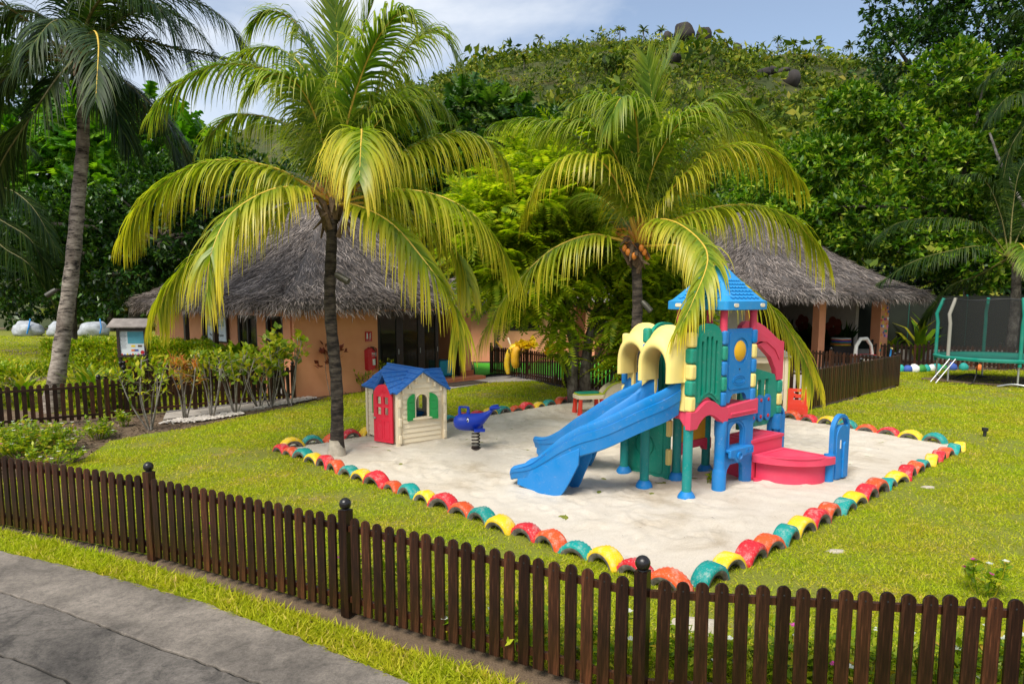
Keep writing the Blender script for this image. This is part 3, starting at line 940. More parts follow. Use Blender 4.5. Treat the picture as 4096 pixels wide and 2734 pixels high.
# grass blades
def grass(name, poly, dens, dmin, dmax, hole=None, lo=0.026, hi=0.058, width=0.0066, seed=1, patchy=0.85):
    xs, ys = [p[0] for p in poly], [p[1] for p in poly]
    pts = []
    y0, y1 = max(min(ys), dmin), min(max(ys), dmax)
    bands = np.arange(y0, y1, 1.0)
    for b in bands:
        d = max(b, 4.5)
        rho = dens * (5.5 / d) ** 1.25
        xa, xb = max(min(xs), -0.85 * (b + 1) - 1.0), min(max(xs), 0.85 * (b + 1) + 1.0)
        k = int(max(0, xb - xa) * rho)
        pts.append(np.stack([xa + (xb - xa) * rng.random(k), b + rng.random(k)], -1))
    p = np.concatenate(pts)
    p = p[inside(poly, p)]
    if hole:
        p = p[~inside(hole, p)]
    keep = rng.random(len(p)) < 1 - patchy * np.clip((vnoise(p[:, 0], p[:, 1], 1.1, seed + 20) - 0.52) * 5, 0, 1) * np.clip(vnoise(p[:, 0], p[:, 1], 3.1, seed + 30) * 1.6, 0, 1)
    p = p[keep]
    m = len(p)
    P = np.concatenate([p, np.full((m, 1), -0.004)], 1)
    far = np.clip(p[:, 1] / 8, 1, 2.6)
    D = rng.normal(size=(m, 3)) * np.array([0.75, 0.75, 0.2]) + np.array([0, 0, 0.62])
    S = (lo + (hi - lo) * rng.random(m)) * (0.8 + 0.2 * far) * (0.7 + 0.6 * vnoise(p[:, 0], p[:, 1], 2.3, seed + 40))
    d = unit(D)
    y = unit(np.cross(rng.normal(size=(m, 3)), d))
    w = (width * far * (0.7 + 0.6 * rng.random(m)))[:, None]
    V = np.stack([P + y * w, P - y * w, P + d * S[:, None]], 1).reshape(-1, 3)
    V[:, 2] = np.maximum(V[:, 2], -0.004)
    F = np.arange(3 * m).reshape(-1, 3)
    o = npmesh(name, V, F, 'grassblade', None, 'stuff')
    return o
tag(grass('lawn_grass', LAWN, 4000, 4, 27, PIT, seed=1), 'short yellow green lawn grass around the sandpit', 'grass')
VP = VERGE_TOP + ROAD_A[::-1]
tag(grass('verge_grass', VP, 4600, 3, 10, None, 0.05, 0.11, 0.009, seed=2, patchy=0.3), 'long tufty grass strip between the road and the picket fence', 'grass')
tag(grass('shaded_far_grass', FARL, 900, 16, 50, None, 0.03, 0.06, 0.02, seed=3), 'grass clearing beyond the left fence', 'grass')
# paving slabs in front of the cottage, each stone its own piece
def clip(sub, poly):
    """clip a polygon against a convex one"""
    ar = sum(p[0] * q[1] - q[0] * p[1] for p, q in zip(poly, poly[1:] + poly[:1]))
    poly = poly if ar > 0 else poly[::-1]
    out = list(sub)
    for a, b in zip(poly, poly[1:] + poly[:1]):
        f = lambda p: (b[0] - a[0]) * (p[1] - a[1]) - (b[1] - a[1]) * (p[0] - a[0])
        inp, out = out, []
        for i, p in enumerate(inp):
            q = inp[i - 1]
            if (f(p) >= 0) != (f(q) >= 0):
                t = f(q) / (f(q) - f(p))
                out.append((q[0] + (p[0] - q[0]) * t, q[1] + (p[1] - q[1]) * t))
            if f(p) >= 0:
                out.append(p)
        if not out:
            return []
    return out
def paving(poly, step, ang, z, name, parent, mat='paver', gap=0.014):
    ca, sa = math.cos(ang), math.sin(ang)
    q = [(x * ca + y * sa, -x * sa + y * ca) for x, y in poly]
    x0, x1 = min(p[0] for p in q), max(p[0] for p in q)
    y0, y1 = min(p[1] for p in q), max(p[1] for p in q)
    x = x0
    while x < x1:
        y = y0
        while y < y1:
            c = clip([(x, y), (x + step - gap, y), (x + step - gap, y + step - gap), (x, y + step - gap)], q)
            if len(c) > 2 and abs(sum(p[0] * r[1] - r[0] * p[1] for p, r in zip(c, c[1:] + c[:1]))) > 0.02:
                pts = [(px * ca - py * sa, px * sa + py * ca) for px, py in c]
                MB().prism([pts], z - 0.04, z + random.uniform(-0.002, 0.002), 'XY').build(name, mat, parent)
            y += step
        x += step
WANG = math.atan2(0.73, 0.68)
PATH = [(-3.4, 18.7), (-2.25, 20.03), (-0.72, 22.13), (-1.2, 23.3), (-3.9, 20.5)]
PATHB = [(-0.72, 22.13), (0.74, 22.6), (1.5, 21.2), (2.2, 23), (1.5, 30), (-3.0, 30), (-1.2, 23.3)]
pth = sheet('path', PATH, 0.004, 'joint')
paving(PATH, 0.6, WANG, 0.03, 'paving_slab', pth)
pth = sheet('path', PATHB, 0.004, 'joint')
paving([(-0.72, 22.13), (0.74, 22.6), (2.0, 23), (0.6, 24.6), (-1.2, 23.3)], 0.6, WANG, 0.03, 'paving_slab', pth)
pt2p = [(-7.9, 15.25), (-6.2, 16.9), (-5.75, 18.0), (-6.2, 18.7), (-8.4, 16.4)]
pt2 = sheet('fence_path', pt2p, 0.006, 'joint')
paving(pt2p, 0.5, WANG, 0.032, 'paving_slab', pt2)
sheet('artificial_turf', [(-1.25, 23.4), (-0.75, 24.5), (0.9, 24.6), (2.0, 22.6), (3.4, 20.4), (6, 19.5), (8, 22), (8, 28.6), (-1.6, 28.6)], 0.045, 'astro')
sheet('pavilion_floor', [(7.4, 17.3), (11.9, 21.6), (15.6, 28.0), (13, 36), (5, 33), (4, 24)], 0.05, 'paver')
# bare soil under the trampoline
a = [(16.2 + 2.2 * math.cos(t) * (1 + .12 * math.sin(3 * t)), 22.6 + 1.5 * math.sin(t) * (1 + .1 * math.cos(4 * t))) for t in np.linspace(0, 2 * math.pi, 25)[:-1]]
sheet('bare_soil', a, 0.03, 'soil')
# chips on the mulch bed
m = 16000
P = np.stack([-12 + 10 * rng.random(m), 10 + 12 * rng.random(m)], -1)
P = P[inside(MULCHP, P)]
m = len(P)
P = np.concatenate([P, rng.random((m, 1)) * 0.02], 1)
tag(scatter('mulch_chips', [(0, .2, 0), (0, -.2, 0), (1, -.14, 0), (1, .16, 0)], [(0, 1, 2, 3)], P, rng.normal(size=(m, 3)) * [1, 1, .25], rng.normal(size=(m, 3)) * .35 + [0, 0, 1], 0.03 + 0.05 * rng.random(m), 'mulch', None, 'stuff'), 'brown mulch chips on the bed below the left fence', 'mulch')
OCT = ([(1, 0, 0), (0, .8, 0), (-1, 0, 0), (0, -.8, 0), (0, 0, .55), (0, 0, -.5), (.66, .56, .12), (-.66, .56, .12), (-.66, -.56, .12), (.66, -.56, .12)],
       [(0, 6, 4), (6, 1, 4), (1, 7, 4), (7, 2, 4), (2, 8, 4), (8, 3, 4), (3, 9, 4), (9, 0, 4)])
def pebbles(name, poly, m, label, size=(0.025, 0.055)):
    xs, ys = [p[0] for p in poly], [p[1] for p in poly]
    P = np.stack([min(xs) + (max(xs) - min(xs)) * rng.random(m), min(ys) + (max(ys) - min(ys)) * rng.random(m)], -1)
    P = P[inside(poly, P)]
    P = np.concatenate([P, 0.015 + rng.random((len(P), 1)) * 0.03], 1)
    k = len(P)
    tag(scatter(name, OCT[0], OCT[1], P, randdir(k) * [1, 1, .1], np.tile([0, 0, 1.], (k, 1)), size[0] + (size[1] - size[0]) * rng.random(k), 'pebble', None, 'stuff'), label, 'pebbles')
pebbles('pebbles', [(-7.75, 14.75), (-7.0, 15.0), (-6.35, 16.0), (-6.6, 16.3), (-7.6, 15.3)], 1600, 'white pebbles edging the bed below the shrubs')
pebbles('pebbles', [(-6.35, 16.75), (-5.75, 17.7), (-5.35, 18.6), (-5.75, 18.8), (-6.2, 17.9), (-6.5, 17.1)], 2200, 'pale pebbles at the foot of the fence by the cottage corner')
# hill
RID = [(-300, 5), (-140, 25), (-100, 46), (-77, 57.5), (-50, 62.2), (-36.8, 66.9), (-18, 74), (-6, 77.8), (14.2, 81.1), (30.2, 83.7), (49, 85.3), (62.4, 83.2), (70.5, 80.1), (83.9, 78.5), (102.6, 77), (124, 73), (157, 67.6), (300, 45)]
def hillz(X, Y):
    xr = X * 210 / np.maximum(Y, 60)
    top = np.interp(xr, [r[0] for r in RID], [r[1] for r in RID]) - 6.0
    t = np.clip((Y - 62) / 148, 0, 1.25)
    s = np.where(t < 1, t ** 1.15, 1 - (t - 1) * 1.4)
    return top * s + (vnoise(X, Y, 0.05, 5) - .5) * 7 * np.clip(t * 2, 0, 1) + (vnoise(X, Y, 0.16, 6) - .5) * 2.5 * np.clip(t * 2, 0, 1) - 0.2
gx, gy = np.meshgrid(np.linspace(-260, 260, 120), np.linspace(60, 246, 70))
gz = hillz(gx, gy)
i = np.arange(gx.size).reshape(gx.shape)
F = np.stack([i[:-1, :-1], i[:-1, 1:], i[1:, 1:], i[1:, :-1]], -1).reshape(-1, 4)
npmesh('hill', np.stack([gx, gy, gz], -1).reshape(-1, 3), F, 'hillsoil', None, 'structure', smooth=True)
# ------------------------------------------------------------------ picket fences
PK = {}
def picket_mesh(h=0.9, z0=0.06, wd=0.086, th=0.022):
    key = (h, z0, wd)
    if key not in PK:
        r = wd / 2
        ol = [(-r, z0), (r, z0), (r, h - r)] + arc(0, h - r, r, 0, 180, 8)[1:-1] + [(-r, h - r)]
        mb = MB().prism([ol], -th / 2, th / 2, 'XZ')
        mb.prism([arc(0, h - 0.06, 0.006, 0, 300, 5)], -th / 2 - 0.002, th / 2 + 0.002, 'XZ', 1)
        PK[key] = mb.mesh('picket', ['wood', 'black'])
    return PK[key]
def fence(label, posts, pitch=0.128, side=1, h=0.9, z0=0.06, post_h=0.95, skip_posts=(), rails=(0.16, 0.79), group='dark wooden picket fences', name='picket_fence', front_rail=False, wd=0.086):
    """posts: list of (x, y); pickets on the +side (left of travel) of the rails"""
    t = thing(name, label, 'fence', (*posts[0], 0), 0, group)
    pm = MB().box((0, 0, post_h / 2), (0.088, 0.088, post_h)).mesh('post', 'wood')
    fm = MB().ball((0, 0, 0.052), 0.052, 14, 10).lathe([(0.02, -0.012), (0.03, 0.0), (0.02, 0.012)], (0, 0, 0), 12).mesh('finial', 'finial', 80)
    pk = picket_mesh(h, z0, wd)
    o0 = Vector((*posts[0], 0))
    for i, p in enumerate(posts):
        a = posts[max(0, i - 1)]
        b = posts[min(len(posts) - 1, i + 1)]
        if i not in skip_posts:
            q = link('post', pm, t)
            q.location = Vector((*p, 0)) - o0
            q.rotation_euler = (0, 0, math.atan2(b[1] - a[1], b[0] - a[0]))
            fq = link('finial', fm, q)
            fq.location = (0, 0, post_h)
    for p, q in zip(posts[:-1], posts[1:]):
        L = math.dist(p, q)
        ang = math.atan2(q[1] - p[1], q[0] - p[0])
        dx, dy = math.cos(ang), math.sin(ang)
        nx, ny = -dy * side, dx * side
        for z in rails:
            o = MB().box((L / 2, 0, 0), (L - 0.09, 0.035, 0.05)).build('rail', 'wood', t)
            o.location = (p[0] - o0.x, p[1] - o0.y, z)
            o.rotation_euler = (0, 0, ang)
        k = max(2, round((L - 0.14) / pitch))
        sp = (L - 0.14) / k
        for j in range(k):
            s = 0.07 + sp * (j + 0.5)
            o = link('picket', pk, t)
            o.location = (p[0] + dx * s + nx * 0.031 - o0.x, p[1] + dy * s + ny * 0.031 - o0.y, random.uniform(-0.006, 0.006))
            o.rotation_euler = (0, random.uniform(-0.008, 0.008), ang + random.uniform(-0.012, 0.012))
    return t
fence('dark picket fence running across the foreground beside the road', [(-8.9, 9.12), (-6.33, 8.06), (-3.80, 6.98), (-1.43, 5.69), (0.87, 4.37)], side=-1, pitch=0.1275)
fence('dark picket fence across the lower right foreground', [(0.875, 4.375), (3.52, 4.03), (6.2, 3.67)], side=-1, pitch=0.127, skip_posts=(0,))
fence('picket fence at far left in front of the leaning palm', [(-13.3, 12.35), (-11.3, 13.77), (-9.27, 15.19)], side=1, pitch=0.135)
fence('picket fence behind the bare stemmed shrubs left of the cottage', [(-9.17, 15.30), (-7.80, 16.62), (-6.42, 17.95), (-5.95, 18.42)], side=1, pitch=0.135)
fence('short picket fence leading back to the noticeboard', [(-9.2, 16.1), (-9.9, 17.3), (-10.6, 18.4)], side=1, pitch=0.14)
fence('picket fence running from the noticeboard to the cottage door', [(-10.6, 18.55), (-8.9, 19.0), (-7.3, 19.5)], side=1, pitch=0.14)
fence('picket fence behind the feathery tree with yellow floats on it', [(-0.75, 24.69), (0.5, 23.0), (1.65, 20.95), (3.1, 19.5), (4.6, 18.5), (5.9, 17.55), (7.2, 16.72)], side=-1, pitch=0.135, h=1.02, post_h=1.06, rails=(0.18, 0.9))
fence('tall picket fence receding along the right lawn to the pavilion', [(7.32, 16.68), (9.75, 19.0), (12.14, 21.34)], side=-1, pitch=0.128, h=1.0, post_h=1.0, rails=(0.18, 0.86))
fence('picket fence enclosing the pavilion play yard', [(12.10, 21.50), (11.15, 23.8), (10.2, 26.0)], side=1, pitch=0.15)
fence('picket fence behind the trampoline', [(14.9, 28.2), (16.74, 27.4), (18.9, 26.4), (21.2, 25.3), (23.5, 24.2)], side=-1, pitch=0.15)

# ------------------------------------------------------------------ half-buried tyres round the sandpit
def tyre_mesh(key):
    Rt, W = 0.225, 0.098
    prof = [(0.125, -0.075, 1), (0.150, -0.094, 1), (0.178, -W, 0), (0.205, -0.092, 0), (0.219, -0.074, 0), (Rt, -0.042, 0), (Rt + .002, 0, 0), (Rt, 0.042, 0), (0.219, 0.074, 0), (0.205, 0.092, 0), (0.178, W, 0), (0.150, 0.094, 1), (0.125, 0.075, 1), (0.135, 0.03, 1), (0.135, -0.03, 1)]
    seg = 56
    V, F, M = [], [], []
    for k in range(seg):
        th = 2 * math.pi * k / seg
        for i, (r, x, mi) in enumerate(prof):
            rr = r
            if i in (4, 8):
                rr += 0.006 if k % 2 else -0.006
            if i in (5, 7):
                rr += 0.004 if (k // 2) % 2 else -0.003
            V.append((rr * math.cos(th), x, rr * math.sin(th)))
    n = len(prof)
    for k in range(seg):
        k2 = (k + 1) % seg
        for i in range(n):
            i2 = (i + 1) % n
            F.append((k * n + i, k * n + i2, k2 * n + i2, k2 * n + i))
            M.append(max(prof[i][2], prof[i2][2]))
    mb = MB()
    mb.v, mb.f, mb.m = V, F, M
    return mb.mesh('tyre', [key, 'tblack'], 50)
TM = {c: tyre_mesh('t' + c) for c in ('red', 'orange', 'teal', 'yellow')}
ORD = ['first', 'second', 'third', 'fourth', 'fifth', 'sixth', 'seventh', 'eighth', 'ninth', 'tenth', 'eleventh', 'twelfth', 'thirteenth', 'fourteenth', 'fifteenth', 'sixteenth', 'seventeenth', 'eighteenth', 'nineteenth', 'twentieth', 'twenty-first', 'twenty-second', 'twenty-third', 'twenty-fourth', 'twenty-fifth', 'twenty-sixth', 'twenty-seventh', 'twenty-eighth', 'twenty-ninth', 'thirtieth']
def tyre_row(a, b, n, cols, phrase, skip=()):
    ang = math.atan2(b[1] - a[1], b[0] - a[0])
    for i in range(n):
        if i in skip:
            continue
        t = i / (n - 1)
        c = cols[i % len(cols)]
        o = link('tyre', TM[c])
        off = random.uniform(-0.025, 0.025)
        o.location = (a[0] + (b[0] - a[0]) * t - math.sin(ang) * off, a[1] + (b[1] - a[1]) * t + math.cos(ang) * off, -0.05 + random.uniform(-0.03, 0.02))
        o.rotation_euler = (random.uniform(-0.15, 0.15), random.uniform(0, 6), ang + random.uniform(-0.15, 0.15))
        s = random.uniform(0.90, 1.10)
        o.scale = (s, s, s)
        o.rotation_mode = 'ZYX' if False else 'XYZ'
        tag(o, '%s half buried tyre, %s from %s' % (c, ORD[i], phrase), 'tyre', 'painted tyres edging the sandpit')
tyre_row((-4.15, 12.10), (1.50, 6.28), 22, ['red', 'orange', 'teal', 'yellow'], 'the left corner along the near left sandpit edge')
tyre_row((1.93, 6.42), (8.2, 12.28), 22, ['teal', 'yellow', 'red', 'orange'], 'the near corner along the right sandpit edge')
tyre_row((8.12, 12.88), (5.2, 17.3), 13, ['teal', 'yellow', 'red', 'orange'], 'the right corner along the back right sandpit edge')
tyre_row((-4.08, 12.42), (2.75, 19.2), 24, ['yellow', 'teal', 'orange', 'red'], 'the left corner along the back left sandpit edge')

# ------------------------------------------------------------------ climbing tower with slides
F0 = (2.40, 9.15)
UA = math.atan2(0.626, 0.78)
tw = thing('climbing_tower', 'multicoloured plastic climbing tower with blue roof and two blue slides', 'climbing frame', (*F0, 0.015), UA)
ux, uy = math.cos(UA), math.sin(UA)
def loc(p):
    dx, dy = p[0] - F0[0], p[1] - F0[1]
    return Vector((dx * ux + dy * uy, -dx * uy + dy * ux, p[2]))
# posts with dome feet
for (x, y, zt) in ((0, 0, 1.0), (0, 0.75, 1.0), (1.48, 0.75, 1.0), (0.40, 1.5, 1.0), (1.14, 1.5, 1.0), (0.74, 0.75, 1.0)):
    p = MB().lathe([(0.066, -0.05), (0.066, zt)], (x, y, 0), 20).build('post', 'post', tw, smooth=40)
    MB().lathe([(0.125, -0.06), (0.122, 0.02), (0.108, 0.055), (0.085, 0.085), (0.076, 0.10), (0.06, 0.10)], (x, y, 0), 20).build('foot', 'blue', p, smooth=50)
# pink decks
for (x0, y0) in ((0, 0), (0.74, 0), (0.40, 0.75)):
    MB().box((x0 + 0.37, y0 + 0.375, 1.15), (0.735, 0.745, 0.1)).build('deck', 'pink', tw, bevel=0.015)
# deck edge beams
ol = [(-0.075, 0.965), (0.075, 0.965)]
ol += [(0.09 + 0.58 * i / 14, 0.985 + 0.15 * math.sin(math.pi * (i / 14) ** 0.85)) for i in range(1, 14)]
ol += [(0.68, 0.985), (0.80, 1.0), (0.80, 1.20)]
ol += [(0.66 - 0.62 * i / 16, 1.205 + 0.125 * math.sin(math.pi * i / 16) ** 1.3) for i in range(17)] + [(-0.075, 1.205)]
MB().prism([ol], -0.085, -0.002, 'XZ').build('deck_arch_beam', 'pink', tw, bevel=0.022, seg=3, ang=40)
MB().prism([[(0.803, 1.03), (1.56, 1.035), (1.56, 1.255), (0.803, 1.205)]], -0.085, 0.0, 'XZ').prism([[(0.86, 1.07), (1.50, 1.075), (1.50, 1.11), (0.86, 1.105)]], -0.097, -0.08, 'XZ').build('deck_edge_beam', 'pink', tw, bevel=0.018, seg=3)
MB().prism([[(-0.07, 0.965), (0.07, 0.965), (0.16, 1.08), (0.6, 1.1), (0.68, 0.98), (0.82, 0.98), (0.9, 1.08), (1.4, 1.1), (1.43, 0.98), (1.56, 0.98), (1.56, 1.2), (-0.07, 1.2)]], 0.0, 0.075, 'YZ').build('deck_side_beam', 'pink', tw, bevel=0.02, seg=2)
bx = MB().prism([[(0.08, 0.99), (0.2, 1.08), (0.6, 1.09), (0.68, 0.99), (0.68, 1.195), (0.08, 1.195)]], 1.49, 1.56, 'YZ').build('deck_side_beam', 'pink', tw, bevel=0.02)
MB().box((1.11, 0.79, 1.12), (0.72, 0.07, 0.18)).build('deck_edge_beam', 'pink', tw, bevel=0.02)
for (y0, y1) in ((1.46, 1.53),):
    MB().box((0.77, 1.5, 1.12), (0.74, 0.07, 0.18)).build('deck_edge_beam', 'pink', tw, bevel=0.02)
# hinge columns, blocks of alternating colours
def hinge(x, y, cols, z0=1.2, z1=2.29, wd=0.125):
    k = len(cols)
    dz = (z1 - z0) / k
    for i, c in enumerate(cols):
        MB().box((x, y, z0 + dz * (i + 0.5)), (wd, wd, dz - 0.008)).build('hinge_block', c, tw, bevel=0.035, seg=4)
hinge(0.0, -0.01, ['yellow', 'teal', 'yellow', 'teal', 'yellow'])
hinge(0.74, -0.01, ['blue', 'teal', 'blue', 'teal', 'blue'], wd=0.11)
hinge(1.475, -0.01, ['blue', 'yellow', 'blue', 'yellow', 'blue'], wd=0.11)
hinge(0.0, 0.75, ['blue', 'yellow', 'teal', 'blue', 'teal'], z1=2.32, wd=0.11)
hinge(0.40, 1.5, ['yellow', 'blue', 'yellow', 'blue', 'yellow'], z1=2.2, wd=0.11)
hinge(0.74, 0.75, ['teal', 'blue', 'teal', 'blue', 'teal'], wd=0.1)
hinge(1.475, 0.75, ['yellow', 'blue', 'yellow', 'blue', 'yellow'], wd=0.1)
# green slatted panels (front and back of the left bay)
def slat_panel(x0, x1, ybase, sgn, name='slat_panel'):
    xm, hw = (x0 + x1) / 2, (x1 - x0) / 2
    top = [(x1, 2.19)] + [(xm + hw * math.cos(R(a)) * 0.98, 2.2 + 0.19 * math.sin(R(a))) for a in range(8, 173, 12)] + [(x0, 2.19)]
    bot = [(x0, 1.235), (x0 + 0.06, 1.245)] + [(x0 + 0.06 + (2 * hw - 0.12) * i / 10, 1.25 + 0.125 * math.sin(math.pi * i / 10)) for i in range(1, 10)] + [(x1 - 0.06, 1.245), (x1, 1.235)]
    ol = bot + top
    slots = []
    for k in range(4):
        sx = xm + (k - 1.5) * 0.105
        lo, hi = 1.47 - 0.035 * abs(k - 1.5), 2.22 - 0.06 * abs(k - 1.5)
        slots.append(arc(sx, hi, 0.027, 0, 180, 6) + arc(sx, lo, 0.027, 180, 360, 6))
    inn = [(xm + (p[0] - xm) * 0.80, 1.8 + (p[1] - 1.8) * 0.86) for p in ol]
    mb = MB()
    a, b, c, d = (ybase + sgn * q for q in (0.03, -0.005, -0.03, -0.042))
    mb.prism([ol], a, b, 'XZ')
    mb.prism([ol] + slots, b - sgn * 0.0005, c, 'XZ')
    mb.prism([inn] + slots, c - sgn * 0.0005, d, 'XZ')
    return mb.build(name, 'teal', tw, bevel=0.009, seg=2)
slat_panel(0.07, 0.675, 0.0, 1)
slat_panel(0.07, 0.67, 0.75, 1)
# blue porthole panel
ol = [(0.80, 1.245), (0.90, 1.245), (0.935, 1.33), (0.98, 1.365), (1.25, 1.365), (1.30, 1.33), (1.335, 1.255), (1.42, 1.255), (1.42, 2.30), (0.80, 2.30)]
ring = arc(1.12, 1.98, 0.15, 0, 345, 23)
ring2 = arc(1.12, 1.98, 0.19, 0, 345, 23)
inn = rrect(0.845, 1.43, 1.38, 2.25, 0.05)
mb = MB().prism([ol, ring], 0.03, -0.03, 'XZ').prism([inn, ring2], -0.0305, -0.042, 'XZ')
mb.prism([arc(1.1, 1.56, 0.16, 0, 345, 23, 0.075), arc(1.1, 1.56, 0.145, 0, 345, 23, 0.062)], -0.042, -0.048, 'XZ').prism([arc(1.1, 1.56, 0.12, 0, 345, 23, 0.045), arc(1.1, 1.56, 0.11, 0, 345, 23, 0.036)], -0.042, -0.048, 'XZ')
pp = mb.build('porthole_panel', 'blue', tw, bevel=0.008, seg=2)
MB().lathe([(0.17, -0.02), (0.17, 0.0), (0.145, 0.03), (0.10, 0.055), (0.05, 0.066), (0.005, 0.068)], (0, 0, 0), 24, axis='Y').build('porthole_lens', 'yellow2', pp, smooth=60)
pl = [o for o in pp.children if o.name.startswith('porthole_lens')][0]
pl.location = (1.12, -0.005, 1.98)
pl.rotation_euler = (0, 0, math.pi)
MB().lathe([(0.012, 0), (0.012, 0.01)], (1.1, -0.05, 1.72), 10, axis='Y').build('plug', 'black', pp)
# yellow frames and hoods over the slide openings
def hood(y0, xo=0.0):
    ym = y0 + 0.375
    def arch(hw, ztop, zs, x, zb):
        pts = [(x, ym - hw, zb), (x, ym - hw, (zb + zs) / 2), (x, ym - hw, zs)]
        pts += [(x, ym - hw * math.cos(R(a)), zs + (ztop - zs) * math.sin(R(a))) for a in range(12, 180, 12)]
        return pts + [(x, ym + hw, zs), (x, ym + hw, (zb + zs) / 2), (x, ym + hw, zb)]
    secs = [arch(0.20, 2.05, 1.80, 0.05, 1.6), arch(0.20, 2.05, 1.80, -0.22, 1.6), arch(0.205, 2.06, 1.80, -0.30, 1.6), arch(0.225, 2.085, 1.80, -0.325, 1.6), arch(0.255, 2.13, 1.80, -0.325, 1.6), arch(0.285, 2.18, 1.81, -0.29, 1.6),
            arch(0.30, 2.24, 1.83, -0.22, 1.6), arch(0.308, 2.29, 1.86, -0.12, 1.6), arch(0.312, 2.32, 1.9, -0.05, 1.6), arch(0.335, 2.345, 1.95, -0.045, 1.6), arch(0.35, 2.37, 1.98, -0.03, 1.6), arch(0.35, 2.37, 1.98, 0.05, 1.6)]
    secs = [[(p[0] + xo, p[1], p[2]) for p in q] for q in secs]
    mb = MB().sweep(secs, closed=False, cap=False)
    o = mb.build('slide_hood', 'yellow', tw, smooth=70)
    hole = [(ym - 0.2, 1.19), (ym + 0.2, 1.19), (ym + 0.2, 1.8)] + [(ym + 0.2 * math.cos(R(a)), 1.8 + 0.25 * math.sin(R(a))) for a in range(12, 180, 12)] + [(ym - 0.2, 1.8)]
    fr = [(ym - 0.345, 1.2), (ym - 0.2, 1.2)] + hole[-1:] + hole[-2:2:-1] + [hole[2]] + [(ym + 0.2, 1.2), (ym + 0.345, 1.2), (ym + 0.345, 2.1), (ym - 0.345, 2.1)]
    MB().prism([fr], xo - 0.02, xo + 0.04, 'YZ').build('slide_frame', 'yellow', tw, bevel=0.008)
hood(0.0)
hood(0.75, 0.40)
# slides: a channel swept along its bed line, with moulded groove and flared exit
def slide(world, heights, foot):
    ctrl = [loc(p) for p in world]
    pts = bez(ctrl, 34)
    hs = [q.x for q in bez([(h, 0, 0) for h in heights], 34)]
    secs = []
    m = len(pts)
    lat = []
    for i in range(m):
        t = pts[min(i + 1, m - 1)] - pts[max(i - 1, 0)]
        t.z = 0
        t.normalize()
        l = Vector((-t.y, t.x, 0))
        lat.append(l)
        H = hs[i]
        hw = 0.19 + (0.03 if i > m - 6 else 0)
        half = [(hw - 0.07, 0.0), (hw - 0.01, 0.05), (hw + 0.015, H * 0.6), (hw + 0.02, H - 0.02), (hw + 0.045, H + 0.012), (hw + 0.075, H), (hw + 0.088, H - 0.035), (hw + 0.078, H * 0.70), (hw + 0.090, H * 0.69), (hw + 0.084, H * 0.36), (hw + 0.074, H * 0.35), (hw + 0.05, -0.05), (hw - 0.02, -0.075)]
        loop = half + [(-a, b) for a, b in reversed(half)]
        secs.append([pts[i] + l * a + Vector((0, 0, b)) for a, b in loop])
    # rounded nose
    e = pts[-1]
    tdir = (pts[-1] - pts[-3]).normalized()
    for k, (s, dz) in enumerate(((0.06, 0.6), (0.09, 0.25))):
        ref = secs[m - 1]
        cz = e.z + 0.02
        secs.append([e + tdir * s + (p - e) * Vector((1, 1, 1)) * (1 - 0.12 * (k + 1)) + Vector((0, 0, -0.02 * (k + 1))) for p in ref])
    o = MB().sweep(secs).build('slide', 'blue', tw, smooth=42)
    # skirt plates carrying the exit
    i0, i1, ztop = foot
    for sg in (1, -1):
        s2 = []
        for i in range(i0, i1):
            f = (i - i0) / (i1 - 1 - i0)
            zb = (0.50 * (1 - f / 0.22) if f < 0.22 else 0.0) + max(0, f - 0.62) * 0.22 - 0.02
            zt = pts[i].z + 0.06
            zb = min(zb, zt - 0.03)
            fl = 0.03 * (1 - abs(f - 0.4))
            a, b = 0.215 + fl, 0.262 + fl
            s2.append([pts[i] + lat[i] * sg * 0.200 - Vector((0, 0, pts[i].z - zt)), pts[i] + lat[i] * sg * a - Vector((0, 0, pts[i].z - zb)), pts[i] + lat[i] * sg * b - Vector((0, 0, pts[i].z - zb)), pts[i] + lat[i] * sg * 0.262 - Vector((0, 0, pts[i].z - zt))])
        MB().sweep(s2).build('slide_skirt', 'blue', o, bevel=0.012, smooth=50)
    return o
slide([(2.17, 9.44, 1.2), (1.80, 9.27, 1.04), (1.28, 9.27, 0.77), (0.95, 9.40, 0.60), (0.66, 9.58, 0.40), (0.42, 9.73, 0.26), (0.16, 9.88, 0.20)], [0.43, 0.39, 0.36, 0.34, 0.27, 0.18, 0.12], (15, 33, 0))
slide([(2.01, 10.27, 1.2), (1.66, 10.25, 1.0), (1.30, 10.5, 0.66), (1.02, 10.95, 0.36), (0.80, 11.4, 0.23), (0.66, 11.8, 0.2)], [0.42, 0.36, 0.33, 0.28, 0.18, 0.13], (15, 33, 0))
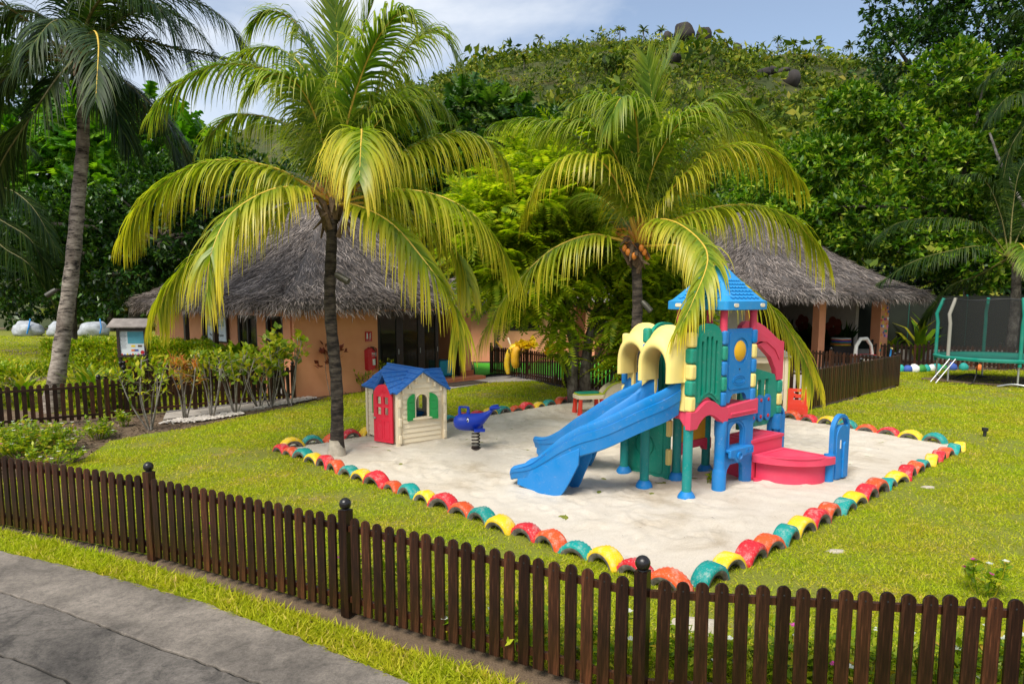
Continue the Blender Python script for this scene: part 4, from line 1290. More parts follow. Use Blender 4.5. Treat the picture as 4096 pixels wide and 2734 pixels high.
# roof on four pink posts
for (x, y) in ((0.74, 0), (1.475, 0), (0.74, 0.75), (1.475, 0.75)):
    MB().lathe([(0.052, 2.2), (0.052, 2.62)], (x, y, 0), 18).build('roof_post', 'pink', tw, smooth=40)
rx, ry, rh = 1.108, 0.375, 0.52
def sq(h, z, r=0.06):
    return [(rx + p[0], ry + p[1], z) for p in rrect(-h, -h, h, h, r, 3)]
secs = [sq(rh - .03, 2.565), sq(rh, 2.575), sq(rh, 2.69), sq(rh - 0.045, 2.715), sq(0.33, 2.88, .05), sq(0.20, 3.05, .05), sq(0.115, 3.165, .05), sq(0.075, 3.20, .04), sq(0.03, 3.212, .02)]
rf = MB().sweep(secs).build('roof', 'roofblue', tw, smooth=38)
rel = MB()
z0r, z1r, h0, h1 = 2.735, 3.03, 0.458, 0.216
for face in range(4):
    rot = Matrix.Rotation(face * math.pi / 2, 4, 'Z')
    for row in range(6):
        f0 = row / 6
        zc = z0r + (z1r - z0r) * f0
        hh = h0 + (h1 - h0) * f0
        k = 7
        span = hh * 0.78
        stp = 2 * span / k
        for j in range(k + (row % 2)):
            xc = -span + stp * (j + 0.5 - 0.5 * (row % 2))
            if abs(xc) > span * 0.99:
                continue
            nrm = Vector((0, -(z1r - z0r), -(h0 - h1))).normalized() * -1
            up = Vector((0, (h0 - h1), (z1r - z0r))).normalized()
            out = Vector((0, -up.z, up.y))
            base = Vector((xc, -hh, zc))
            sh = [(-stp * .47, 0.055), (-stp * .47, 0.012), (-stp * .3, -0.004), (0, -0.012), (stp * .3, -0.004), (stp * .47, 0.012), (stp * .47, 0.055)]
            b0 = len(rel.v)
            top = [base + Vector((a, 0, 0)) + up * b + out * (0.016 if b < 0.05 else 0.0) for a, b in sh]
            bt = [base + Vector((a, 0, 0)) + up * b - out * 0.01 for a, b in sh]
            pts = [rot @ q + Vector((rx, ry, 0)) for q in top + bt]
            kk = len(sh)
            rel.add(pts, [tuple(range(kk))] + [(i, i + 1, i + 1 + kk, i + kk) for i in range(kk - 1)])
rel.build('roof_shingles', 'roofblue', rf, kind='stuff')
for (x, y, ax, dx) in ((rx - 0.0, ry - rh - 0.004, 0, -0.30), (rx - rh - 0.004, ry, 1, 0.3), (rx + 0.0, ry - rh - 0.004, 0, 0.36)):
    o = rrect(-0.055, -0.026, 0.055, 0.026, 0.024)
    mb = MB().prism([o], -0.004, 0.006, 'XZ' if ax == 0 else 'YZ')
    b = mb.build('badge', 'cream', rf, bevel=0.003)
    b.location = (x + (dx if ax == 0 else 0), y + (dx if ax else 0), 2.635)
# inner and back panels of the roofed bay
MB().prism([rrect(0.80, 1.22, 1.42, 2.34, 0.05)], 0.74, 0.79, 'XZ').build('back_panel', 'yellow2', tw, bevel=0.012)
MB().prism([rrect(0.80, 0.50, 1.42, 1.04, 0.04)], 0.73, 0.77, 'XZ').build('lower_panel', 'yellow2', tw, bevel=0.012)
MB().prism([[(0.70, 0.36), (0.86, 0.36), (0.92, 0.43), (1.36, 0.43), (1.4, 0.36), (1.56, 0.36), (1.56, 0.55), (0.70, 0.55)]], 0.70, 0.80, 'XZ').build('lower_rail', 'pink', tw, bevel=0.02)
# blue play counter below the roofed bay
sidepost = MB().lathe([(0.10, -0.05), (0.098, 0.26), (0.085, 0.29), (0.078, 0.32), (0.078, 0.76), (0.088, 0.80), (0.090, 1.0)], (0.735, -0.01, 0), 20).build('counter_leg', 'blue', tw, smooth=40)
hole = [(0.93, 0.58), (1.27, 0.58), (1.27, 0.78)] + [(1.10 + 0.17 * math.cos(R(a)), 0.78 + 0.15 * math.sin(R(a))) for a in range(15, 180, 15)] + [(0.93, 0.78)]
ol = [(0.72, 0.20), (0.88, 0.20), (0.90, 0.27), (0.96, 0.33), (1.22, 0.33), (1.28, 0.27), (1.30, -0.03), (1.53, -0.03), (1.53, 1.03), (0.72, 1.0)]
ct = MB().prism([ol, hole], -0.035, 0.03, 'XZ').prism([rrect(0.87, 0.50, 1.35, 0.965, 0.05), [(0.9 + (p[0] - 0.93) * 0.40 / 0.34, 0.565 + (p[1] - 0.58) * 1.12) for p in hole]], -0.036, -0.047, 'XZ').build('counter_panel', 'blue', tw, bevel=0.012, seg=2)
shf = MB().prism([[(0.80, -0.14), (1.40, -0.14), (1.40, 0.12), (0.80, 0.12)]], 0.53, 0.575, 'XY').prism([[(0.80, 0.46), (0.92, 0.44), (0.98, 0.38), (1.06, 0.38), (1.14, 0.45), (1.40, 0.47), (1.40, 0.574), (0.80, 0.574)]], -0.142, -0.10, 'XZ').build('counter_shelf', 'blue', ct, bevel=0.012)
MB().lathe([(0.058, 0.0), (0.058, 0.02), (0.045, 0.024), (0.04, 0.008), (0.004, 0.006)], (0, 0, 0), 20, axis='Y').build('burner_ring', 'blue', ct, smooth=40)
br = [o for o in ct.children if o.name.startswith('burner_ring')][0]
br.location = (1.02, -0.145, 0.475)
br.rotation_euler = (0, 0, math.pi)
for xk in (1.24, 1.34):
    mb = MB()
    for r_ in (0.036, 0.020):
        mb.prism([arc(0, 0, r_, 0, 340, 17), arc(0, 0, r_ - 0.007, 0, 340, 17)], 0.0, -0.006, 'XZ')
    mb.build('dial', 'blue', ct).location = (xk, -0.142, 0.515)
mb = MB()
for a in range(3):
    for b in range(4):
        mb.ball((0.822 + 0.016 * a, -0.143, 0.49 + 0.02 * b), 0.005, 6, 4)
mb.build('grille_dots', 'blue', ct, kind='stuff')
# green wall with round emblem below the left bay
gw = MB().prism([[(0.80, -0.03), (1.66, -0.03), (1.66, 0.95), (0.80, 0.95)]], 0.60, 0.66, 'YZ').prism([rrect(0.90, 0.05, 1.56, 0.86, 0.06), arc(1.25, 0.46, 0.19, 0, 345, 23)], 0.60, 0.588, 'YZ').prism([arc(1.25, 0.46, 0.165, 0, 345, 23)], 0.60, 0.582, 'YZ').build('ground_wall', 'teal', tw, bevel=0.012, seg=2)
for z in (0.22, 0.66):
    MB().box((0.615, 0.80, z + 0.12), (0.085, 0.075, 0.25)).build('hinge_block', 'yellow', gw, bevel=0.02, seg=3)
# step platform, quarter-round step and rails on the right
MB().prism([[(1.50, -0.03), (2.38, -0.03), (2.38, 0.46), (1.50, 0.46)]], 0.0, 0.62, 'XY').prism([rrect(1.58, 0.04, 2.30, 0.40, 0.05), rrect(1.60, 0.06, 2.28, 0.38, 0.05)], 0.62, 0.632, 'XY').prism([[(1.49, -0.045), (2.40, -0.045), (2.40, 0.48), (1.49, 0.48)]], 0.57, 0.618, 'XY').build('upper_step', 'pink', tw, bevel=0.02, seg=3)
def quarter(r, cx=2.36, cy=-0.05):
    return [(cx, cy)] + [(cx + r * math.cos(R(a)), cy + r * math.sin(R(a))) for a in np.linspace(180, 270, 15)]
st = MB().prism([quarter(0.74)], -0.03, 0.29, 'XY').prism([quarter(0.85)], 0.29, 0.40, 'XY').build('quarter_step', 'pink', tw, bevel=0.022, seg=3)
qr = quarter(0.62, 2.27, -0.14)
MB().prism([qr, [(2.255 + (p[0] - 2.27) * 0.94 - 0.0, -0.155 + (p[1] + 0.14) * 0.94) for p in qr]], 0.398, 0.41, 'XY').build('tread_border', 'pink', st)
MB().prism([[(2.27 + r_ * math.cos(R(a)), -0.14 + r_ * math.sin(R(a))) for r_, rng_ in ((0.74, range(190, 262, 6)), (0.715, range(261, 189, -6))) for a in rng_]], 0.398, 0.412, 'XY').build('tread_border', 'pink', st)
MB().lathe([(0.07, 0), (0.07, 0.05)], (1.60, -0.10, -0.02), 14).build('peg_foot', 'pink', st)
def rail(x0, x1, y, zt, label=None):
    xm, hw = (x0 + x1) / 2, (x1 - x0) / 2
    ol = [(x0, -0.04), (x1, -0.04), (x1, zt - hw)] + arc(xm, zt - hw, hw, 0, 180, 14)[1:-1] + [(x0, zt - hw)]
    hi = hw - 0.05
    hl = arc(xm, zt - hw, hi, 20, 160, 10) + arc(xm, zt - hw - 0.14, hi * 1.1, 130, 50, 8)
    mid = [(x0 + 0.07, 0.02), (x1 - 0.07, 0.02), (x1 - 0.07, zt - hw - 0.09)] + arc(xm, zt - hw - 0.09, hw - 0.07, 0, 180, 10)[1:-1] + [(x0 + 0.07, zt - hw - 0.09)]
    rib = [(xm - 0.0, 0.03), (xm + 0.10, 0.03), (xm + 0.10, zt - hw - 0.22)] + arc(xm + 0.05, zt - hw - 0.22, 0.05, 0, 180, 8)[1:-1] + [(xm, zt - hw - 0.22)]
    o = MB().prism([ol, hl], y - 0.035, y + 0.035, 'XZ').prism([mid], y - 0.055, y - 0.036, 'XZ').prism([rib], y - 0.085, y - 0.056, 'XZ').build('hand_rail', 'blue', tw, bevel=0.014, seg=3)
    return o
r1 = rail(2.40, 2.90, -0.80, 1.0)
MB().box((2.58, -0.858, 0.55), (0.028, 0.006, 0.13)).build('label_sticker', 'white', r1)
MB().lathe([(0.075, -0.03), (0.075, 0.42)], (2.36, -0.80, 0), 16).build('rail_post', 'blue', tw, smooth=40)
rail(2.58, 3.02, 0.33, 0.98)
MB().box((2.60, 0.22, 0.30), (0.12, 0.03, 0.16)).build('step_bracket', 'pink', tw, bevel=0.012)
# back rail of the platform: pink arch over a green gate with blue rollers
ol = [(1.53, 1.86)] + [(1.55 + 0.92 * i / 12, 1.88 + 0.18 * math.sin(math.pi * i / 12) - 0.10 * i / 12) for i in range(1, 8)] + [(2.40, 1.80), (2.55, 1.60), (2.60, 1.42), (2.78, 1.42), (2.78, 2.04), (2.66, 2.06)] + [(2.62 - 0.85 * i / 10, 2.06 + 0.33 * math.sin(math.pi * 0.5 * i / 10)) for i in range(1, 11)] + [(1.66, 2.38), (1.56, 2.32), (1.53, 2.2)]
inn = [(1.62, 1.98), (1.9, 2.08), (2.25, 2.05), (2.5, 1.92), (2.64, 1.75), (2.68, 1.9), (2.6, 1.99), (2.3, 2.12), (2.0, 2.24), (1.75, 2.30), (1.65, 2.26)]
ar = MB().prism([ol], 0.235, 0.315, 'XZ').prism([inn], 0.222, 0.2345, 'XZ').build('arch_rail', 'pink', tw, bevel=0.02, seg=3)
MB().box((1.52, 0.14, 2.1), (0.09, 0.30, 0.36)).build('arch_bracket', 'pink', ar, bevel=0.02)
gt = [(1.60, 0.72), (2.40, 0.72), (2.48, 0.82), (2.78, 0.84), (2.78, 1.41), (2.62, 1.41), (2.56, 1.52), (1.95, 1.66), (1.60, 1.70)]
sl1 = [rrect(a, 0.92, a + 0.12, 1.46, 0.05) for a in (1.85, 2.06, 2.27)]
gp = MB().prism([gt] + sl1, 0.25, 0.31, 'XZ').build('gate_panel', 'teal', tw, bevel=0.014, seg=2)
for a in (1.91, 2.12, 2.33):
    q = MB().prism([rrect(a - 0.075, 0.80, a + 0.075, 1.22, 0.072, 6)], 0.205, 0.245, 'XZ').build('roller_plate', 'blue', gp, bevel=0.012)
    for z in (0.88, 1.14):
        MB().ball((a, 0.205, z), 0.03, 10, 8, 0, (1, 0.6, 1)).build('rivet', 'red', q, smooth=60)
for i, (c, z0, z1) in enumerate((('teal', 0.86, 1.0), ('yellow', 1.0, 1.20), ('teal', 1.20, 1.41))):
    MB().box((2.71, 0.27, (z0 + z1) / 2), (0.13, 0.11, z1 - z0 - 0.008)).build('hinge_block', c, gp, bevel=0.03, seg=3)
MB().lathe([(0.085, 0.62), (0.085, 0.86)], (2.66, 0.26, 0), 18).build('rail_post', 'blue', tw, smooth=40)

# ------------------------------------------------------------------ cream playhouse
ph = thing('playhouse', 'cream plastic playhouse with blue roof and red arched door', 'playhouse', (-2.11, 12.47, 0.02), math.atan2(0.6, 0.8))
LX, LY, WH, RZ = 1.0, 1.28, 1.05, 1.40
def awin(c, z0, zs, hw):
    return [(c - hw, z0), (c + hw, z0), (c + hw, zs)] + arc(c, zs, hw, 0, 180, 8)[1:-1] + [(c - hw, zs)]
gab = [(0, -0.03), (LX, -0.03), (LX, WH), (LX / 2, RZ - 0.04), (0, WH)]
wf = awin(0.5, 0.50, 0.80, 0.13)
wd = awin(0.90, 0.50, 0.76, 0.10)
dr = awin(0.36, 0.03, 0.98, 0.24)
side = [(0, -0.03), (LY, -0.03), (LY, WH), (0.62, WH), (0.36, 1.27), (0.10, WH), (0, WH)]
def wallpart(loops, t0, t1, plane, laps, outer):
    mb = MB().prism(loops, t0, t1, plane)
    o = mb.build('wall', 'cream', ph, bevel=0.006)
    lp = MB()
    s = -1 if outer < 0 else 1
    for (a0, a1, z) in laps:
        c, d = ((a0 + a1) / 2, a1 - a0)
        if plane == 'XZ':
            lp.add([(a0, t0 + 0, z), (a1, t0, z), (a1, t0, z + 0.085), (a0, t0, z + 0.085), (a0, t0 - 0.018, z), (a1, t0 - 0.018, z)], [(0, 1, 5, 4), (4, 5, 2, 3), (0, 4, 3), (1, 2, 5)])
        else:
            lp.add([(t0, a0, z), (t0, a1, z), (t0, a1, z + 0.085), (t0, a0, z + 0.085), (t0 - 0.018, a0, z), (t0 - 0.018, a1, z)], [(0, 1, 5, 4), (4, 5, 2, 3), (0, 4, 3), (1, 2, 5)])
    if laps:
        lp.build('clapboards', 'cream', o)
    return o
lapf, laps_ = [], []
for i in range(14):
    z = 0.04 + 0.092 * i
    if z < 0.42 or z > 0.96:
        xa = 0.09 if z < 0.95 else 0.12 + (z - WH + 0.12) * 1.35
        if xa < 0.42:
            lapf.append((xa, LX - xa, z))
    else:
        lapf += [(0.09, 0.34, z), (0.66, LX - 0.09, z)]
    if z < 0.44 or (0.90 < z < 0.95):
        laps_.append((0.63, LY - 0.05, z))
    elif z < 0.95:
        laps_ += [(0.63, 0.78, z), (1.02, LY - 0.05, z)]
wallpart([gab, wf], 0.0, 0.04, 'XZ', lapf, -1)
wallpart([side, wd, dr], 0.0, 0.04, 'YZ', laps_, -1)
wallpart([gab, wf], LY, LY - 0.04, 'XZ', [], -1)
wallpart([side, wd], LX, LX - 0.04, 'YZ', [], -1)
for y in (0.0, LY):
    for x in (0.0, LX):
        q = MB().box((x, y, 0.51), (0.075, 0.075, 1.08)).build('corner_post', 'cream', ph, bevel=0.012)
for x in (0.02, LX - 0.02):
    for z in (0.12, 0.44, 0.80):
        MB().box((x, -0.045, z), (0.06, 0.05, 0.16)).build('corner_clip', 'cream', ph, bevel=0.015, seg=2)
mb = MB()
mb.prism([awin(0.5, 0.50, 0.80, 0.155), awin(0.5, 0.505, 0.80, 0.128)], -0.022, 0.0, 'XZ')
mb.build('window_frame', 'cream', ph, bevel=0.006)
MB().box((0.5, -0.03, 0.478), (0.42, 0.06, 0.035)).build('window_sill', 'cream', ph, bevel=0.008)
MB().box((-0.03, 0.90, 0.478), (0.06, 0.34, 0.035)).build('window_sill', 'cream', ph, bevel=0.008)
mb = MB().prism([awin(0.90, 0.50, 0.76, 0.125), awin(0.90, 0.505, 0.76, 0.098)], -0.02, 0.0, 'YZ')
mb.build('window_frame', 'cream', ph, bevel=0.006)
def shutter(w_, h_, left):
    zs = h_ * 0.72
    ol = [(0, 0), (w_, 0), (w_, zs)] + ([(w_ * math.cos(R(a)), zs + (h_ - zs) * math.sin(R(a))) for a in range(18, 91, 18)] if left else [])
    ol += [(0, h_)] if left else []
    if not left:
        ol = [(0, 0), (w_, 0), (w_, h_)] + [(w_ - w_ * math.cos(R(a)), zs + (h_ - zs) * math.sin(R(a))) for a in range(72, -1, -18)]
    mb = MB().prism([ol], -0.012, 0.012, 'XZ')
    for (a, b) in ((0.06, 0.36), (0.40, 0.66)):
        mb.prism([rrect(w_ * .16, h_ * a, w_ * .84, h_ * b, 0.012, 2)], -0.019, -0.0125, 'XZ')
    mb.prism([[(w_ * .16, h_ * .70), (w_ * .8, h_ * .70), (w_ * (.62 if left else .8), h_ * (.82 if left else .88)), (w_ * (.2 if left else .45), h_ * (.9 if left else .82))]], -0.019, -0.0125, 'XZ')
    return mb
s1 = shutter(0.165, 0.50, False).build('shutter', 'shutter', ph, bevel=0.005)
s1.location = (0.175, -0.045, 0.45)
s1.rotation_euler = (0, 0, 0.12)
s2 = shutter(0.165, 0.50, True).build('shutter', 'shutter', ph, bevel=0.005)
s2.location = (0.655, -0.03, 0.45)
s2.rotation_euler = (0, 0, -0.35)
for (y, l) in ((0.90, True), (1.0, False)):
    s = shutter(0.098, 0.38, not l).build('shutter', 'shutter', ph, bevel=0.005)
    s.location = (-0.03, y if l else y, 0.49)
    s.rotation_euler = (0, 0, -math.pi / 2)
# red door standing ajar
dh = awin(0.0, 0.04, 0.90, 0.235)
panes = [rrect(a, b, a + 0.11, b + 0.14, 0.01, 2) for a in (-0.145, 0.035) for b in (0.56, 0.76)]
ins = [rrect(a, 0.10, a + 0.15, 0.46, 0.01, 2) for a in (-0.17, 0.02)]
mb = MB().prism([dh] + panes, -0.018, 0.018, 'XZ')
for q in ins:
    mb.prism([q, [(0.5 * (q[0][0] + q[8][0]) + (p[0] - 0.5 * (q[0][0] + q[8][0])) * .8, 0.28 + (p[1] - 0.28) * .9) for p in q]], -0.025, -0.0185, 'XZ')
for p in panes:
    cx, cz = sum(a for a, b in p) / len(p), sum(b for a, b in p) / len(p)
    mb.prism([[(cx + (a - cx) * 1.25, cz + (b - cz) * 1.2) for a, b in p], [(cx + (a - cx) * 1.02, cz + (b - cz) * 1.02) for a, b in p]], -0.026, -0.0185, 'XZ')
for a in range(15, 180, 15):
    c, s = math.cos(R(a)), math.sin(R(a))
    mb.prism([[(0.06 * c - 0.004 * s, 0.92 + 0.06 * s + 0.004 * c), (0.06 * c + 0.004 * s, 0.92 + 0.06 * s - 0.004 * c), (0.19 * c + 0.004 * s, 0.92 + 0.19 * s - 0.004 * c), (0.19 * c - 0.004 * s, 0.92 + 0.19 * s + 0.004 * c)]], -0.024, -0.0185, 'XZ')
door = mb.build('door', 'doorred', ph, bevel=0.005)
da = -math.pi / 2 - R(-20)
door.location = (-0.14, 0.315, 0.0)
door.rotation_euler = (0, 0, da)
MB().ball((-0.19, -0.035, 0.49), 0.024, 12, 8).build('knob', 'grey', door, smooth=60)
# roof: slopes with raised tiles, cross gable over the door
roof = None
def slope(p0, p1, p2, p3, rows, cols, name, parent):
    """quad p0 p1 (eave) p2 p3 (ridge); thin slab with lapped tiles"""
    p0, p1, p2, p3 = map(Vector, (p0, p1, p2, p3))
    nrm = (p1 - p0).cross(p3 - p0).normalized()
    if nrm.z < 0:
        nrm = -nrm
    mb = MB()
    mb.add([p0, p1, p2, p3, p0 - nrm * 0.035, p1 - nrm * 0.035, p2 - nrm * 0.035, p3 - nrm * 0.035], [(0, 1, 2, 3), (7, 6, 5, 4), (0, 4, 5, 1), (1, 5, 6, 2), (2, 6, 7, 3), (3, 7, 4, 0)])
    o = mb.build(name, 'houseblue', parent, bevel=0.008)
    tl = MB()
    for r_ in range(rows):
        v0, v1 = r_ / rows, (r_ + 1) / rows
        for c in range(cols):
            off = 0.5 if r_ % 2 else 0
            u0, u1 = (c - off) / cols + 0.004, (c + 1 - off) / cols - 0.004
            u0, u1 = max(0.0, u0), min(1.0, u1)
            if u1 - u0 < 0.02:
                continue
            P = lambda u, v: p0.lerp(p1, u).lerp(p3.lerp(p2, u), v)
            a, b, c_, d = P(u0, v0), P(u1, v0), P(u1, v1), P(u0, v1)
            tl.add([a + nrm * 0.014, b + nrm * 0.014, c_ + nrm * 0.002, d + nrm * 0.002, a - nrm * .002, b - nrm * .002], [(0, 1, 2, 3), (4, 5, 1, 0), (1, 5, 2), (4, 0, 3)])
    tl.build('roof_tiles', 'houseblue', o)
    return o
e0, e1 = -0.09, LX + 0.09
ez = WH - 0.05
slope((e0, -0.10, ez), (e0, LY + 0.10, ez), (LX / 2, LY + 0.10, RZ), (LX / 2, -0.10, RZ), 5, 9, 'roof_slope', ph)
slope((e1, -0.10, ez), (e1, LY + 0.10, ez), (LX / 2, LY + 0.10, RZ), (LX / 2, -0.10, RZ), 5, 9, 'roof_slope', ph)
MB().tube([(LX / 2, -0.11, RZ + 0.004), (LX / 2, LY + 0.11, RZ + 0.004)], 0.022, 8).build('roof_ridge', 'houseblue', ph, smooth=50)
for sx_, xe in ((1, -0.14), (-1, LX + 0.14)):
    slope((xe, 0.02, ez - 0.02), (0.18 if sx_ > 0 else LX - 0.18, 0.02, ez + 0.14), (LX / 2, 0.36, 1.345), (xe, 0.36, 1.345), 4, 5, 'dormer_slope', ph)
    slope((xe, 0.70, ez - 0.02), (0.18 if sx_ > 0 else LX - 0.18, 0.70, ez + 0.14), (LX / 2, 0.36, 1.345), (xe, 0.36, 1.345), 4, 5, 'dormer_slope', ph)
    MB().tube([(xe, 0.36, 1.35), (LX / 2, 0.36, 1.35)], 0.018, 8).build('roof_ridge', 'houseblue', ph, smooth=50)
for i in range(7):
    x = 0.09 + 0.137 * i
    z = WH + (RZ - WH) * (1 - abs(x - 0.5) / 0.5) - 0.10
    MB().box((x, -0.028, z), (0.035, 0.05, 0.10)).build('bracket', 'cream', ph, bevel=0.008)
MB().box((0.5, 0.64, 0.0), (0.9, 1.15, 0.03)).build('floor', 'cream', ph)
MB().box((0.72, 0.85, 0.46), (0.34, 0.5, 0.05)).box((0.72, 0.85, 0.22), (0.3, 0.45, 0.44)).build('inner_counter', 'blue', ph, bevel=0.01)
MB().tube([(0.72, 0.9, 0.48), (0.72, 0.9, 0.60), (0.66, 0.84, 0.63), (0.62, 0.8, 0.60)], 0.014, 8).build('inner_tap', 'white', ph, smooth=50)

# ------------------------------------------------------------------ whale spring rider
wh = thing('spring_rider', 'dark blue whale spring rider on a rusty coil in the sand', 'spring rider', (-0.73, 12.24, 0.03), R(8))
secs = []
for (x, zc, ry, rz) in ((-.335, .50, .012, .012), (-.325, .50, .06, .07), (-.30, .50, .10, .112), (-.24, .50, .138, .148), (-.15, .498, .158, .166), (-.04, .497, .165, .170), (.07, .505, .152, .160), (.15, .525, .128, .140), (.21, .555, .10, .118), (.26, .592, .075, .09), (.31, .635, .054, .066), (.35, .675, .042, .05), (.385, .71, .034, .036), (.41, .73, .02, .02)):
    secs.append([(x, ry * math.cos(2 * math.pi * k / 18), zc + rz * math.sin(2 * math.pi * k / 18) * (0.86 if math.sin(2 * math.pi * k / 18) > 0 else 1)) for k in range(18)])
MB().sweep(secs).build('body', 'whale', wh, smooth=80)
for sg in (1, -1):
    s_ = []
    for (t, w_, h_) in ((0, .05, .03), (.3, .075, .03), (.65, .075, .024), (.9, .045, .016), (1, .012, .006)):
        c = Vector((.37 + .09 * t + .02 * t * t, sg * .17 * t, .715 + .05 * t - .0 * t))
        s_.append([(c.x + w_ * math.cos(2 * math.pi * k / 10), c.y, c.z + h_ * math.sin(2 * math.pi * k / 10)) for k in range(10)])
    MB().sweep(s_).build('fluke', 'whale', wh, smooth=80)
    MB().prism([rrect(0.02, 0.10 if sg > 0 else -0.26, 0.22, 0.26 if sg > 0 else -0.10, 0.03)], 0.345, 0.385, 'XY').build('foot_rest', 'whale', wh, bevel=0.014, seg=3)
    e_ = MB().ball((-0.085, sg * 0.158, 0.545), 0.032, 12, 8, 0, (0.62, 0.35, 1.15)).build('eye', 'skin_eye', wh, smooth=60)
    MB().ball((-0.092, sg * 0.167, 0.538), 0.018, 10, 8, 0, (0.62, 0.35, 1.25)).build('pupil', 'black', e_, smooth=60)
    MB().tube([(-0.115, sg * 0.152, 0.585), (-0.095, sg * 0.150, 0.602), (-0.068, sg * 0.152, 0.590)], 0.006, 6).build('eyebrow', 'black', e_)
MB().tube([(-.215, 0, .62), (-.225, 0, .70), (-.215, 0, .775)], [.034, .026, .024], 10).tube([(-.07, 0, .62), (-.062, 0, .70), (-.068, 0, .765)], [.036, .028, .024], 10).tube([(-.225, 0, .768), (-.14, 0, .762), (-.06, 0, .757)], .018, 10).build('handle', 'whale', wh, smooth=60)
hp = [(0.07 + 0.07 * math.cos(2 * math.pi * 5.5 * i / 110), 0.07 * math.sin(2 * math.pi * 5.5 * i / 110), 0.0 + 0.33 * i / 110) for i in range(111)]
MB().tube(hp, 0.0125, 7).build('spring', 'spring', wh, smooth=60)
MB().lathe([(0.085, -0.02), (0.085, 0.012)], (0.07, 0, 0), 16).build('spring_base', 'spring', wh)
MB().lathe([(0.05, 0.31), (0.05, 0.35)], (0.07, 0, 0), 12).build('spring_cap', 'spring', wh)
# ------------------------------------------------------------------ thatched buildings
def thatch(parent, cx, cy, hx, hy, ridge, z0, z1, n, prof=1.35, lean=(0, 0), rag=1.0):
    """hipped thatch in the parent's frame: eave half-sizes hx, hy; ridge = half length along y at the top"""
    rows, seg = 14, 56
    def ring(t, lift=0.0):
        ax, ay = hx * (1 - t) + 0.05 * t, hy * (1 - t) + ridge * t
        out = []
        for k in range(seg):
            a = 2 * math.pi * (k + 0.5) / seg
            c, s = math.cos(a), math.sin(a)
            e = 0.42
            x = ax * math.copysign(abs(c) ** e, c)
            y = ay * math.copysign(abs(s) ** e, s)
            out.append((cx + x + lean[0] * t, cy + y + lean[1] * t, z0 + (z1 - z0) * (t ** prof) * 1.0 + lift))
        return out
    secs = [[(cx + (p[0] - cx) * .9, cy + (p[1] - cy) * .9, z0 + 0.02) for p in ring(0)], [(p[0], p[1], p[2] - 0.02) for p in ring(0)], [(p[0], p[1], p[2] + 0.20) for p in ring(0)]]
    secs += [ring(i / rows, 0.28) for i in range(1, rows + 1)]
    bed = MB().sweep(secs).build('roof', 'thatchbed', parent, smooth=60)
    # strands: sampled over the surface, lying down the slope, ragged at the eave
    t = 1 - np.sqrt(rng.random(n))
    eav = rng.random(n) < 0.22
    t = np.where(eav, rng.random(n) * 0.03, t)
    a = 2 * np.pi * rng.random(n)
    ax, ay = hx * (1 - t) + 0.05 * t, hy * (1 - t) + ridge * t
    e = 0.42
    # even out along the perimeter of a box-like ring
    u = rng.random(n) * 4
    sidek = np.floor(u)
    f = (u - sidek) * 2 - 1
    pick = rng.random(n) < ax / (ax + ay)
    sg = np.where(rng.random(n) < 0.5, 1, -1)
    x = np.where(pick, f, sg) * ax
    y = np.where(pick, sg, f) * ay
    # round the corners like the bed
    q = (np.abs(x / ax) ** (2 / e) + np.abs(y / ay) ** (2 / e)) ** (e / 2)
    x, y = x / q, y / q
    P = np.stack([cx + x + lean[0] * t, cy + y + lean[1] * t, z0 + (z1 - z0) * t ** prof + 0.28 * np.minimum(1, t / 0.05 + 0.35)], -1)
    P[eav, 2] += (rng.random(eav.sum()) - 0.75) * 0.28
    out = np.stack([np.where(pick, 0, sg) * 1.0, np.where(pick, sg, 0) * 1.0, np.zeros(n)], -1)
    out = unit(out * 0.6 + np.stack([x / ax, y / ay, np.zeros(n)], -1) * 0.6)
    sl = (z1 - z0) * prof * np.maximum(t, 0.02) ** (prof - 1) / np.maximum(0.3, np.where(pick, hy - ridge, hx))
    D = out + np.stack([np.zeros(n), np.zeros(n), -sl + 0.10], -1)
    D[eav] = out[eav] * 0.5 + np.array([0, 0, -0.85])
    D = unit(D + rng.normal(size=(n, 3)) * np.array([0.36, 0.36, 0.22]) * rag)
    U = out * 0.5 + np.array([0, 0, 1.0]) + rng.normal(size=(n, 3)) * 0.3
    S = 0.18 + 0.26 * rng.random(n)
    S[eav] *= 0.8
    tv = [(0, .022, 0), (0, -.022, 0), (.55, -.026, .05), (.55, .026, .05), (1, -.006, .0), (1, .006, .0)]
    scatter('thatch_strands', tv, [(0, 1, 2, 3), (3, 2, 4, 5)], P, D, U, S, 'thatch', bed, 'stuff')
    return bed
# cottage: x along its right-hand wall, y along its left-hand wall
ca = math.atan2(0.73, 0.68)
cot = thing('cottage', 'terracotta cottage with grey thatched roof behind the playhouse', 'cottage', (-5.9, 18.5, 0), ca)
H_ = 2.8
def wallbox(x0, x1, y0, y1, z0=0.0, z1=H_, mat='wall', name='wall', parent=None):
    return MB().box(((x0 + x1) / 2, (y0 + y1) / 2, (z0 + z1) / 2), (x1 - x0, y1 - y0, z1 - z0)).build(name, mat, parent or cot)
wallbox(0, 2.74, 0, 0.2)
wallbox(6.2, 6.6, 0, 0.2)
wallbox(2.74, 6.2, 0.0, 0.2, 2.35, H_)
wallbox(-0.001, 0.2, 0.2, 0.6)
wallbox(0, 0.2, 1.6, 2.11)
wallbox(0, 0.2, 3.36, 5.15)
wallbox(0, 0.2, 5.9, 10.0)
wallbox(0.002, 0.198, 0.6, 1.6, 2.25, H_ - 0.01)
wallbox(0.002, 0.198, 2.11, 3.36, 2.25, H_ - 0.01)
wallbox(0.002, 0.198, 2.11, 3.36, 0, 0.85)
wallbox(0.002, 0.198, 5.15, 5.9, 2.25, H_ - 0.01)
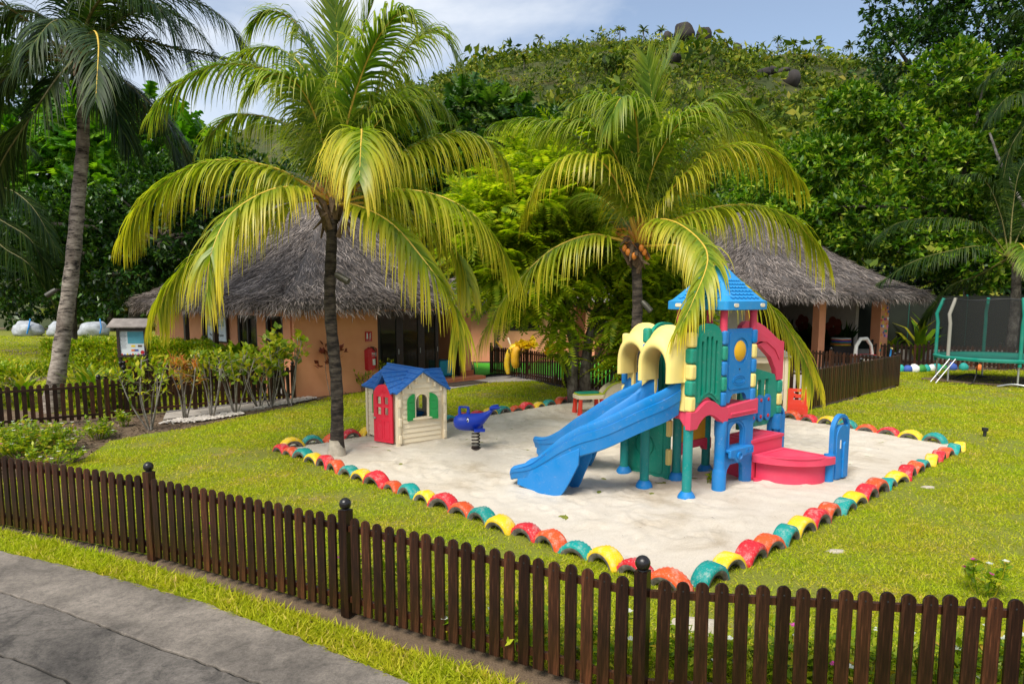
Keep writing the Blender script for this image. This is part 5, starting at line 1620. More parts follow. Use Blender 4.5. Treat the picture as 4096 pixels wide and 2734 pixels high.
wallbox(0, 6.6, 9.8, 10.0, mat='wall')
wallbox(6.4, 6.6, 0.2, 9.8, mat='wall')
wallbox(0.2, 6.4, 0.2, 9.8, 0.02, 0.12, 'innerwall', 'floor')
wallbox(0.2, 6.38, 4.8, 4.95, 0.12, 2.5, 'innerwall', 'partition')
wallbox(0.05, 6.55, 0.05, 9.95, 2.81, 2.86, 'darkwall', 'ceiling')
wallbox(2.2, 6.75, -0.55, -0.003, 0.0, 0.14, 'plinth', 'step')
wallbox(6.14, 6.66, -0.06, 0.25, 0.14, 0.30, 'plinth', 'pillar_base')
# glazed doors on the right-hand wall
for i, (a, b) in enumerate(((2.74, 3.62), (3.62, 4.48), (4.48, 5.2))):
    d = MB()
    for (x0, x1, z0, z1) in ((a, a + 0.13, 0.14, 2.35), (b - 0.13, b, 0.14, 2.35), (a + 0.13, b - 0.13, 0.14, 0.3), (a + 0.13, b - 0.13, 2.2, 2.35)):
        d.box(((x0 + x1) / 2, 0.10, (z0 + z1) / 2), (x1 - x0, 0.07, z1 - z0))
    dd = d.build('glazed_door', 'frame', cot, bevel=0.006)
    MB().box(((a + b) / 2, 0.10, 1.25), (b - a - 0.25, 0.012, 1.91)).build('pane', 'glass', dd)
    MB().box((b - 0.065, 0.055, 1.1), (0.02, 0.03, 0.16)).build('handle', 'steel', dd)
wallbox(6.07, 6.2, 0.03, 0.17, 0.14, 2.35, 'frame', 'door_jamb')
wallbox(0.02, 0.12, 0.6, 0.70, 0.12, 2.25, 'frame', 'door_jamb')
wallbox(0.02, 0.12, 1.5, 1.6, 0.12, 2.25, 'frame', 'door_jamb')
dl = MB().box((0.55, 0.72, 1.18), (0.85, 0.045, 2.1)).build('door', 'frame', cot, bevel=0.005)
MB().box((0.93, 0.68, 1.1), (0.03, 0.05, 0.14)).build('handle', 'steel', dl)
def window(y0, y1, z0, z1):
    d = MB()
    for (a, b, c, e) in ((y0, y0 + 0.1, z0, z1), (y1 - 0.1, y1, z0, z1), (y0 + 0.1, y1 - 0.1, z0, z0 + 0.09), (y0 + 0.1, y1 - 0.1, z1 - 0.09, z1), ((y0 + y1) / 2 - 0.04, (y0 + y1) / 2 + 0.04, z0 + 0.09, z1 - 0.09)):
        d.box((0.06, (a + b) / 2, (c + e) / 2), (0.09, b - a, e - c))
    wn = d.build('window', 'frame', cot, bevel=0.005)
    for (a, b) in ((y0 + 0.1, (y0 + y1) / 2 - 0.04), ((y0 + y1) / 2 + 0.04, y1 - 0.1)):
        MB().box((0.07, (a + b) / 2, (z0 + z1) / 2), (0.012, b - a, z1 - z0 - 0.18)).build('pane', 'glass', wn)
window(2.11, 3.36, 0.85, 2.25)
window(5.15, 5.9, 0.05, 2.25)
wallbox(-0.05, 0.0, 2.05, 3.42, 0.80, 0.85, 'frame', 'window_sill')
# pipe, lamp, posts of the verandah
MB().tube([(-0.03, 0.12, 0.2), (-0.03, 0.12, 2.4)], 0.018, 8).build('downpipe', 'plinth', cot)
for y in (3.25, 5.35):
    wallbox(-0.75, -0.62, y, y + 0.13, 0, 2.35, 'frame', 'verandah_post')
lam = MB().lathe([(0.02, 0), (0.10, 0.02), (0.11, 0.06), (0.02, 0.08)], (0, 0, 0), 14, axis='Y').build('wall_lamp', 'white', cot, smooth=40)
lam.location = (1.05, -0.085, 2.18)
thatch(cot, 3.3, 5.0, 4.35, 6.0, 1.9, 2.46, 5.85, 58000, 1.3)
# items on and near the cottage
def onwall(x, z, d=0.0):
    """world point on the right-hand wall"""
    return (-5.9 + 0.682 * x + 0.731 * d, 18.5 + 0.731 * x - 0.682 * d, z)
ex = thing('fire_extinguisher', 'fire extinguisher in a red cover on the cottage wall', 'extinguisher', onwall(2.45, 0.62), ca)
MB().lathe([(0.05, 0.04), (0.085, 0.06), (0.09, 0.10), (0.09, 0.52), (0.075, 0.58), (0.03, 0.62), (0.03, 0.66)], (0, -0.11, 0), 18).build('cylinder', 'red', ex, smooth=45)
cv = MB()
for sg in (-1, 1):
    cv.add([(sg * 0.20, -0.006, 0.02), (sg * 0.06, -0.205, 0.0), (sg * 0.075, -0.21, 0.66), (sg * 0.21, -0.006, 0.60), (sg * 0.10, -0.05, 0.69), (sg * 0.16, -0.12, 0.0), (sg * 0.17, -0.13, 0.63)], [(0, 5, 6, 3), (5, 1, 2, 6), (3, 6, 4), (6, 2, 4)])
cv.build('cover', 'red', ex)
MB().box((0.0, -0.11, 0.68), (0.04, 0.12, 0.03)).tube([(0.02, -0.12, 0.66), (0.09, -0.14, 0.55), (0.095, -0.15, 0.2)], 0.012, 6).build('valve_and_hose', 'black', ex)
MB().lathe([(0.0915, 0.16), (0.0915, 0.34)], (0, -0.11, 0), 18).build('label_band', 'paper', ex)
text('lettering', 'FIRE', 0.10, 'paper', ex, (0.0, -0.208, 0.49), (R(90), 0, 0), depth=0.001)
text('lettering', 'EXTINGUISHER', 0.026, 'paper', ex, (0.0, -0.208, 0.425), (R(90), 0, 0), depth=0.001)
sg_ = thing('safety_sign', 'small red fire extinguisher sign above the red cover', 'sign', onwall(2.40, 1.62, 0.012), ca)
MB().box((0, 0, 0), (0.24, 0.008, 0.30)).build('plate', 'red', sg_)
MB().prism([[(-0.075, -0.07), (-0.025, -0.07), (-0.025, 0.07), (-0.04, 0.09), (-0.06, 0.09), (-0.075, 0.07)]], -0.006, -0.004, 'XZ').box((-0.055, -0.005, 0.10), (0.05, 0.002, 0.014)).build('pictogram', 'paper', sg_)
mb = MB()
for k in range(5):
    z = 0.085 - 0.037 * k
    mb.prism([[(0.02, z - 0.03), (0.05, z - 0.022), (0.075, z), (0.09, z + 0.025), (0.06, z + 0.012), (0.035, z - 0.012)]], -0.006, -0.004, 'XZ')
mb.build('pictogram', 'paper', sg_)
text('lettering', 'Fire Extinguisher', 0.028, 'paper', sg_, (0, -0.006, -0.122), (R(90), 0, 0), depth=0.001)
# hanging kids club sign, seen edge-on from the left wall
def onleft(y, z, d=0.0):
    return (-5.9 - 0.731 * y - 0.682 * d, 18.5 + 0.682 * y - 0.731 * d, z)
sa = ca - math.pi / 2
ks = thing('club_sign', 'white hanging signboard with hand lettering beside the dark window', 'sign', onleft(4.55, 1.87, 0.10), sa)
MB().box((0, 0.03, 0), (1.36, 0.05, 0.98)).build('frame', 'frame', ks)
MB().box((0, 0.0, 0), (1.30, 0.03, 0.92)).build('board', 'paper', ks)
text('lettering', '@CONSTANCE', 0.11, 'inkdark', ks, (-0.2, -0.017, 0.30), (R(90), 0, 0))
text('lettering', 'KiDS CLUB', 0.25, 'ink', ks, (-0.05, -0.017, 0.08), (R(90), 0, 0))
text('lettering', 'Play - Laugh - Explore', 0.115, 'inkdark', ks, (0.0, -0.017, -0.27), (R(90), 0, 0))
cb = thing('ottoman', 'turquoise cube ottoman in the open cottage doorway', 'ottoman', onwall(5.62, 0.12, -0.45), ca)
MB().box((0, 0, 0.30), (0.6, 0.6, 0.52)).build('cushion', 'cyan', cb, bevel=0.03, seg=3)
for a in (-.22, .22):
    for b in (-.22, .22):
        MB().lathe([(0.025, 0), (0.025, 0.05)], (a, b, 0), 8).build('leg', 'black', cb)
dm = MB().box((0, 0, 0), (1.5, 0.7, 0.02)).build('door_mat', 'mat')
dm.location = onwall(5.3, 0.045, 1.0)
dm.rotation_euler = (0, 0, ca)
tag(dm, 'brown door mat on the paving below the cottage step', 'mat')
tb = thing('toy_box', 'lime and orange toy chest behind the cottage glass door', 'toy box', onwall(3.1, 0.12, -0.9), ca)
MB().box((0, 0, 0.25), (0.6, 0.5, 0.5)).build('chest', 'orangered', tb, bevel=0.03)
MB().prism([[(-0.32, 0.5), (0.32, 0.5), (0.26, 0.72), (-0.26, 0.72)]], -0.27, 0.27, 'XZ').build('lid', 'lime', tb, bevel=0.03)
pf = MB().lathe([(0.3, 0), (0.5, 0.08), (0.52, 0.16), (0.4, 0.3), (0.05, 0.36)], (0, 0, 0), 18).build('floor_cushion', 'shutter', None, smooth=60)
pf.location = onwall(4.0, 0.12, -0.9)
tag(pf, 'green round floor cushion inside the glass doors', 'cushion')
wallst = MB().box((0, 0, 0.9), (0.8, 0.35, 1.8)).build('shelf_unit', 'white')
wallst.location = onwall(4.3, 0.12, -3.2)
wallst.rotation_euler = (0, 0, ca)
tag(wallst, 'white shelf unit deep inside the cottage', 'shelf')

# ------------------------------------------------------------------ right-hand pavilion
pa = math.atan2(0.39, 0.92)
pav = thing('pavilion', 'open thatched pavilion with terracotta pillars on the right', 'pavilion', (15.2, 28.3, 0), pa)
# local x runs along the front (negative to the left), y to the back
for i, (x, y) in enumerate(((0, 0), (-3.36, 0), (-6.8, 0), (0, 6.8), (-6.8, 6.8))):
    MB().box((x, y, 1.42), (0.46 if i == 0 else 0.34, 0.46 if i == 0 else 0.34, 2.84)).build('pillar', 'wall', pav, bevel=0.01)
MB().box((-3.4, 6.9, 1.4), (6.6, 0.18, 2.8)).build('back_wall', 'innerwall', pav)
MB().box((-6.95, 3.4, 1.4), (0.18, 6.6, 2.8)).build('side_wall', 'innerwall', pav)
MB().box((0.0, 3.9, 1.4), (0.18, 5.6, 2.8)).build('side_wall', 'innerwall', pav)
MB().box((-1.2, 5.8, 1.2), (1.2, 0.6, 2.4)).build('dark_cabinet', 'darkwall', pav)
MB().box((-3.4, 0, 2.75), (7.2, 0.2, 0.22)).build('beam', 'frame', pav)
MB().box((0, 3.4, 2.75), (0.2, 7.0, 0.22)).build('beam', 'frame', pav)
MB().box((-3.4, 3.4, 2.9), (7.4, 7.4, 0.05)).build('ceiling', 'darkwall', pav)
thatch(pav, -3.4, 3.4, 5.3, 5.3, 0.9, 2.72, 6.15, 42000, 1.25, lean=(-0.8, 0.3))
# mural: dark plants and a round mask on the back wall
mu = MB()
for k in range(60):
    x0, z0 = -5.9 + 5.2 * random.random(), 0.5 + 0.5 * random.random()
    for j in range(5):
        a = R(40 + 100 * random.random())
        l = 0.5 + 0.6 * random.random()
        c, s = math.cos(a), math.sin(a)
        y0 = 1.4 + (x0 + 5.9) / 5.2 * 4.4
        mu.add([(-0.095, y0, z0), (-0.095, y0 + c * l * .5 - s * .07, z0 + s * l * .5 + c * .07), (-0.095, y0 + c * l, z0 + s * l), (-0.095, y0 + c * l * .5 + s * .07, z0 + s * l * .5 - c * .07)], [(0, 1, 2, 3)])
mu.build('mural_plants', 'darkleaf', pav)
MB().box((-0.093, 3.9, 0.55), (0.004, 5.5, 1.1)).build('mural_ground', 'darkwall', pav)
for (x, z, r_) in ((2.2, 1.5, 0.5), (4.0, 1.6, 0.45)):
    mu = MB()
    for j in range(5):
        a = R(72 * j)
        mu.prism([arc(x + r_ * .5 * math.cos(a), z + r_ * .5 * math.sin(a), r_ * .42, 0, 330, 11)], -0.104 - 0.001 * j, -0.1, 'YZ')
    mu.build('mural_flower', 'redleaf', pav)
mk = MB().prism([arc(5.6, 1.55, 0.5, 0, 350, 24, 0.62)], -0.12, -0.1, 'YZ').prism([arc(5.6, 1.6, 0.2, 0, 350, 14, 0.4)], -0.14, -0.12, 'YZ', 1).build('mural_roundel', ['yellow2', 'black'], pav)
# paper stars on the corner pillar
def star(r):
    return [(r * (1 if k % 2 == 0 else 0.42) * math.cos(R(90 + 36 * k)), r * (1 if k % 2 == 0 else 0.42) * math.sin(R(90 + 36 * k))) for k in range(10)]
pillar0 = [o for o in pav.children if o.name.startswith('pillar')]
pillar0 = min(pillar0, key=lambda o: abs(o.data.vertices[0].co.x) + abs(o.data.vertices[0].co.y))
cols = [0, 5, 3, 0, 2, 4, 1, 6, 1, 0, 3, 6, 0, 5, 7, 8, 2, 4, 5, 3, 7, 0, 8, 5, 3]
spots = [(-.12, 2.32), (.02, 2.28), (.13, 2.36), (.05, 2.1), (-.12, 1.98), (.0, 1.9), (.08, 1.88), (.18, 1.92), (-.18, 1.85), (-.09, 1.76), (-.15, 1.62), (-.05, 1.6), (.03, 1.62), (.12, 1.7), (.18, 1.6), (.05, 1.42), (.13, 1.4), (-.02, 1.34), (-.14, 1.25), (.05, 1.22), (.16, 1.2), (-.14, 0.9), (-.15, 0.62), (.12, 2.12), (.19, 2.2)]
for (x, z), c in zip(spots, cols):
    o = MB().prism([[(p[0] + x, p[1] + z) for p in star(0.085)]], -0.234, -0.231, 'XZ').build('paper_star', 'paint%d' % c, pillar0)
MB().box((0.05, -0.27, 2.52), (0.05, 0.08, 0.12)).ball((0.05, -0.32, 2.48), 0.05, 10, 8).build('spot_lamp', 'bronze', pillar0)
def pl(x, y, z=0.05):
    return (15.2 + x * math.cos(pa) - y * math.sin(pa), 28.3 + x * math.sin(pa) + y * math.cos(pa), z)
# toys under the pavilion roof
tc_ = thing('ride_on_car', 'white and red ride-on toy car behind the pavilion fence', 'toy car', pl(-1.9, -0.9), R(20))
MB().prism([rrect(-0.45, -0.25, 0.45, 0.25, 0.1)], 0.12, 0.5, 'XY').build('body', 'red', tc_, bevel=0.04, seg=3)
MB().tube([(-0.42, 0, 0.45), (-0.40, 0, 0.85), (-0.2, 0, 1.12), (0.12, 0, 1.12)], 0.075, 10).tube([(0.12, 0, 1.12), (0.36, 0, 0.85), (0.45, 0, 0.5)], [0.07, 0.06, 0.06], 10).build('roof_arch', 'white', tc_, smooth=60)
for a in (-0.3, 0.3):
    for b in (-0.25, 0.25):
        MB().lathe([(0.05, -0.04), (0.13, -0.035), (0.13, 0.035), (0.05, 0.04)], (a, b, 0.13), 14, axis='Y').build('wheel', 'black', tc_)
t2 = thing('toy_trike', 'blue and yellow toy tricycle behind the pavilion fence', 'tricycle', pl(-1.15, -1.2), R(-20))
MB().tube([(-0.25, 0, 0.3), (0.0, 0, 0.33), (0.22, 0, 0.35), (0.25, 0, 0.75)], 0.035, 8).build('frame', 'blue', t2, smooth=60)
MB().tube([(0.25, -0.2, 0.76), (0.25, 0.2, 0.76)], 0.025, 8).build('handlebar', 'yellow', t2)
MB().prism([rrect(-0.3, -0.12, -0.02, 0.12, 0.08)], 0.34, 0.42, 'XY').build('saddle', 'yellow', t2, bevel=0.02)
for (a, b) in ((0.25, 0), (-0.25, -0.16), (-0.25, 0.16)):
    MB().lathe([(0.04, -0.03), (0.15, -0.025), (0.15, 0.025), (0.04, 0.03)], (a, b, 0.15), 16, axis='Y').build('wheel', 'black', t2)
hp_ = thing('hoop_stack', 'stack of coloured rings on a dark stand in the pavilion', 'hoop stack', pl(-0.75, 1.2), 0)
MB().box((0, 0, 0.35), (0.9, 0.6, 0.7)).build('stand', 'darkwall', hp_, bevel=0.02)
for k in range(7):
    MB().lathe([(0.36, -0.018), (0.40, -0.018), (0.40, 0.018), (0.36, 0.018)], (random.uniform(-.02, .02), random.uniform(-.02, .02), 0.73 + 0.045 * k), 24).build('ring', 'paint%d' % (k % 9), hp_)
tbk = thing('play_slide', 'yellow toy slide beside the second pavilion pillar', 'toy slide', pl(-3.9, 0.3), R(190))
MB().prism([[(-0.6, 0.05), (0.5, 0.85), (0.75, 0.85), (0.75, 0.0), (0.6, 0.0), (0.55, 0.7), (-0.5, 0.0)]], -0.2, 0.2, 'XZ').build('chute', 'yellow2', tbk, bevel=0.02)
MB().tube([(0.72, -0.2, 0.8), (0.72, -0.2, 1.1), (0.72, 0.2, 1.1), (0.72, 0.2, 0.8)], 0.03, 8).build('grab_rail', 'pink', tbk)

# ------------------------------------------------------------------ low building in the middle
mid = thing('annexe', 'low terracotta annexe seen between the two thatched roofs', 'building', (-3.0, 29.6, 0), R(2))
def mb_(x0, x1, y0, y1, z0, z1, mat, name):
    return MB().box(((x0 + x1) / 2, (y0 + y1) / 2, (z0 + z1) / 2), (x1 - x0, y1 - y0, z1 - z0)).build(name, mat, mid)
mb_(0, 2.9, 0, 0.2, 0, 2.75, 'wall', 'wall')
mb_(2.9, 4.2, 0, 0.2, 0, 1.35, 'wall', 'wall')
mb_(2.9, 4.2, 0, 0.2, 2.2, 2.75, 'wall', 'wall')
mb_(4.2, 5.6, 0, 0.2, 0, 2.75, 'wall', 'wall')
for (a, b, c, d) in ((2.9, 2.98, 1.35, 2.2), (4.12, 4.2, 1.35, 2.2), (2.98, 4.12, 1.35, 1.43), (2.98, 4.12, 2.12, 2.2)):
    mb_(a, b, -0.03, 0.1, c, d, 'frame', 'window_frame')
mb_(2.98, 4.12, 0.06, 0.08, 1.43, 2.12, 'glass', 'window_pane')
mb_(2.2, 2.4, -1.2, -1.0, 0, 2.5, 'frame', 'verandah_post')
mb_(5.6, 11.5, 2.4, 2.6, 0, 2.75, 'wall', 'wall')
mb_(6.2, 6.6, -0.1, 0.3, 0, 2.6, 'wall', 'pillar')
mb_(9.6, 9.9, -0.1, 0.2, 0, 2.6, 'frame', 'verandah_post')
mb_(5.6, 5.8, 0.2, 2.4, 0, 2.75, 'wall', 'wall')
mb_(5.7, 11.5, 0.0, 0.14, 2.36, 2.52, 'frame', 'beam')
for x in (9.0, 10.3):
    MB().tube([(x, 0.07, 1.9), (x + (0.5 if x < 9.5 else -0.5), 0.07, 2.4)], 0.04, 6).build('brace', 'steel', mid)
mb_(6.9, 7.6, 2.37, 2.395, 1.1, 2.2, 'inkdark', 'round_poster')
mp_ = MB().prism([arc(7.25, 1.65, 0.30, 0, 345, 20)], 2.36, 2.368, 'XZ').prism([arc(7.25, 1.65, 0.16, 0, 345, 20)], 2.352, 2.36, 'XZ', 1).build('poster_rings', ['paper', 'black'], mid)
thr = thatch(mid, 2.2, 2.4, 3.6, 3.4, 0.3, 2.62, 4.2, 9000, 1.2)
# grey shingle roof over the verandah, shingle courses as raised strips
rr = MB().add([(5.0, -0.8, 2.66), (12.2, -0.8, 2.66), (12.2, 3.4, 4.1), (5.0, 3.4, 4.1), (5.0, -0.8, 2.58), (12.2, -0.8, 2.58), (12.2, 3.4, 4.0), (5.0, 3.4, 4.0)], [(0, 1, 2, 3), (7, 6, 5, 4), (0, 4, 5, 1), (1, 5, 6, 2), (2, 6, 7, 3), (3, 7, 4, 0)]).build('verandah_roof', 'shingle', mid)
mb = MB()
for r_ in range(14):
    y = -0.8 + 0.3 * r_
    z = 2.66 + (y + 0.8) * 1.44 / 4.2
    for c in range(24):
        x = 5.0 + 0.3 * c + (0.15 if r_ % 2 else 0)
        mb.add([(x, y, z + 0.03), (x + 0.29, y, z + 0.03), (x + 0.29, y + 0.3, z + 0.11), (x, y + 0.3, z + 0.11), (x, y, z + .001), (x + 0.29, y, z + .001)], [(0, 1, 2, 3), (4, 5, 1, 0)])
mb.build('shingles', 'shingle', rr, kind='stuff')
al = MB().box((0, 0, 0), (0.09, 0.05, 0.13)).build('call_point', 'red')
al.location = (-2.88, 29.55, 2.0)
tag(al, 'small red alarm box on the annexe wall', 'alarm box')
# ------------------------------------------------------------------ palms: rachis lines in metres from each palm's foot
P1 = [
    ('y', [(0.07,0.0,4.31),(-0.33,-0.1,4.62),(-0.94,-0.2,4.91),(-1.81,-0.4,4.95),(-2.6,-0.5,4.52),(-3.17,-0.5,3.83)]),
    ('Y', [(0.07,0.0,4.31),(-0.24,-0.4,4.5),(-0.61,-1.0,4.41),(-1.02,-1.6,3.97),(-1.2,-1.9,3.39),(-1.25,-2.0,2.83)]),
    ('y', [(0.07,0.0,4.31),(-0.35,-0.3,4.34),(-1.04,-0.6,4.02),(-1.77,-0.9,3.52),(-2.23,-1.0,2.98),(-2.46,-1.0,2.57)]),
    ('g', [(0.07,0.0,4.31),(-0.1,0.2,5.28),(-0.47,0.3,6.09),(-1.15,0.4,6.62),(-1.97,0.4,6.69),(-2.66,0.4,6.33),(-3.05,0.4,5.94)]),
    ('g', [(0.07,0.0,4.31),(-0.31,0.4,5.17),(-1.05,0.9,5.88),(-2.02,1.2,6.07),(-2.57,1.3,5.67)]),
    ('g', [(0.07,0.0,4.31),(0.01,0.1,5.75),(-0.2,0.2,6.69),(-0.54,0.2,7.32),(-0.97,0.2,7.49),(-1.24,0.2,7.28)]),
    ('g', [(0.07,0.0,4.31),(-0.24,0.5,5.71),(-0.59,1.0,6.73),(-1.25,1.4,7.32),(-2.05,1.6,7.31)]),
    ('s', [(0.07,0.0,4.31),(0.26,0.0,5.73),(0.56,0.1,6.94),(0.86,0.1,7.76)]),
    ('s', [(0.07,0.0,4.31),(0.09,0.1,5.75),(0.17,0.2,6.9),(0.12,0.2,7.73)]),
    ('g', [(0.07,0.0,4.31),(0.41,-0.2,5.68),(0.89,-0.5,6.66),(1.36,-0.8,7.06),(1.65,-1.0,6.92)]),
    ('g', [(0.07,0.0,4.31),(0.4,0.3,5.44),(0.85,0.4,6.4),(1.37,0.5,7.08),(1.78,0.5,7.29),(2.11,0.5,6.94)]),
    ('g', [(0.07,0.0,4.31),(0.22,0.8,5.78),(0.6,1.3,6.44),(1.27,1.7,6.71),(1.82,1.9,6.37)]),
    ('y', [(0.07,0.0,4.31),(0.7,0.2,4.84),(1.46,0.2,5.35),(2.2,0.2,5.53),(2.71,0.2,5.35),(2.97,0.2,5.06)]),
    ('y', [(0.07,0.0,4.31),(0.61,-0.1,4.44),(1.37,-0.3,4.51),(2.1,-0.5,4.31),(2.66,-0.6,3.89),(3.05,-0.6,3.26)]),
    ('Y', [(0.07,0.0,4.31),(0.52,-0.6,4.91),(0.82,-1.3,5.15),(0.96,-1.8,5.1),(1.09,-2.5,4.71),(1.15,-2.9,4.25)]),
    ('Y', [(0.07,0.0,4.31),(0.55,-0.5,4.24),(1.2,-1.0,3.91),(1.79,-1.5,3.29),(2.22,-1.7,2.65),(2.3,-1.7,2.13)]),
    ('g', [(0.07,0.0,4.31),(0.42,1.2,4.94),(0.86,2.0,5.24),(1.38,2.6,4.83)]),
    ('g', [(0.07,0.0,4.31),(-0.73,1.3,4.96),(-1.6,2.2,5.19),(-2.46,2.8,4.68)]),
    ('y', [(0.07,0.0,4.31),(0.65,0.4,4.4),(1.37,0.7,4.25),(1.97,0.9,3.73),(2.28,0.9,3.02)]),
    ('g', [(0.07,0.0,4.31),(0.0,-0.3,5.31),(-0.2,-0.6,5.97),(-0.5,-0.9,6.14),(-0.84,-1.1,5.89)]),
    ('g', [(0.07,0.0,4.31),(0.58,-0.2,5.19),(1.02,-0.2,5.74),(1.38,-0.2,5.88),(1.59,-0.2,5.61)]),
]
P2 = [
    ('y', [(-0.0,0.0,3.79),(-0.56,-0.2,3.94),(-1.1,-0.4,3.97),(-1.89,-0.7,3.61),(-2.64,-0.9,2.82),(-3.14,-1.0,2.0)]),
    ('Y', [(-0.0,0.0,3.79),(-0.33,-0.3,4.61),(-0.81,-0.6,5.3),(-1.42,-0.9,5.4),(-1.95,-1.0,5.03),(-2.31,-1.1,4.34)]),
    ('g', [(-0.0,0.0,3.79),(-0.43,0.2,5.02),(-1.14,0.3,5.9),(-2.03,0.3,6.33),(-2.82,0.3,6.28)]),
    ('g', [(-0.0,0.0,3.79),(-0.1,0.1,5.35),(-0.4,0.0,6.34),(-0.86,-0.2,6.65),(-1.39,-0.4,6.47)]),
    ('g', [(-0.0,0.0,3.79),(-0.09,-0.3,5.44),(-0.28,-0.8,6.21),(-0.61,-1.3,6.3),(-0.87,-1.6,5.78)]),
    ('s', [(-0.0,0.0,3.79),(0.05,0.0,5.5),(0.28,0.0,6.75),(0.71,0.1,7.77)]),
    ('s', [(-0.0,0.0,3.79),(0.16,0.1,5.52),(0.22,0.1,6.61),(0.11,0.1,7.44)]),
    ('g', [(-0.0,0.0,3.79),(0.34,0.1,5.18),(0.84,0.1,6.19),(1.51,0.1,6.74),(2.04,0.1,6.61),(2.26,0.1,6.36)]),
    ('y', [(-0.0,0.0,3.79),(0.61,0.5,4.89),(1.36,0.7,5.9),(2.1,0.8,6.28),(2.85,0.8,6.01),(3.19,0.8,5.57)]),
    ('Y', [(-0.0,0.0,3.79),(0.44,-0.3,4.69),(0.96,-0.5,5.32),(1.51,-0.6,5.61),(2.17,-0.6,5.58),(2.73,-0.6,5.18),(2.95,-0.6,4.93)]),
    ('y', [(-0.0,0.0,3.79),(0.47,-0.2,4.2),(1.19,-0.4,4.47),(2.05,-0.6,4.53),(2.81,-0.6,4.28),(3.34,-0.6,3.74),(3.48,-0.6,3.49)]),
    ('Y', [(-0.0,0.0,3.79),(0.13,-0.8,4.18),(0.23,-2.0,4.06),(0.33,-3.2,3.68),(0.27,-4.0,3.3),(-0.11,-4.7,2.71),(-0.35,-5.0,2.37)]),
    ('Y', [(-0.0,0.0,3.79),(0.64,-0.8,3.73),(1.14,-1.4,3.33),(1.65,-1.8,2.93),(2.14,-2.0,2.4),(2.51,-2.1,1.79),(2.74,-2.1,1.29)]),
    ('g', [(-0.0,0.0,3.79),(0.68,1.2,4.63),(1.54,2.0,5.11),(2.53,2.6,4.8)]),
    ('g', [(-0.0,0.0,3.79),(-0.27,1.2,4.63),(-0.86,2.0,5.11),(-1.52,2.6,4.7)]),
    ('g', [(-0.0,0.0,3.79),(0.15,-0.4,5.17),(0.54,-0.8,5.97),(0.94,-1.1,6.13),(1.28,-1.3,5.85)]),
    ('g', [(-0.0,0.0,3.79),(-0.32,-0.2,5.04),(-0.79,-0.4,5.83),(-1.39,-0.5,6.13),(-1.97,-0.5,5.97)]),
    ('g', [(-0.0,0.0,3.79),(0.63,0.2,5.11),(1.3,0.2,6.05),(1.99,0.2,6.47),(2.52,0.2,6.22)]),
]
P3 = [
    ('d', [(1.39,0.0,8.29),(2.45,-0.2,8.98),(3.36,-0.4,9.22),(4.17,-0.5,8.86),(4.68,-0.5,8.3)]),
    ('d', [(1.39,0.0,8.29),(2.51,0.2,8.74),(3.67,0.3,8.53),(4.89,0.3,8.29),(5.91,0.3,7.99),(6.5,0.3,7.4)]),
    ('m', [(1.39,0.0,8.29),(2.21,-1.0,8.36),(2.97,-2.0,8.1),(3.6,-3.0,7.48),(3.87,-3.6,6.63),(3.95,-3.8,6.27)]),
    ('d', [(1.39,0.0,8.29),(0.65,0.0,9.15),(-0.04,0.0,9.24),(-0.99,0.0,8.67)]),
    ('d', [(1.39,0.0,8.29),(0.68,-0.3,8.19),(0.11,-0.5,7.84),(-0.67,-0.6,7.06)]),
    ('d', [(1.39,0.0,8.29),(1.17,-0.5,7.65),(0.78,-0.9,6.7),(0.21,-1.0,5.84),(-0.14,-1.0,5.18)]),
    ('d', [(1.39,0.0,8.29),(1.56,0.0,9.34),(1.73,0.0,10.28),(2.18,0.0,11.02)]),
    ('d', [(1.39,0.0,8.29),(1.07,0.2,9.8),(0.57,0.3,10.79),(-0.09,0.3,11.27)]),
    ('d', [(1.39,0.0,8.29),(2.19,0.0,9.71),(3.03,0.0,10.46),(3.93,0.0,10.56)]),
    ('d', [(1.39,0.0,8.29),(2.34,-0.3,7.81),(3.1,-0.5,7.23),(3.75,-0.6,6.54),(4.06,-0.6,5.92)]),
    ('d', [(1.39,0.0,8.29),(1.45,1.0,9.03),(1.77,2.0,9.28),(2.22,2.6,8.49)]),
    ('d', [(1.39,0.0,8.29),(0.16,1.0,8.93),(-1.29,2.0,8.96),(-2.5,2.6,8.04)]),
    ('d', [(1.39,0.0,8.29),(1.05,1.2,8.07),(1.11,2.0,7.65),(1.28,2.2,6.81)]),
    ('d', [(1.39,0.0,8.29),(1.98,-1.2,8.51),(2.25,-2.2,8.21),(2.31,-3.0,7.44)]),
    ('d', [(1.39,0.0,8.29),(2.25,0.4,9.5),(3.4,0.6,9.87),(4.51,0.6,9.38),(5.09,0.6,8.49)]),
    ('d', [(1.4,0.0,8.1),(2.2,-0.8,8.9),(3.2,-1.4,9.2),(4.2,-1.8,8.6),(4.8,-2.0,7.6)]),
    ('d', [(1.4,0.0,8.1),(0.5,-0.9,9.0),(-0.6,-1.6,9.3),(-1.8,-2.0,8.7),(-2.6,-2.2,7.6)]),
    ('d', [(1.4,0.0,8.1),(1.9,0.6,7.9),(2.5,1.2,7.2),(2.9,1.5,6.2)]),
    ('d', [(1.4,0.0,8.1),(0.9,-0.6,8.0),(0.2,-1.2,7.2),(-0.2,-1.5,6.0)]),
    ('d', [(1.4,0.0,8.1),(2.0,-0.7,8.0),(2.7,-1.2,7.3),(3.1,-1.5,6.3)]),
]
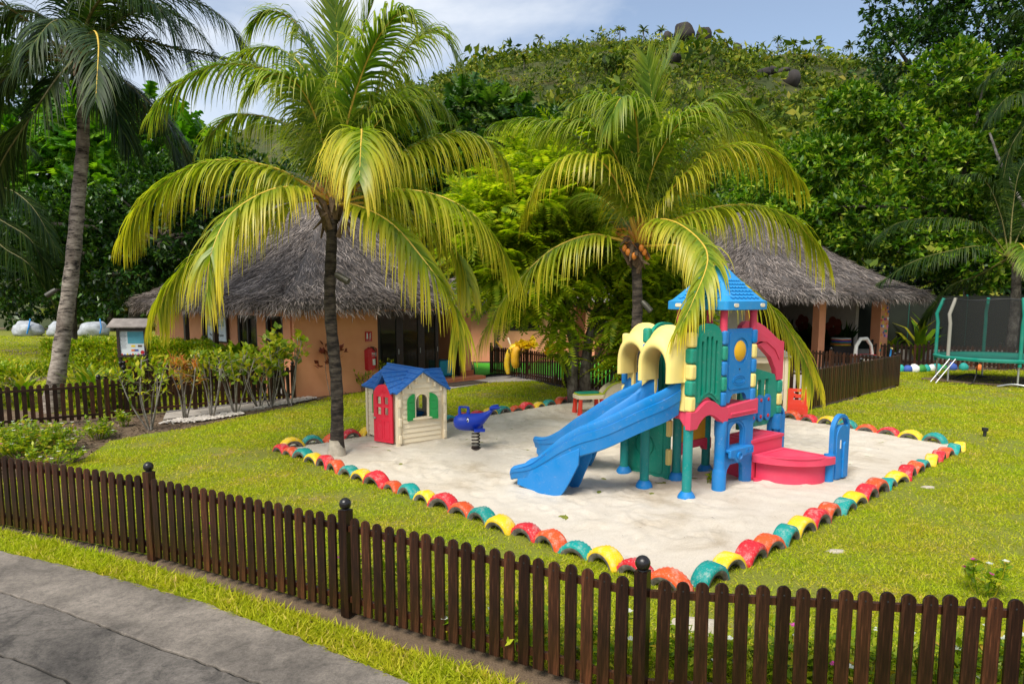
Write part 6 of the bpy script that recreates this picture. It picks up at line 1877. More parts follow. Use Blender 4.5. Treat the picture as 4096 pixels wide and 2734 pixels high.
P4 = [
    ('d', [(-0.3,0,4.33),(-1.55,-0.3,4.73),(-2.99,-0.6,4.54),(-4.49,-0.8,4.12),(-5.82,-0.9,3.3)]),
    ('d', [(-0.3,0,4.33),(-1.41,0,5.5),(-2.95,0,5.83),(-4.63,0,5.67),(-5.61,0,5.0)]),
    ('D', [(-0.3,0,4.33),(-0.58,-0.8,4.77),(-1.21,-2,4.52),(-1.73,-3,3.71)]),
    ('d', [(-0.3,0,4.33),(0.27,0,5.67),(1.4,0,6.33),(2.84,0,5.33)]),
    ('d', [(-0.3,0,4.33),(-0.56,0.3,6.03),(-1.21,0.5,7.4),(-2.42,0.5,7.57)]),
    ('d', [(-0.3,0,4.33),(0.29,-0.6,4.13),(1.04,-1,3.3),(1.66,-1,1.99)]),
    ('d', [(-0.3,0,4.33),(-0.08,0.3,6.37),(0.14,0.3,7.86),(1.1,0.3,8.52)]),
    ('d', [(-0.3,0,4.33),(-0.89,0.8,3.68),(-1.7,1.4,3.17),(-2.45,1.8,1.72)]),
]
P5 = [
    ('d', [(-0.47,0,11.32),(-1.48,0,12.38),(-2.59,0,12.55),(-3.63,0,11.67)]),
    ('d', [(-0.47,0,11.32),(-1.94,-0.5,11.18),(-3.04,-0.8,10.92),(-3.82,-1,10.0)]),
    ('d', [(-0.47,0,11.32),(-1.53,-0.3,10.36),(-2.42,-0.4,9.09),(-2.67,-0.4,7.66)]),
    ('d', [(-0.47,0,11.32),(-0.99,0,13.08),(-1.83,0,14.29),(-2.93,0,14.47)]),
    ('d', [(-0.47,0,11.32),(0.32,0,12.73),(1.22,0,12.9),(2.29,0,11.32)]),
]
P6 = [
    ('d', [(1.19,0,5.93),(2.36,-0.3,6.47),(3.55,-0.6,5.85),(4.45,-0.8,4.4)]),
    ('d', [(1.19,0,5.93),(2.41,-0.3,5.31),(3.39,-0.5,4.71),(3.97,-0.6,3.68)]),
    ('d', [(1.19,0,5.93),(1.62,0,7.39),(2.43,0,8.25),(3.29,0,7.82)]),
    ('d', [(1.19,0,5.93),(0.37,0,6.81),(-0.55,0,6.52),(-1.45,0,5.05)]),
    ('d', [(1.19,0,5.93),(2.12,-0.2,4.59),(3.25,-0.4,3.84),(4.03,-0.4,2.36)]),
]
STY = {'y': dict(leafl=1.2, n=112, droop=1.9, mat='frond', yel=0.72), 'Y': dict(leafl=1.1, n=112, droop=1.6, mat='frond', yel=1.0), 'g': dict(leafl=1.05, n=110, droop=1.35, mat='frondgreen', yel=0.6),
       's': dict(leafl=0.8, n=100, droop=0.12, mat='frondgreen', yel=0.5), 'd': dict(leafl=1.15, n=96, droop=1.2, mat='fronddark', rach='rachisdark', r0=0.04, yel=0.3), 'm': dict(leafl=1.0, n=96, droop=0.8, mat='fronddark', rach='rachis', r0=0.04, yel=0.25), 'D': dict(leafl=0.95, n=90, droop=0.7, mat='frondgreen', rach='rachis', r0=0.04, yel=0.25)}
def palm(label, base, trunk, fr, r0, r1, barkm, crown, nuts=0, fibre=True, scale=1.0, cat='palm tree', group=None):
    t = thing('palm_tree', label, cat, (*base, 0), 0, group)
    n = 30
    tp = bez(trunk, n)
    rad = []
    for i in range(n):
        f = i / (n - 1)
        r_ = r0 + (r1 - r0) * min(1, f * 1.15) + r0 * 0.35 * max(0, 1 - f * 9)
        rad.append(r_ * (1.0 + 0.045 * (1 if i % 2 else -1)))
    MB().tube(tp, rad, 16).build('trunk', barkm, t, smooth=70)
    c = Vector(crown)
    for k, pts in fr:
        kw = dict(STY[k])
        kw['leafl'] *= scale * (0.78 if pts[-1][1] < -4.5 else 1)
        frond(t, pts, **kw)
    if fibre:
        # old leaf bases and fibre round the bud
        mb = MB()
        for k in range(16):
            a = 2 * math.pi * k / 16 + random.uniform(-.2, .2)
            d = Vector((math.cos(a), math.sin(a), 0))
            z = random.uniform(-0.35, 0.15)
            p0 = c + d * r1 * 0.9 + Vector((0, 0, z - 0.12))
            p1 = c + d * (r1 + 0.10) + Vector((0, 0, z + 0.12))
            p2 = c + d * (r1 + 0.18 + random.random() * 0.14) + Vector((0, 0, z + random.uniform(-0.2, 0.32)))
            mb.tube([p0, p1, p2], [0.05, 0.06, 0.012], 5)
        mb.build('leaf_bases', 'husk', t)
    if label.startswith('coconut'):
        k_ = 260
        a = rng.random(k_) * 2 * np.pi
        dd_ = np.stack([np.cos(a), np.sin(a), 0.2 + 0.9 * rng.random(k_)], -1)
        scatter('flower_stalks', [(0, .012, 0), (0, -.012, 0), (1, 0, 0)], [(0, 1, 2)], np.array(crown) + dd_ * (0.05 + 0.35 * rng.random((k_, 1))) + [0, 0, .1], dd_ + rng.normal(size=(k_, 3)) * .8, rng.normal(size=(k_, 3)), 0.15 + 0.3 * rng.random(k_), 'coconut', t, 'stuff')
    for k in range(nuts):
        a = R(-150 + 120 * k / max(1, nuts - 1)) if k % 2 == 0 else R(-160 + 30 * k)
        MB().ball(c + Vector((math.cos(a) * (r1 + 0.16), math.sin(a) * (r1 + 0.16), 0.02 - 0.08 * (k % 3))), 0.062, 10, 8, 0, (0.85, 0.85, 1.15)).build('coconut', 'coconut', t, smooth=60)
    return t
palm('coconut palm with yellowing drooping fronds beside the playhouse', (-3.08, 11.76), [(0, 0, -0.05), (0.03, 0.02, 1.2), (-0.04, 0, 2.6), (0.02, 0, 3.7), (0.06, 0, 4.35)], P1, 0.112, 0.088, 'palmbark', (0.07, 0, 4.2))
palm('coconut palm with orange nuts standing behind the climbing tower', (2.56, 14.0), [(0, 0, -0.05), (-0.05, 0, 1.2), (0.0, 0, 2.5), (-0.06, 0, 3.85)], P2, 0.13, 0.10, 'palmbark', (-0.08, 0, 3.72), nuts=6)
palm('tall leaning palm with pale ringed trunk and dark crown at upper left', (-11.27, 16.5), [(0, 0, -0.05), (0.35, 0, 1.53), (0.75, 0, 3.41), (1.03, 0, 5.14), (1.23, 0, 6.43), (1.30, 0, 7.6), (1.25, 0, 8.4)], [(k, [(a - 0.13, b, c) for a, b, c in p]) for k, p in P3], 0.195, 0.118, 'palebark', (1.22, 0, 8.25), scale=1.15)
palm('dark palm with arching fronds behind the trampoline', (19.7, 27), [(0, 0, 0), (0.1, 0, 2.2), (0, 0, 4.5)], P4, 0.2, 0.16, 'bark', (0.0, 0, 4.3), scale=1.0)
palm('palm leaning in from the right edge of the picture', (23.4, 30), [(0, 0, 0), (0.4, 0, 5), (0.2, 0, 11.5)], P5, 0.22, 0.16, 'bark', (0.2, 0, 11.5), fibre=False, scale=1.0)
palm('dark palm reaching in from the left edge of the picture', (-19.7, 24), [(0, 0, 0), (0.2, 0, 2), (0, 0, 5.8)], P6, 0.2, 0.15, 'bark', (0.0, 0, 5.7), fibre=False, scale=1.2)
# pale sand-scoured foot of the palm by the playhouse
q = [o for o in C.objects if o.name == 'palm_tree'][0]
MB().lathe([(0.160, -0.05), (0.158, 0.08), (0.142, 0.16), (0.130, 0.23), (0.118, 0.29)], (0, 0, 0), 18).build('scoured_foot', 'stone', q, smooth=60)
# spotlights strapped to the palm trunks
def spot(label, p, aim):
    t = thing('spotlight', label, 'spotlight', p, 0, 'spotlights strapped to palm trunks')
    a = Vector(aim).normalized()
    MB().tube([Vector((0, 0, 0)), a * 0.08, a * 0.26], [0.05, 0.06, 0.06], 12).build('barrel', 'bronze', t, smooth=40)
    MB().box((0, 0.05, 0), (0.05, 0.12, 0.05)).build('bracket', 'bronze', t)
spot('spotlight on the pale leaning palm trunk', (-10.82, 16.33, 2.95), (-0.7, -0.2, -0.5))
spot('spotlight on the palm trunk beside the playhouse', (-2.98, 11.68, 3.15), (0.8, -0.2, -0.45))
spot('spotlight on the palm trunk behind the climbing tower', (2.62, 13.80, 2.68), (0.6, -0.3, -0.7))

# ------------------------------------------------------------------ broadleaf trees
t = thing('feathery_tree', 'bright green feathery tree with two mossy trunks behind the sandpit', 'tree', (1.75, 17.4, 0))
mb = MB()
mb.tube([(-0.16, 0, -0.05), (-0.20, 0.02, 0.8), (-0.16, 0, 1.6), (-0.5, 0.1, 2.6), (-0.9, 0.1, 3.6)], [0.17, 0.14, 0.13, 0.09, 0.05], 12)
mb.tube([(0.14, -0.05, -0.05), (0.12, -0.05, 0.9), (0.20, 0, 1.7), (0.45, 0.1, 2.6), (0.4, 0.2, 4.4)], [0.17, 0.14, 0.12, 0.09, 0.05], 12)
mb.tube([(0.22, 0, 1.65), (0.6, 0.1, 2.2), (1.0, 0.1, 2.8), (1.5, 0.2, 3.8)], [0.08, 0.07, 0.05, 0.03], 10)
mb.tube([(0.2, -0.05, 0.9), (0.45, -0.1, 1.3), (0.6, -0.1, 1.7)], [0.04, 0.035, 0.02], 8)
mb.build('trunk', 'bark', t, smooth=60)
FB = [(-1.9, 0.3, 4.5, 1.6, 1.5, 1.2), (-0.6, 0.6, 5.5, 1.7, 1.5, 1.3), (1.0, 0.8, 5.6, 1.6, 1.5, 1.3), (1.4, 0.4, 4.0, 1.6, 1.4, 1.3), (-1.4, 0.1, 3.3, 1.4, 1.2, 0.9), (0.2, 0.1, 4.1, 1.2, 1.0, 0.9), (1.75, -0.3, 2.3, 1.1, 0.9, 0.7), (2.2, 0.1, 2.8, 1.1, 0.9, 0.8), (-0.55, -0.2, 1.75, 0.26, 0.3, 0.6), (1.45, -0.3, 1.35, 0.8, 0.5, 0.45)]
lm = MB()
branchy(lm, (-0.4, 0.1, 2.5), [(b[0], b[1], b[2]) for b in FB[:6]], 0.05, seg=6)
branchy(lm, (0.4, 0.1, 2.3), [(b[0], b[1], b[2]) for b in FB[2:8]], 0.05, seg=6)
lm.build('limbs', 'bark', t, smooth=60)
p, d = crown_points(FB, 2300, 0.35)
P, D, U, S = rosettes(p, d * [1, 1, 0.35], 2, 0.5, (0.5, 0.9), -0.05, 0.08)
scatter('crown', PINN[0], PINN[1], P, D, np.tile([0, 0, 1.], (len(P), 1)) + rng.normal(size=P.shape) * 0.25, S, 'feather', t)
# right: glossy tree over the pavilion, paler one beside it, dark tall one at the top right
tree('broadleaf_tree', 'large glossy green tree spreading over the pavilion roof', (23.5, 34.5, 0), [(0, 0, 0), (-0.3, 0, 2.5), (-1.0, 0, 5.0), (-2.0, 0, 7.0)],
     [(-6.8, -1.5, 6.4, 2.3, 2.2, 1.9), (-3.6, -2, 8.6, 2.4, 2.2, 1.8), (-0.3, -2.2, 6.9, 2.3, 2.0, 1.8), (-7.7, 0.2, 9.2, 2.0, 2.0, 1.5), (-0.9, -0.6, 10.6, 2.3, 2.2, 1.6), (-4.4, -2.4, 5.2, 1.9, 1.6, 1.3), (2.7, -1, 8.6, 2.0, 2.0, 2.0), (-8.6, -0.4, 4.6, 1.6, 1.6, 1.4), (-2.0, -2.8, 4.2, 1.6, 1.4, 1.1), (2.2, -1.6, 5.6, 1.8, 1.6, 1.5), (-5.0, -0.4, 10.9, 1.7, 1.7, 1.2), (-2.6, -0.6, 13.2, 2.0, 1.8, 1.4), (1.8, -0.5, 13.0, 2.2, 2.0, 1.8), (-6.9, 0.2, 11.9, 1.5, 1.5, 1.1), (-9.4, 0, 7.0, 1.4, 1.5, 1.4)],
     5600, 9, (0.24, 0.44), 'glossy', tr=0.32, upb=0.5, nl=26)
tree('broadleaf_tree', 'pale green tree with loose crown above the thatched pavilion', (14.8, 38, 0), [(0, 0, 0), (0.2, 0, 3), (0, 0, 6.5), (0.2, 0, 8)],
     [(0, 0, 8.2, 3.2, 2.4, 2.6), (-2.2, -0.5, 6.4, 2.2, 2.0, 2.2), (2.6, -0.6, 6.6, 2.4, 2.0, 2.2), (1.6, 0, 10.2, 2.0, 1.8, 1.6)], 2600, 7, (0.22, 0.38), 'glossy', tr=0.26, upb=0.5, nl=12)
tree('broadleaf_tree', 'tall dark broad leaved tree filling the top right corner', (27, 40, 0), [(0, 0, 0), (-0.5, 0, 5), (-1.5, 0, 10), (-2, 0, 14)],
     [(-5.0, -1, 15.5, 3.0, 2.6, 2.6), (-1.0, -1, 17.5, 3.6, 3.0, 3.0), (-4.5, 0, 19.2, 3.0, 2.6, 2.2), (2.5, 0, 14, 4.0, 3.0, 4.0), (-1.5, -1.4, 12.6, 3.2, 2.4, 2.4), (3, 0, 20, 4, 3, 3)], 4200, 8, (0.24, 0.42), 'darkleaf', tr=0.4, upb=0.3, nl=16)
tree('broadleaf_tree', 'shadowy understorey tree behind the trampoline', (24, 36, 0), [(0, 0, 0), (0, 0, 1.5), (0.2, 0, 3), (0, 0, 4)],
     [(-5, 2, 2.2, 4.0, 2.0, 2.6), (1, 1, 2.6, 4.0, 2.2, 3.0), (6, 0, 3.6, 3.5, 2.2, 4.0)], 2600, 7, (0.24, 0.4), 'darkleaf', tr=0.2, nl=10)
# bare limb crossing in front of the glossy tree
lb = MB()
lb.tube(bez([(4.0, -4.2, 3.6), (1.2, -4.4, 4.4), (-1.0, -4.6, 6.0), (-2.4, -4.4, 8.2), (-3.0, -4.2, 9.8)], 16), [0.13 - 0.006 * i for i in range(16)], 8)
lb.tube(bez([(0.0, -4.5, 5.0), (-0.6, -4.6, 6.6), (0.4, -4.4, 8.0)], 8), [0.06 - 0.005 * i for i in range(8)], 6)
q = [o for o in C.objects if o.name == 'broadleaf_tree'][0]
lb.build('limbs', 'greybark', q, smooth=60)
# left: breadfruit and dark trees
tree('breadfruit_tree', 'breadfruit tree with big lobed leaves behind the leaning palm', (-17.5, 31.5, 0), [(0, 0, 0), (0.2, 0, 3), (0, 0, 6), (0.3, 0, 8)],
     [(0, 0, 9.4, 3.2, 2.6, 2.4), (-3.6, 0, 8.0, 2.8, 2.4, 2.4), (2.6, -0.4, 8.6, 2.2, 2.0, 1.9), (-5.5, -0.5, 6.0, 2.4, 2.0, 2.0), (0.5, -1.2, 6.8, 2.8, 1.8, 1.8)], 1500, 3, (0.7, 1.1), 'bread', LOBED, tr=0.25, shell=0.5, spread=0.7, upb=0.15, nl=12)
tree('broadleaf_tree', 'dense dark green tree behind the noticeboard', (-14.2, 28, 0), [(0, 0, 0), (0.1, 0, 2), (-0.1, 0, 4), (0.1, 0, 5.5)],
     [(0.2, 0, 6.0, 2.6, 2.2, 2.4), (-3.2, -0.4, 5.2, 2.4, 2.0, 2.0), (2.6, 0, 6.6, 2.4, 2.0, 2.2), (-5.4, -0.6, 4.6, 2.2, 1.8, 1.8), (4.4, 0.4, 5.2, 1.8, 1.6, 1.8), (-1.2, -0.8, 3.9, 2.0, 1.5, 1.2)], 4600, 8, (0.16, 0.30), 'darkleaf', tr=0.26, upb=0.4, nl=18)
tree('broadleaf_tree', 'shadowed thicket tree beyond the far left clearing', (-34, 58, 0), [(0, 0, 0), (0, 0, 2), (0.3, 0, 4), (0, 0, 5)],
     [(0, 0, 5.0, 5.5, 2.5, 5.0), (7, 1, 5.0, 5.0, 2.2, 4.8), (-8, 1, 5.4, 5.5, 2.5, 5.0), (14, 0, 4.6, 5, 2.2, 4.6)], 3200, 7, (0.4, 0.7), 'darkleaf', tr=0.25, nl=14)
tree('broadleaf_tree', 'leafy tree at the left edge shading the far clearing', (-26.5, 33, 0), [(0, 0, 0), (0.2, 0, 3), (0, 0, 7), (0.3, 0, 10)],
     [(0, 0, 11.5, 3.6, 3.0, 2.6), (3.6, 0.6, 9.6, 2.8, 2.6, 2.2), (-3.2, 0.8, 10.0, 3.0, 2.8, 2.4), (1.4, 2.4, 13.2, 3.0, 2.8, 2.2), (4.6, 3.0, 12.0, 2.8, 2.6, 2.0)], 2200, 7, (0.3, 0.5), 'darkleaf', tr=0.3, nl=12)
for i, (x, y, tx, h) in enumerate(((-13.6, 29.5, 0.8, 7), (-11.8, 30.5, 0.4, 6.5), (-15.6, 30.5, -0.5, 7), (-17.8, 27.5, 0.6, 6), (-13.0, 33, 1.6, 8))):
    o = MB().tube(bez([(0, 0, -0.05), (tx * 0.2, 0, h * .4), (tx, 0, h)], 10), [0.26 - 0.013 * k for k in range(10)], 9).build('tree_trunk', 'bark', None, smooth=60)
    o.location = (x, y, 0)
    tag(o, ['dark trunk leaning right behind the noticeboard', 'slim dark trunk beside the cottage thatch', 'dark trunk left of the noticeboard', 'dark trunk behind the pale leaning palm', 'far leaning trunk between the noticeboard and the thatch'][i], 'tree trunk', 'dark trunks in the shade at left')
# behind the cottage and the middle
tree('breadfruit_tree', 'dark breadfruit tree rising behind the cottage and the annexe', (-1.8, 37, 0), [(0, 0, 0), (0, 0, 4), (0.3, 0, 8), (0, 0, 10)],
     [(0.2, 0, 11.6, 2.8, 2.2, 1.9), (-3.2, 0, 9.8, 2.8, 2.2, 2.2), (3.0, 0, 10.2, 2.8, 2.2, 2.2), (0, -0.8, 8.4, 3.2, 2.0, 2.2), (-5.8, 0, 7.6, 2.4, 2.0, 2.2), (5.6, 0, 7.6, 2.4, 2.0, 2.4), (0.5, -1, 5.5, 4, 1.6, 1.8)], 1700, 3, (0.75, 1.15), 'breaddark', LOBED, tr=0.3, shell=0.5, spread=0.7, upb=0.1, nl=16)
tree('broadleaf_tree', 'dark round tree in front of the hill right of the breadfruit', (6.3, 45, 0), [(0, 0, 0), (0, 0, 5), (0.2, 0, 9), (0, 0, 11)],
     [(0, 0, 12.6, 2.8, 2.4, 2.2), (2.8, 0, 10.6, 2.8, 2.2, 2.4), (-2.2, 0, 10.6, 2.4, 2.2, 2.2), (1, -0.6, 8, 4, 2, 2.4)], 2400, 8, (0.22, 0.36), 'darkleaf', tr=0.3, nl=12)
tree('broadleaf_tree', 'dark tree crown behind the left palm fronds and the cottage ridge', (-9.8, 34, 0), [(0, 0, 0), (0, 0, 3), (0.2, 0, 6), (0, 0, 7)],
     [(0, 0, 7.6, 2.8, 2.2, 2.0), (-2.8, 0, 6.6, 2.4, 2.0, 2.2), (2.8, 0, 7.0, 2.4, 2.0, 2.2), (0, -.6, 5, 3.4, 2, 2)], 2400, 8, (0.2, 0.34), 'darkleaf', tr=0.25, nl=12)
tree('broadleaf_tree', 'mid green tree on the lower slope behind the pavilion ridge', (11.5, 50, 0), [(0, 0, 0), (0, 0, 4), (0.2, 0, 7), (0, 0, 9)],
     [(0, 0, 11, 3.4, 2.6, 2.6), (4, 0, 9.5, 3.4, 2.6, 3), (-3.6, 0, 8.5, 3, 2.6, 2.8), (7.5, 0, 8.5, 3.4, 2.6, 3.2)], 2400, 7, (0.3, 0.5), 'glossy', tr=0.3, nl=12)
# ------------------------------------------------------------------ hill scrub, skyline palms, boulders
BOULD = [(49.7, 208, 3.0), (54.9, 207, 2.0), (44.7, 208, 1.5), (70.4, 188, 3.2), (70.0, 178, 2.7), (65, 207, 1.6), (62.8, 178, 2.0), (66.8, 183, 1.6), (40, 175, 1.9)]
def scrub(m, x0, x1, ya, yb, rmin, rvar, k, name, label):
    yy = 1 / (1 / ya + rng.random(m) * (1 / yb - 1 / ya))
    xx = (x0 + (x1 - x0) * rng.random(m)) * yy
    keep = rng.random(m) < 0.55 + 0.8 * (vnoise(xx, yy, 0.09, 51) - 0.15)
    for bx_, by_, br_ in BOULD:
        keep &= ~((np.abs(xx - bx_ * yy / by_) < br_ * 1.0) & (yy < by_ + 3) & (yy > by_ - 7))
    xx, yy = xx[keep], yy[keep]
    m = len(xx)
    zz_ = hillz(xx, yy)
    rad = (rmin + rvar * 1.35 * rng.random(m) ** 3) * (0.7 + 0.6 * vnoise(xx, yy, 0.07, 52))
    d = randdir(m * k)
    d[:, 2] = np.abs(d[:, 2]) * 1.0 - 0.15
    c = np.repeat(np.stack([xx, yy, zz_ + rad * 0.45], -1), k, 0)
    P = c + d * np.repeat(rad, k)[:, None] * (0.55 + 0.45 * rng.random((m * k, 1))) * np.array([1, 1, 0.95])
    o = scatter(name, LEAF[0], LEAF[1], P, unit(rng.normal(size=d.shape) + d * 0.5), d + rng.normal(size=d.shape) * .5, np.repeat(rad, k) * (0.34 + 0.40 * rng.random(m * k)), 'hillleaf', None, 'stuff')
    tag(o, label, 'scrub')
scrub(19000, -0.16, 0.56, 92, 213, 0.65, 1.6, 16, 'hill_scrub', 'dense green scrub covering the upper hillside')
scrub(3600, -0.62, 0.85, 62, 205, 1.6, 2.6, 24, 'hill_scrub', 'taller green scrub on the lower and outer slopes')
def hillpalm(label, x, y, h, s):
    z = float(hillz(np.array([x]), np.array([y]))[0])
    t = thing('hill_palm', label, 'palm tree', (x, y, z), 0, 'small palms on the hill')
    MB().tube([(0, 0, -0.5), (0.1 * s, 0, h * .5), (0, 0, h)], [0.16 * s, 0.13 * s, 0.1 * s], 6).build('trunk', 'bark', t)
    n = 26
    a = rng.random(n) * 2 * np.pi
    el = -0.3 + 1.3 * rng.random(n)
    D = np.stack([np.cos(a) * np.cos(el), np.sin(a) * np.cos(el), np.sin(el)], -1)
    tv = [(0, .03, 0), (0, -.03, 0), (.4, -.13, .1), (.4, .13, .1), (.75, -.1, .04), (.75, .1, .04), (1, -.01, -.2), (1, .01, -.2)]
    scatter('crown', tv, [(0, 1, 2, 3), (3, 2, 4, 5), (5, 4, 6, 7)], np.tile([0, 0, float(h)], (n, 1)), D, np.tile([0, 0, 1.], (n, 1)), s * (1.5 + 0.8 * rng.random(n)), 'hillleaf', t)
for i, (x, h) in enumerate(((-7.5, 3.6), (8.1, 3.4), (31.4, 3.0), (38, 3.4), (43.4, 3.0), (77.6, 3.6), (81.5, 2.6), (89.5, 3.2), (98.8, 3.4), (104.8, 3.2))):
    hillpalm('small palm on the hill skyline, %s from the left' % ORD[i], x, 207 + (i % 3), h, 1.0)
for i, (x, y) in enumerate(((-2, 150), (10, 128), (22, 160), (34, 176), (44, 150), (56, 186), (60, 158), (72, 166), (84, 178), (26, 190), (3, 182), (80, 195))):
    hillpalm('small palm growing on the slope, %s in a scattered dozen' % ORD[i], x, y, 2.2 + (i % 3) * 0.5, 0.95)
def boulder(label, p, size, seed, rot=0.0):
    bm = bmesh.new()
    bmesh.ops.create_icosphere(bm, subdivisions=3, radius=1)
    r_ = np.random.default_rng(seed)
    ph = r_.random((5, 3)) * 6
    for v_ in bm.verts:
        q = v_.co
        f = 1 + 0.13 * math.sin(q.x * 2.3 + ph[0, 0]) * math.sin(q.y * 2.1 + ph[0, 1]) + 0.08 * math.sin(q.z * 4 + ph[1, 0]) + 0.05 * math.sin(q.x * 7 + ph[2, 0])
        b = max(abs(q.x), abs(q.y), abs(q.z))
        v_.co = q * f * (1 + 0.35 * (1 / b - 1) * 0 + 0.25 * (1 - b))
    me = bpy.data.meshes.new('boulder')
    bm.to_mesh(me)
    bm.free()
    me.materials.append(MATS['rock'])
    for q in me.polygons:
        q.use_smooth = True
    o = link('boulder', me)
    o.location = (p[0], p[1], float(hillz(np.array([p[0]]), np.array([p[1]]))[0]) + size[2] * (1.0 if p[1] > 200 else 0.6))
    o.scale = size
    o.rotation_euler = (0, rot, seed)
    tag(o, label, 'boulder', 'dark granite boulders on the hill')
for i, (l, p, s, r_) in enumerate((('broad dark boulder on the very top of the hill', (49.7, 206, 83.0), (3.1, 2.6, 2.5), 0), ('upright dark boulder just right of the hilltop boulder', (54.9, 205, 82.4), (1.8, 1.8, 3.0), 0.15), ('small boulder left of the hilltop boulders', (44.7, 206, 82.0), (1.4, 1.3, 1.6), 0), ('slanting slab of rock on the right slope', (70.4, 188, 65.4), (3.2, 2, 1.2), -0.35), ('large round boulder on the right slope', (70.0, 178, 59.6), (1.9, 1.8, 2.2), 0), ('small boulder on the skyline where the ridge drops', (65, 206, 77.5), (1.5, 1.4, 1.9), 0), ('low rock below the round boulder', (62.8, 178, 58.6), (2.0, 1.6, 1.0), 0.2), ('rock tucked beside the slanting slab', (66.8, 183, 61.8), (1.5, 1.4, 1.1), 0), ('low boulder at the middle of the slope', (40, 175, 60.0), (1.8, 1.6, 1.2), 0))):
    boulder(l, p, s, i + 3, r_)
# ------------------------------------------------------------------ play things in the sandpit
tb = thing('activity_table', 'small cream play table with red legs in front of the feathery tree', 'play table', (1.80, 15.9, 0.04), R(15))
MB().prism([rrect(-0.34, -0.25, 0.34, 0.25, 0.12)], 0.38, 0.47, 'XY').build('table_top', 'cream', tb, bevel=0.025, seg=3)
MB().prism([rrect(-0.32, -0.23, 0.32, 0.23, 0.11), rrect(-0.28, -0.19, 0.28, 0.19, 0.09)], 0.47, 0.50, 'XY').build('tray_rim', 'lime', tb, bevel=0.01)
MB().prism([rrect(-0.29, 0.0, 0.29, 0.2, 0.08)], 0.472, 0.515, 'XY').build('tray', 'teal', tb, bevel=0.012)
for (x, y) in ((-.26, -.17), (.26, -.17), (-.26, .17), (.26, .17)):
    MB().tube([(x * 1.1, y * 1.1, -0.05), (x, y, 0.38)], [0.062, 0.045], 10).build('leg', 'orangered', tb, smooth=50)
tk = thing('toy_vehicle', 'cream and lime toy buggy with black handle behind the blue slides', 'toy', (2.62, 17.0, 0.04), R(10))
ol = [(-0.55, 0.1), (0.5, 0.1), (0.5, 0.55)] + [(0.1 - 0.45 * math.sin(R(a)) * 1.2, 0.2 + 0.45 * math.cos(R(a))) for a in range(0, 90, 12)] + [(-0.55, 0.25)]
MB().prism([ol], -0.22, 0.22, 'XZ').build('body', 'cream', tk, bevel=0.03, seg=3)
MB().tube([(-0.5, -0.23, 0.22)] + [(0.1 - 0.54 * math.sin(R(a)), -0.23, 0.2 + 0.46 * math.cos(R(a))) for a in range(80, -1, -16)] + [(0.45, -0.23, 0.62)], 0.028, 8).build('trim', 'lime', tk, smooth=60)
MB().tube([(-0.15, 0, 0.62), (-0.1, 0, 0.86), (0.1, 0, 0.92), (0.5, 0, 0.96), (0.55, 0, 0.6)], 0.035, 8).build('handle', 'black', tk, smooth=60)
MB().box((0.3, -0.02, 0.68), (0.3, 0.4, 0.1)).build('seat', 'doorred', tk, bevel=0.02)
for x in (-0.32, 0.3):
    for y in (-0.25, 0.25):
        MB().lathe([(0.04, -0.04), (0.16, -0.035), (0.16, 0.035), (0.04, 0.04)], (x, y, 0.14), 16, axis='Y').build('wheel', 'cream' if y < 0 else 'black', tk)
h2 = thing('toy_cabin', 'grey roofed toy cabin with red half door behind the climbing tower', 'playhouse', (5.35, 16.0, 0.02), R(-12))
for (x, y) in ((0, 0), (1.05, 0), (0, 0.95), (1.05, 0.95)):
    MB().box((x, y, 0.68), (0.09, 0.09, 1.40)).build('post', 'cream', h2, bevel=0.015)
MB().prism([[(0.05, -0.02), (0.35, -0.02), (0.35, 0.6), (1.0, 0.6), (1.0, 1.36), (0.05, 1.36)], rrect(0.2, 0.72, 0.85, 1.22, 0.08)], -0.03, 0.02, 'XZ').build('wall', 'cream', h2, bevel=0.01)
MB().prism([rrect(0.05, -0.02, 0.9, 1.36, 0.03), rrect(0.2, 0.6, 0.75, 1.2, 0.08)], -0.03, 0.03, 'YZ').build('wall', 'cream', h2, bevel=0.01)
MB().box((0.52, 0.95, 0.66), (1.0, 0.05, 1.36)).build('wall', 'cream', h2, bevel=0.01)
MB().prism([[(-0.10, 1.36), (1.15, 1.36), (1.08, 1.46), (0.98, 1.54), (0.07, 1.54), (-0.03, 1.46)]], -0.12, 1.07, 'XZ').build('roof', 'grey', h2, bevel=0.03, seg=3)
MB().box((1.10, -0.05, 0.72), (0.03, 0.05, 1.25)).build('corner_trim', 'lime', h2)
MB().box((0.6, 0.5, 0.28), (0.5, 0.4, 0.5)).build('bench', 'lime', h2, bevel=0.03)
dm_ = rrect(0.0, 0.05, 0.44, 0.66, 0.02, 2)
hl = rrect(0.12, 0.40, 0.34, 0.445, 0.018, 2)
hh_ = [(0.12, 0.585), (0.34, 0.585)] + arc(0.23, 0.585, 0.11, -15, -165, 8, 0.055)
dd_ = MB().prism([dm_, hl, hh_[::-1]], -0.018, 0.018, 'XZ').build('half_door', 'orangered', h2, bevel=0.006)
rl = MB()
for a in range(3):
    for b in range(3):
        rl.box((0.10 + 0.10 * a, -0.02, 0.12 + 0.08 * b), (0.075, 0.006, 0.018), rot=Matrix.Rotation(0.6 if (a + b) % 2 else -0.6, 3, 'Y'))
rl.build('relief', 'orangered', dd_)
dd_.location = (1.09, -0.10, 0.0)
dd_.rotation_euler = (0, 0, R(-8))

